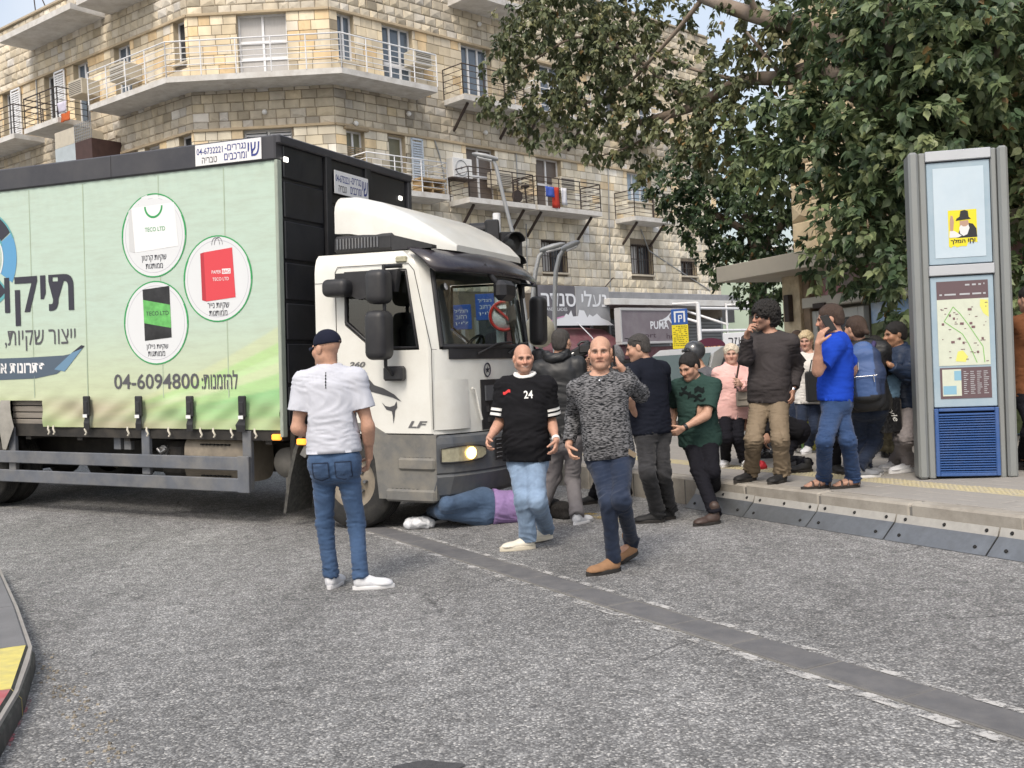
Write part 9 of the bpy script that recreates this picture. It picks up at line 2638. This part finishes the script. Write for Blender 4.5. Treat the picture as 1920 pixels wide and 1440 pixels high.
def phone(c, u, v, label, parent=None):
 u, v = Vector(u).normalized(), Vector(v).normalized(); n = u.cross(v)
 r_ = empty('mobile_phone', c, label, 'mobile phone')
 M0 = frame(Vector((0, 0, 0)), u, v, n)
 m = MB(); m.bbox(-.037, .037, -.077, .077, -.0045, .0045, .004, M=M0); m.build('case', M_dark, r_)
 m = MB(); m.box(-.033, .033, -.072, .072, .0046, .0056, M=M0); m.build('screen', M_lens, r_)
 return r_
c = p3.HP(-.098, .015, -.025); phone(Vector(c), Vector(p3.hf_), Vector(p3.hu_) - Vector(p3.hf_) * -.35, 'dark phone held to the ear of the man in the grey sweater')
c = p12.HP(-.100, .025, -.035); phone(Vector(c), Vector(p12.hf_), Vector(p12.hu_) + Vector(p12.hf_) * .35, 'dark phone held to the ear of the man in royal blue')
c = Vector(p11.arm['R'][3]); phone(c + Vector((0, -.03, .03)), (1, .3, 0), (-.5, -.3, .6), 'dark phone in the hand of the blonde woman')
# camcorder with furry microphone
c = W(1094, 656, p5.Y - .42)
cm = empty('camcorder', c, 'black video camcorder held up behind the grey sweater man', 'video camera')
m = MB(); m.bbox(-.13, .10, -.05, .05, -.06, .06, .02, M=Matrix.Rotation(R(-28), 4, 'Y')); m.build('body', M_dark, cm)
m = MB(); m.cyl((-.24, -.02, -.11), (-.10, -.01, -.04), .045, 14); m.tube([(-.25, -.02, -.115), (-.235, -.02, -.107)], .055, 14); m.build('lens', M_lens, cm)
m = MB(); m.tube([(-.06, 0, .05), (-.02, 0, .085), (.05, 0, .085), (.08, 0, .05)], .014, 6); m.build('top_handle', M_dark, cm)
m = MB(); m.bbox(-.05, .06, -.075, -.05, -.03, .05, .006); m.build('side_screen', M_lens, cm)
c2 = W(1160, 664, p5.Y - .2)
mc = empty('microphone', c2, 'grey furry microphone beside the head of the man on the phone', 'microphone')
m = MB(); m.sphere((0, 0, 0), (.055, .07, .11), 16, 10, M=Matrix.Rotation(R(-18), 4, 'Y')); o = m.build('windshield', mat('grey_fur', (.14, .14, .15), rough=1, var=.4, vscale=60, bump=1.0, bscale=120), mc)
m = MB(); m.cyl((.02, 0, -.09), (.05, 0, -.2), .015, 8); m.build('stem', M_dark, mc)
# white bag on the road, black bag in the crouching hand
wb = G(784, 991); crumple('plastic_bag', (wb.x, wb.y, .05), (.125, .085, .052), M_bagwht, 'crumpled white plastic bag lying on the road by the bumper', 'plastic bag', 2.0)
hb = p9.arm['R'][3]
blob_bag('carrier_bag', W(1438, 852, hb[1] - .05), (.115, .06, .13), M_bagblk, 'black plastic carrier bag hanging between the beige trouser legs', 'carrier bag', 5.0, True, .012, hang=W(1439, 820, hb[1] - .05))
rb = G(1428, 884, SK); blob_bag('folded_cloth', (rb.x, rb.y + .25, SK + .03), (.10, .06, .022), mat('red_white_nylon', (.45, .02, .03), rough=.6, var=.2), 'red and white folded cloth on the paving behind the black shoes', 'cloth', 8.0, False, .012)
# bags of the women
def shoulder_bag(P, side, c, size, material, label, strap_m, flapm=None):
 c = Vector(c); r_ = empty('handbag', c, label, 'handbag')
 w, d, h = size; m = MB(); m.bbox(-w, w, -d, d, -h, h, min(d, h) * .5); m.build('body', material, r_)
 m = MB(); m.bbox(-w * .96, w * .96, -d - .012, -d + .01, -h * .1, h * 1.02, .006); m.build('flap', flapm or material, r_)
 m = MB(); sh = Vector(P.neck - P.up * .02) - c; chest = Vector(P.neck + P.f * .16 - P.up * .2) - c
 m.tube([Vector((-w * .8, 0, h * .9)), chest, sh + Vector(P.f) * .06], .010, 5); m.tube([Vector((w * .8, .04, h * .9)), Vector(P.neck - P.f * .16 - P.up * .25) - c, sh], .010, 5); m.build('strap', strap_m, r_)
 return r_
shoulder_bag(p8, 1, W(1397, 748, p8.Y - .26), (.095, .035, .085), mat('taupe_leather', (.24, .215, .18), rough=.5, var=.1), 'taupe handbag of the woman in pink', M_brown_leather)
bg = empty('shopping_bag', W(1533, 722, p11.Y - .32), 'black printed shopping bag hanging from the blonde woman arm', 'shopping bag')
m = MB(); m.bbox(-.14, .14, -.05, .05, -.20, .17, .02); m.build('body', mat('black_laminated_bag', (.018, .019, .02), rough=.4, bump=.3, bscale=20), bg)
m = MB()
for k, (u, v, col) in enumerate(((.02, -.06, 0), (.06, -.03, 0), (.05, -.10, 0), (.0, -.11, 0))): m.sphere((u, -.055, v), (.022, .006, .018), 8, 5)
m.build('flower_print', mat('bag_print_red', (.40, .12, .06), rough=.5, var=.5, vscale=30), bg)
m = MB(); m.tube([(-.09, 0, .16), (-.05, .02, .30), (.05, .02, .30), (.09, 0, .16)], .009, 5); m.build('handle', M_dark, bg)
yb = empty('shopping_bag', W(1522, 800, p11.Y + .25), 'green and yellow shopping bag behind the blonde woman legs', 'shopping bag'); m = MB(); m.bbox(-.13, .13, -.06, .06, -.30, .14, .02); m.build('body', mat('yellow_green_bag', (.42, .36, .05), rough=.5, dirt=(.05, .25, .08), dirtamt=1, dscale=3), yb)
m = MB(); m.tube([(-.08, 0, .13), (0, 0, .3), (.08, 0, .13)], .009, 5); m.build('handle', M_dark, yb)
# backpack
bp0 = Vector(p13.neck - p13.f * .26 - p13.up * .30)
bk = empty('backpack', bp0, 'blue backpack with black base on the ponytailed woman', 'backpack')
fB, rB, uB = Vector(-p13.f), Vector(p13.r), Vector(p13.up)
MB0 = frame(Vector((0, 0, 0)), rB, fB, uB)
B = Field(.011)
L_ = lambda a, b, c_: A3(bp0 + rB * a + fB * b + uB * c_)
B.loft([(L_(0, 0, -.25), rB, .15, .095, fB), (L_(0, 0, 0), rB, .165, .11, fB), (L_(0, -.01, .17), rB, .135, .085, fB), (L_(0, -.03, .25), rB, .08, .05, fB)], k=.04)
B.loft([(L_(0, .10, -.20), rB, .115, .05, fB), (L_(0, .10, -.04), rB, .12, .05, fB)], k=.02)
V, F = B.mesh(); V = folds(V, F, .005, (), 4, base=.6)
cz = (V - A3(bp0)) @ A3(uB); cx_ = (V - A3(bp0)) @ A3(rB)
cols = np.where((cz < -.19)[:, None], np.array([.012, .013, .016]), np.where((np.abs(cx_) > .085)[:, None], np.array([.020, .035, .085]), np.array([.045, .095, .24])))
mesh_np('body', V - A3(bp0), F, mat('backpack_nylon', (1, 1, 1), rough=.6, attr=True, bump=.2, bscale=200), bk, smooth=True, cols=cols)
m = MB()
for s_ in (-1, 1): m.tube([MB0 @ Vector((s_ * .08, -.06, .22)), MB0 @ Vector((s_ * .10, -.16, .28)), MB0 @ Vector((s_ * .12, -.26, .22))], .022, 6)
m.build('strap', mat('purple_strap', (.05, .04, .12), rough=.7), bk)
m = MB(); m.tube([MB0 @ Vector((-.10, .165, -.01)), MB0 @ Vector((.10, .165, -.01))], .005, 5); m.tube([MB0 @ Vector((.07, .17, .0)), MB0 @ Vector((.072, .175, -.07))], .006, 5); m.tube([MB0 @ Vector((-.05, .12, .12)), MB0 @ Vector((-.052, .13, .05))], .006, 5); m.build('zip_pulls', M_steel, bk)
# bags of the man in the navy jacket
sb_ = empty('cloth_bag', W(1668, 722, p14.Y - .26), 'light blue cloth bag held against the navy jacket', 'cloth bag'); B = Field(.011); c0 = A3(sb_.location)
B.loft([(c0 + np.array([0, 0, -.10]), (1, 0, 0), .09, .05, (0, -1, 0)), (c0 + np.array([0, 0, .06]), (1, 0, 0), .10, .055, (0, -1, 0)), (c0 + np.array([.02, 0, .15]), (1, 0, 0), .06, .03, (0, -1, 0))], k=.02); V, F = B.mesh(); V = folds(V, F, .008, (), 6, base=.8)
mesh_np('body', V - c0, F, mat('dusty_blue_cotton', (.10, .18, .27), rough=.9, var=.1), sb_, smooth=True)
kb_ = empty('shopping_bag', W(1668, 778, p14.Y - .30), 'black shopping bag with white script beside the navy jacket man', 'shopping bag')
m = MB(); m.bbox(-.105, .105, -.045, .045, -.17, .16, .015); kbb = m.build('body', M_bagblk, kb_); text_on('bag_lettering', 'Style', .20, .07, Matrix.Translation((.0, -.0465, .03)) @ Matrix.Rotation(R(65), 4, 'Y'), M_print_white, kbb, shear=.3)
m = MB(); m.tube([(-.07, 0, .15), (-.03, 0, .30), (.03, 0, .30), (.07, 0, .15)], .008, 5); m.build('handle', M_dark, kb_)
# cane held by the older woman
m = MB(); a, b = W(1388, 668, p8.Y - .36), W(1380, 716, p8.Y - .32); b2 = b + (b - a) * .25
m.tube([Vector((0, 0, 0)), b2 - a], .011, 6); o = m.build('umbrella_stick', M_brown_leather); o.location = a; tag(o, 'thin brown stick held upright by the woman in pink', 'stick')
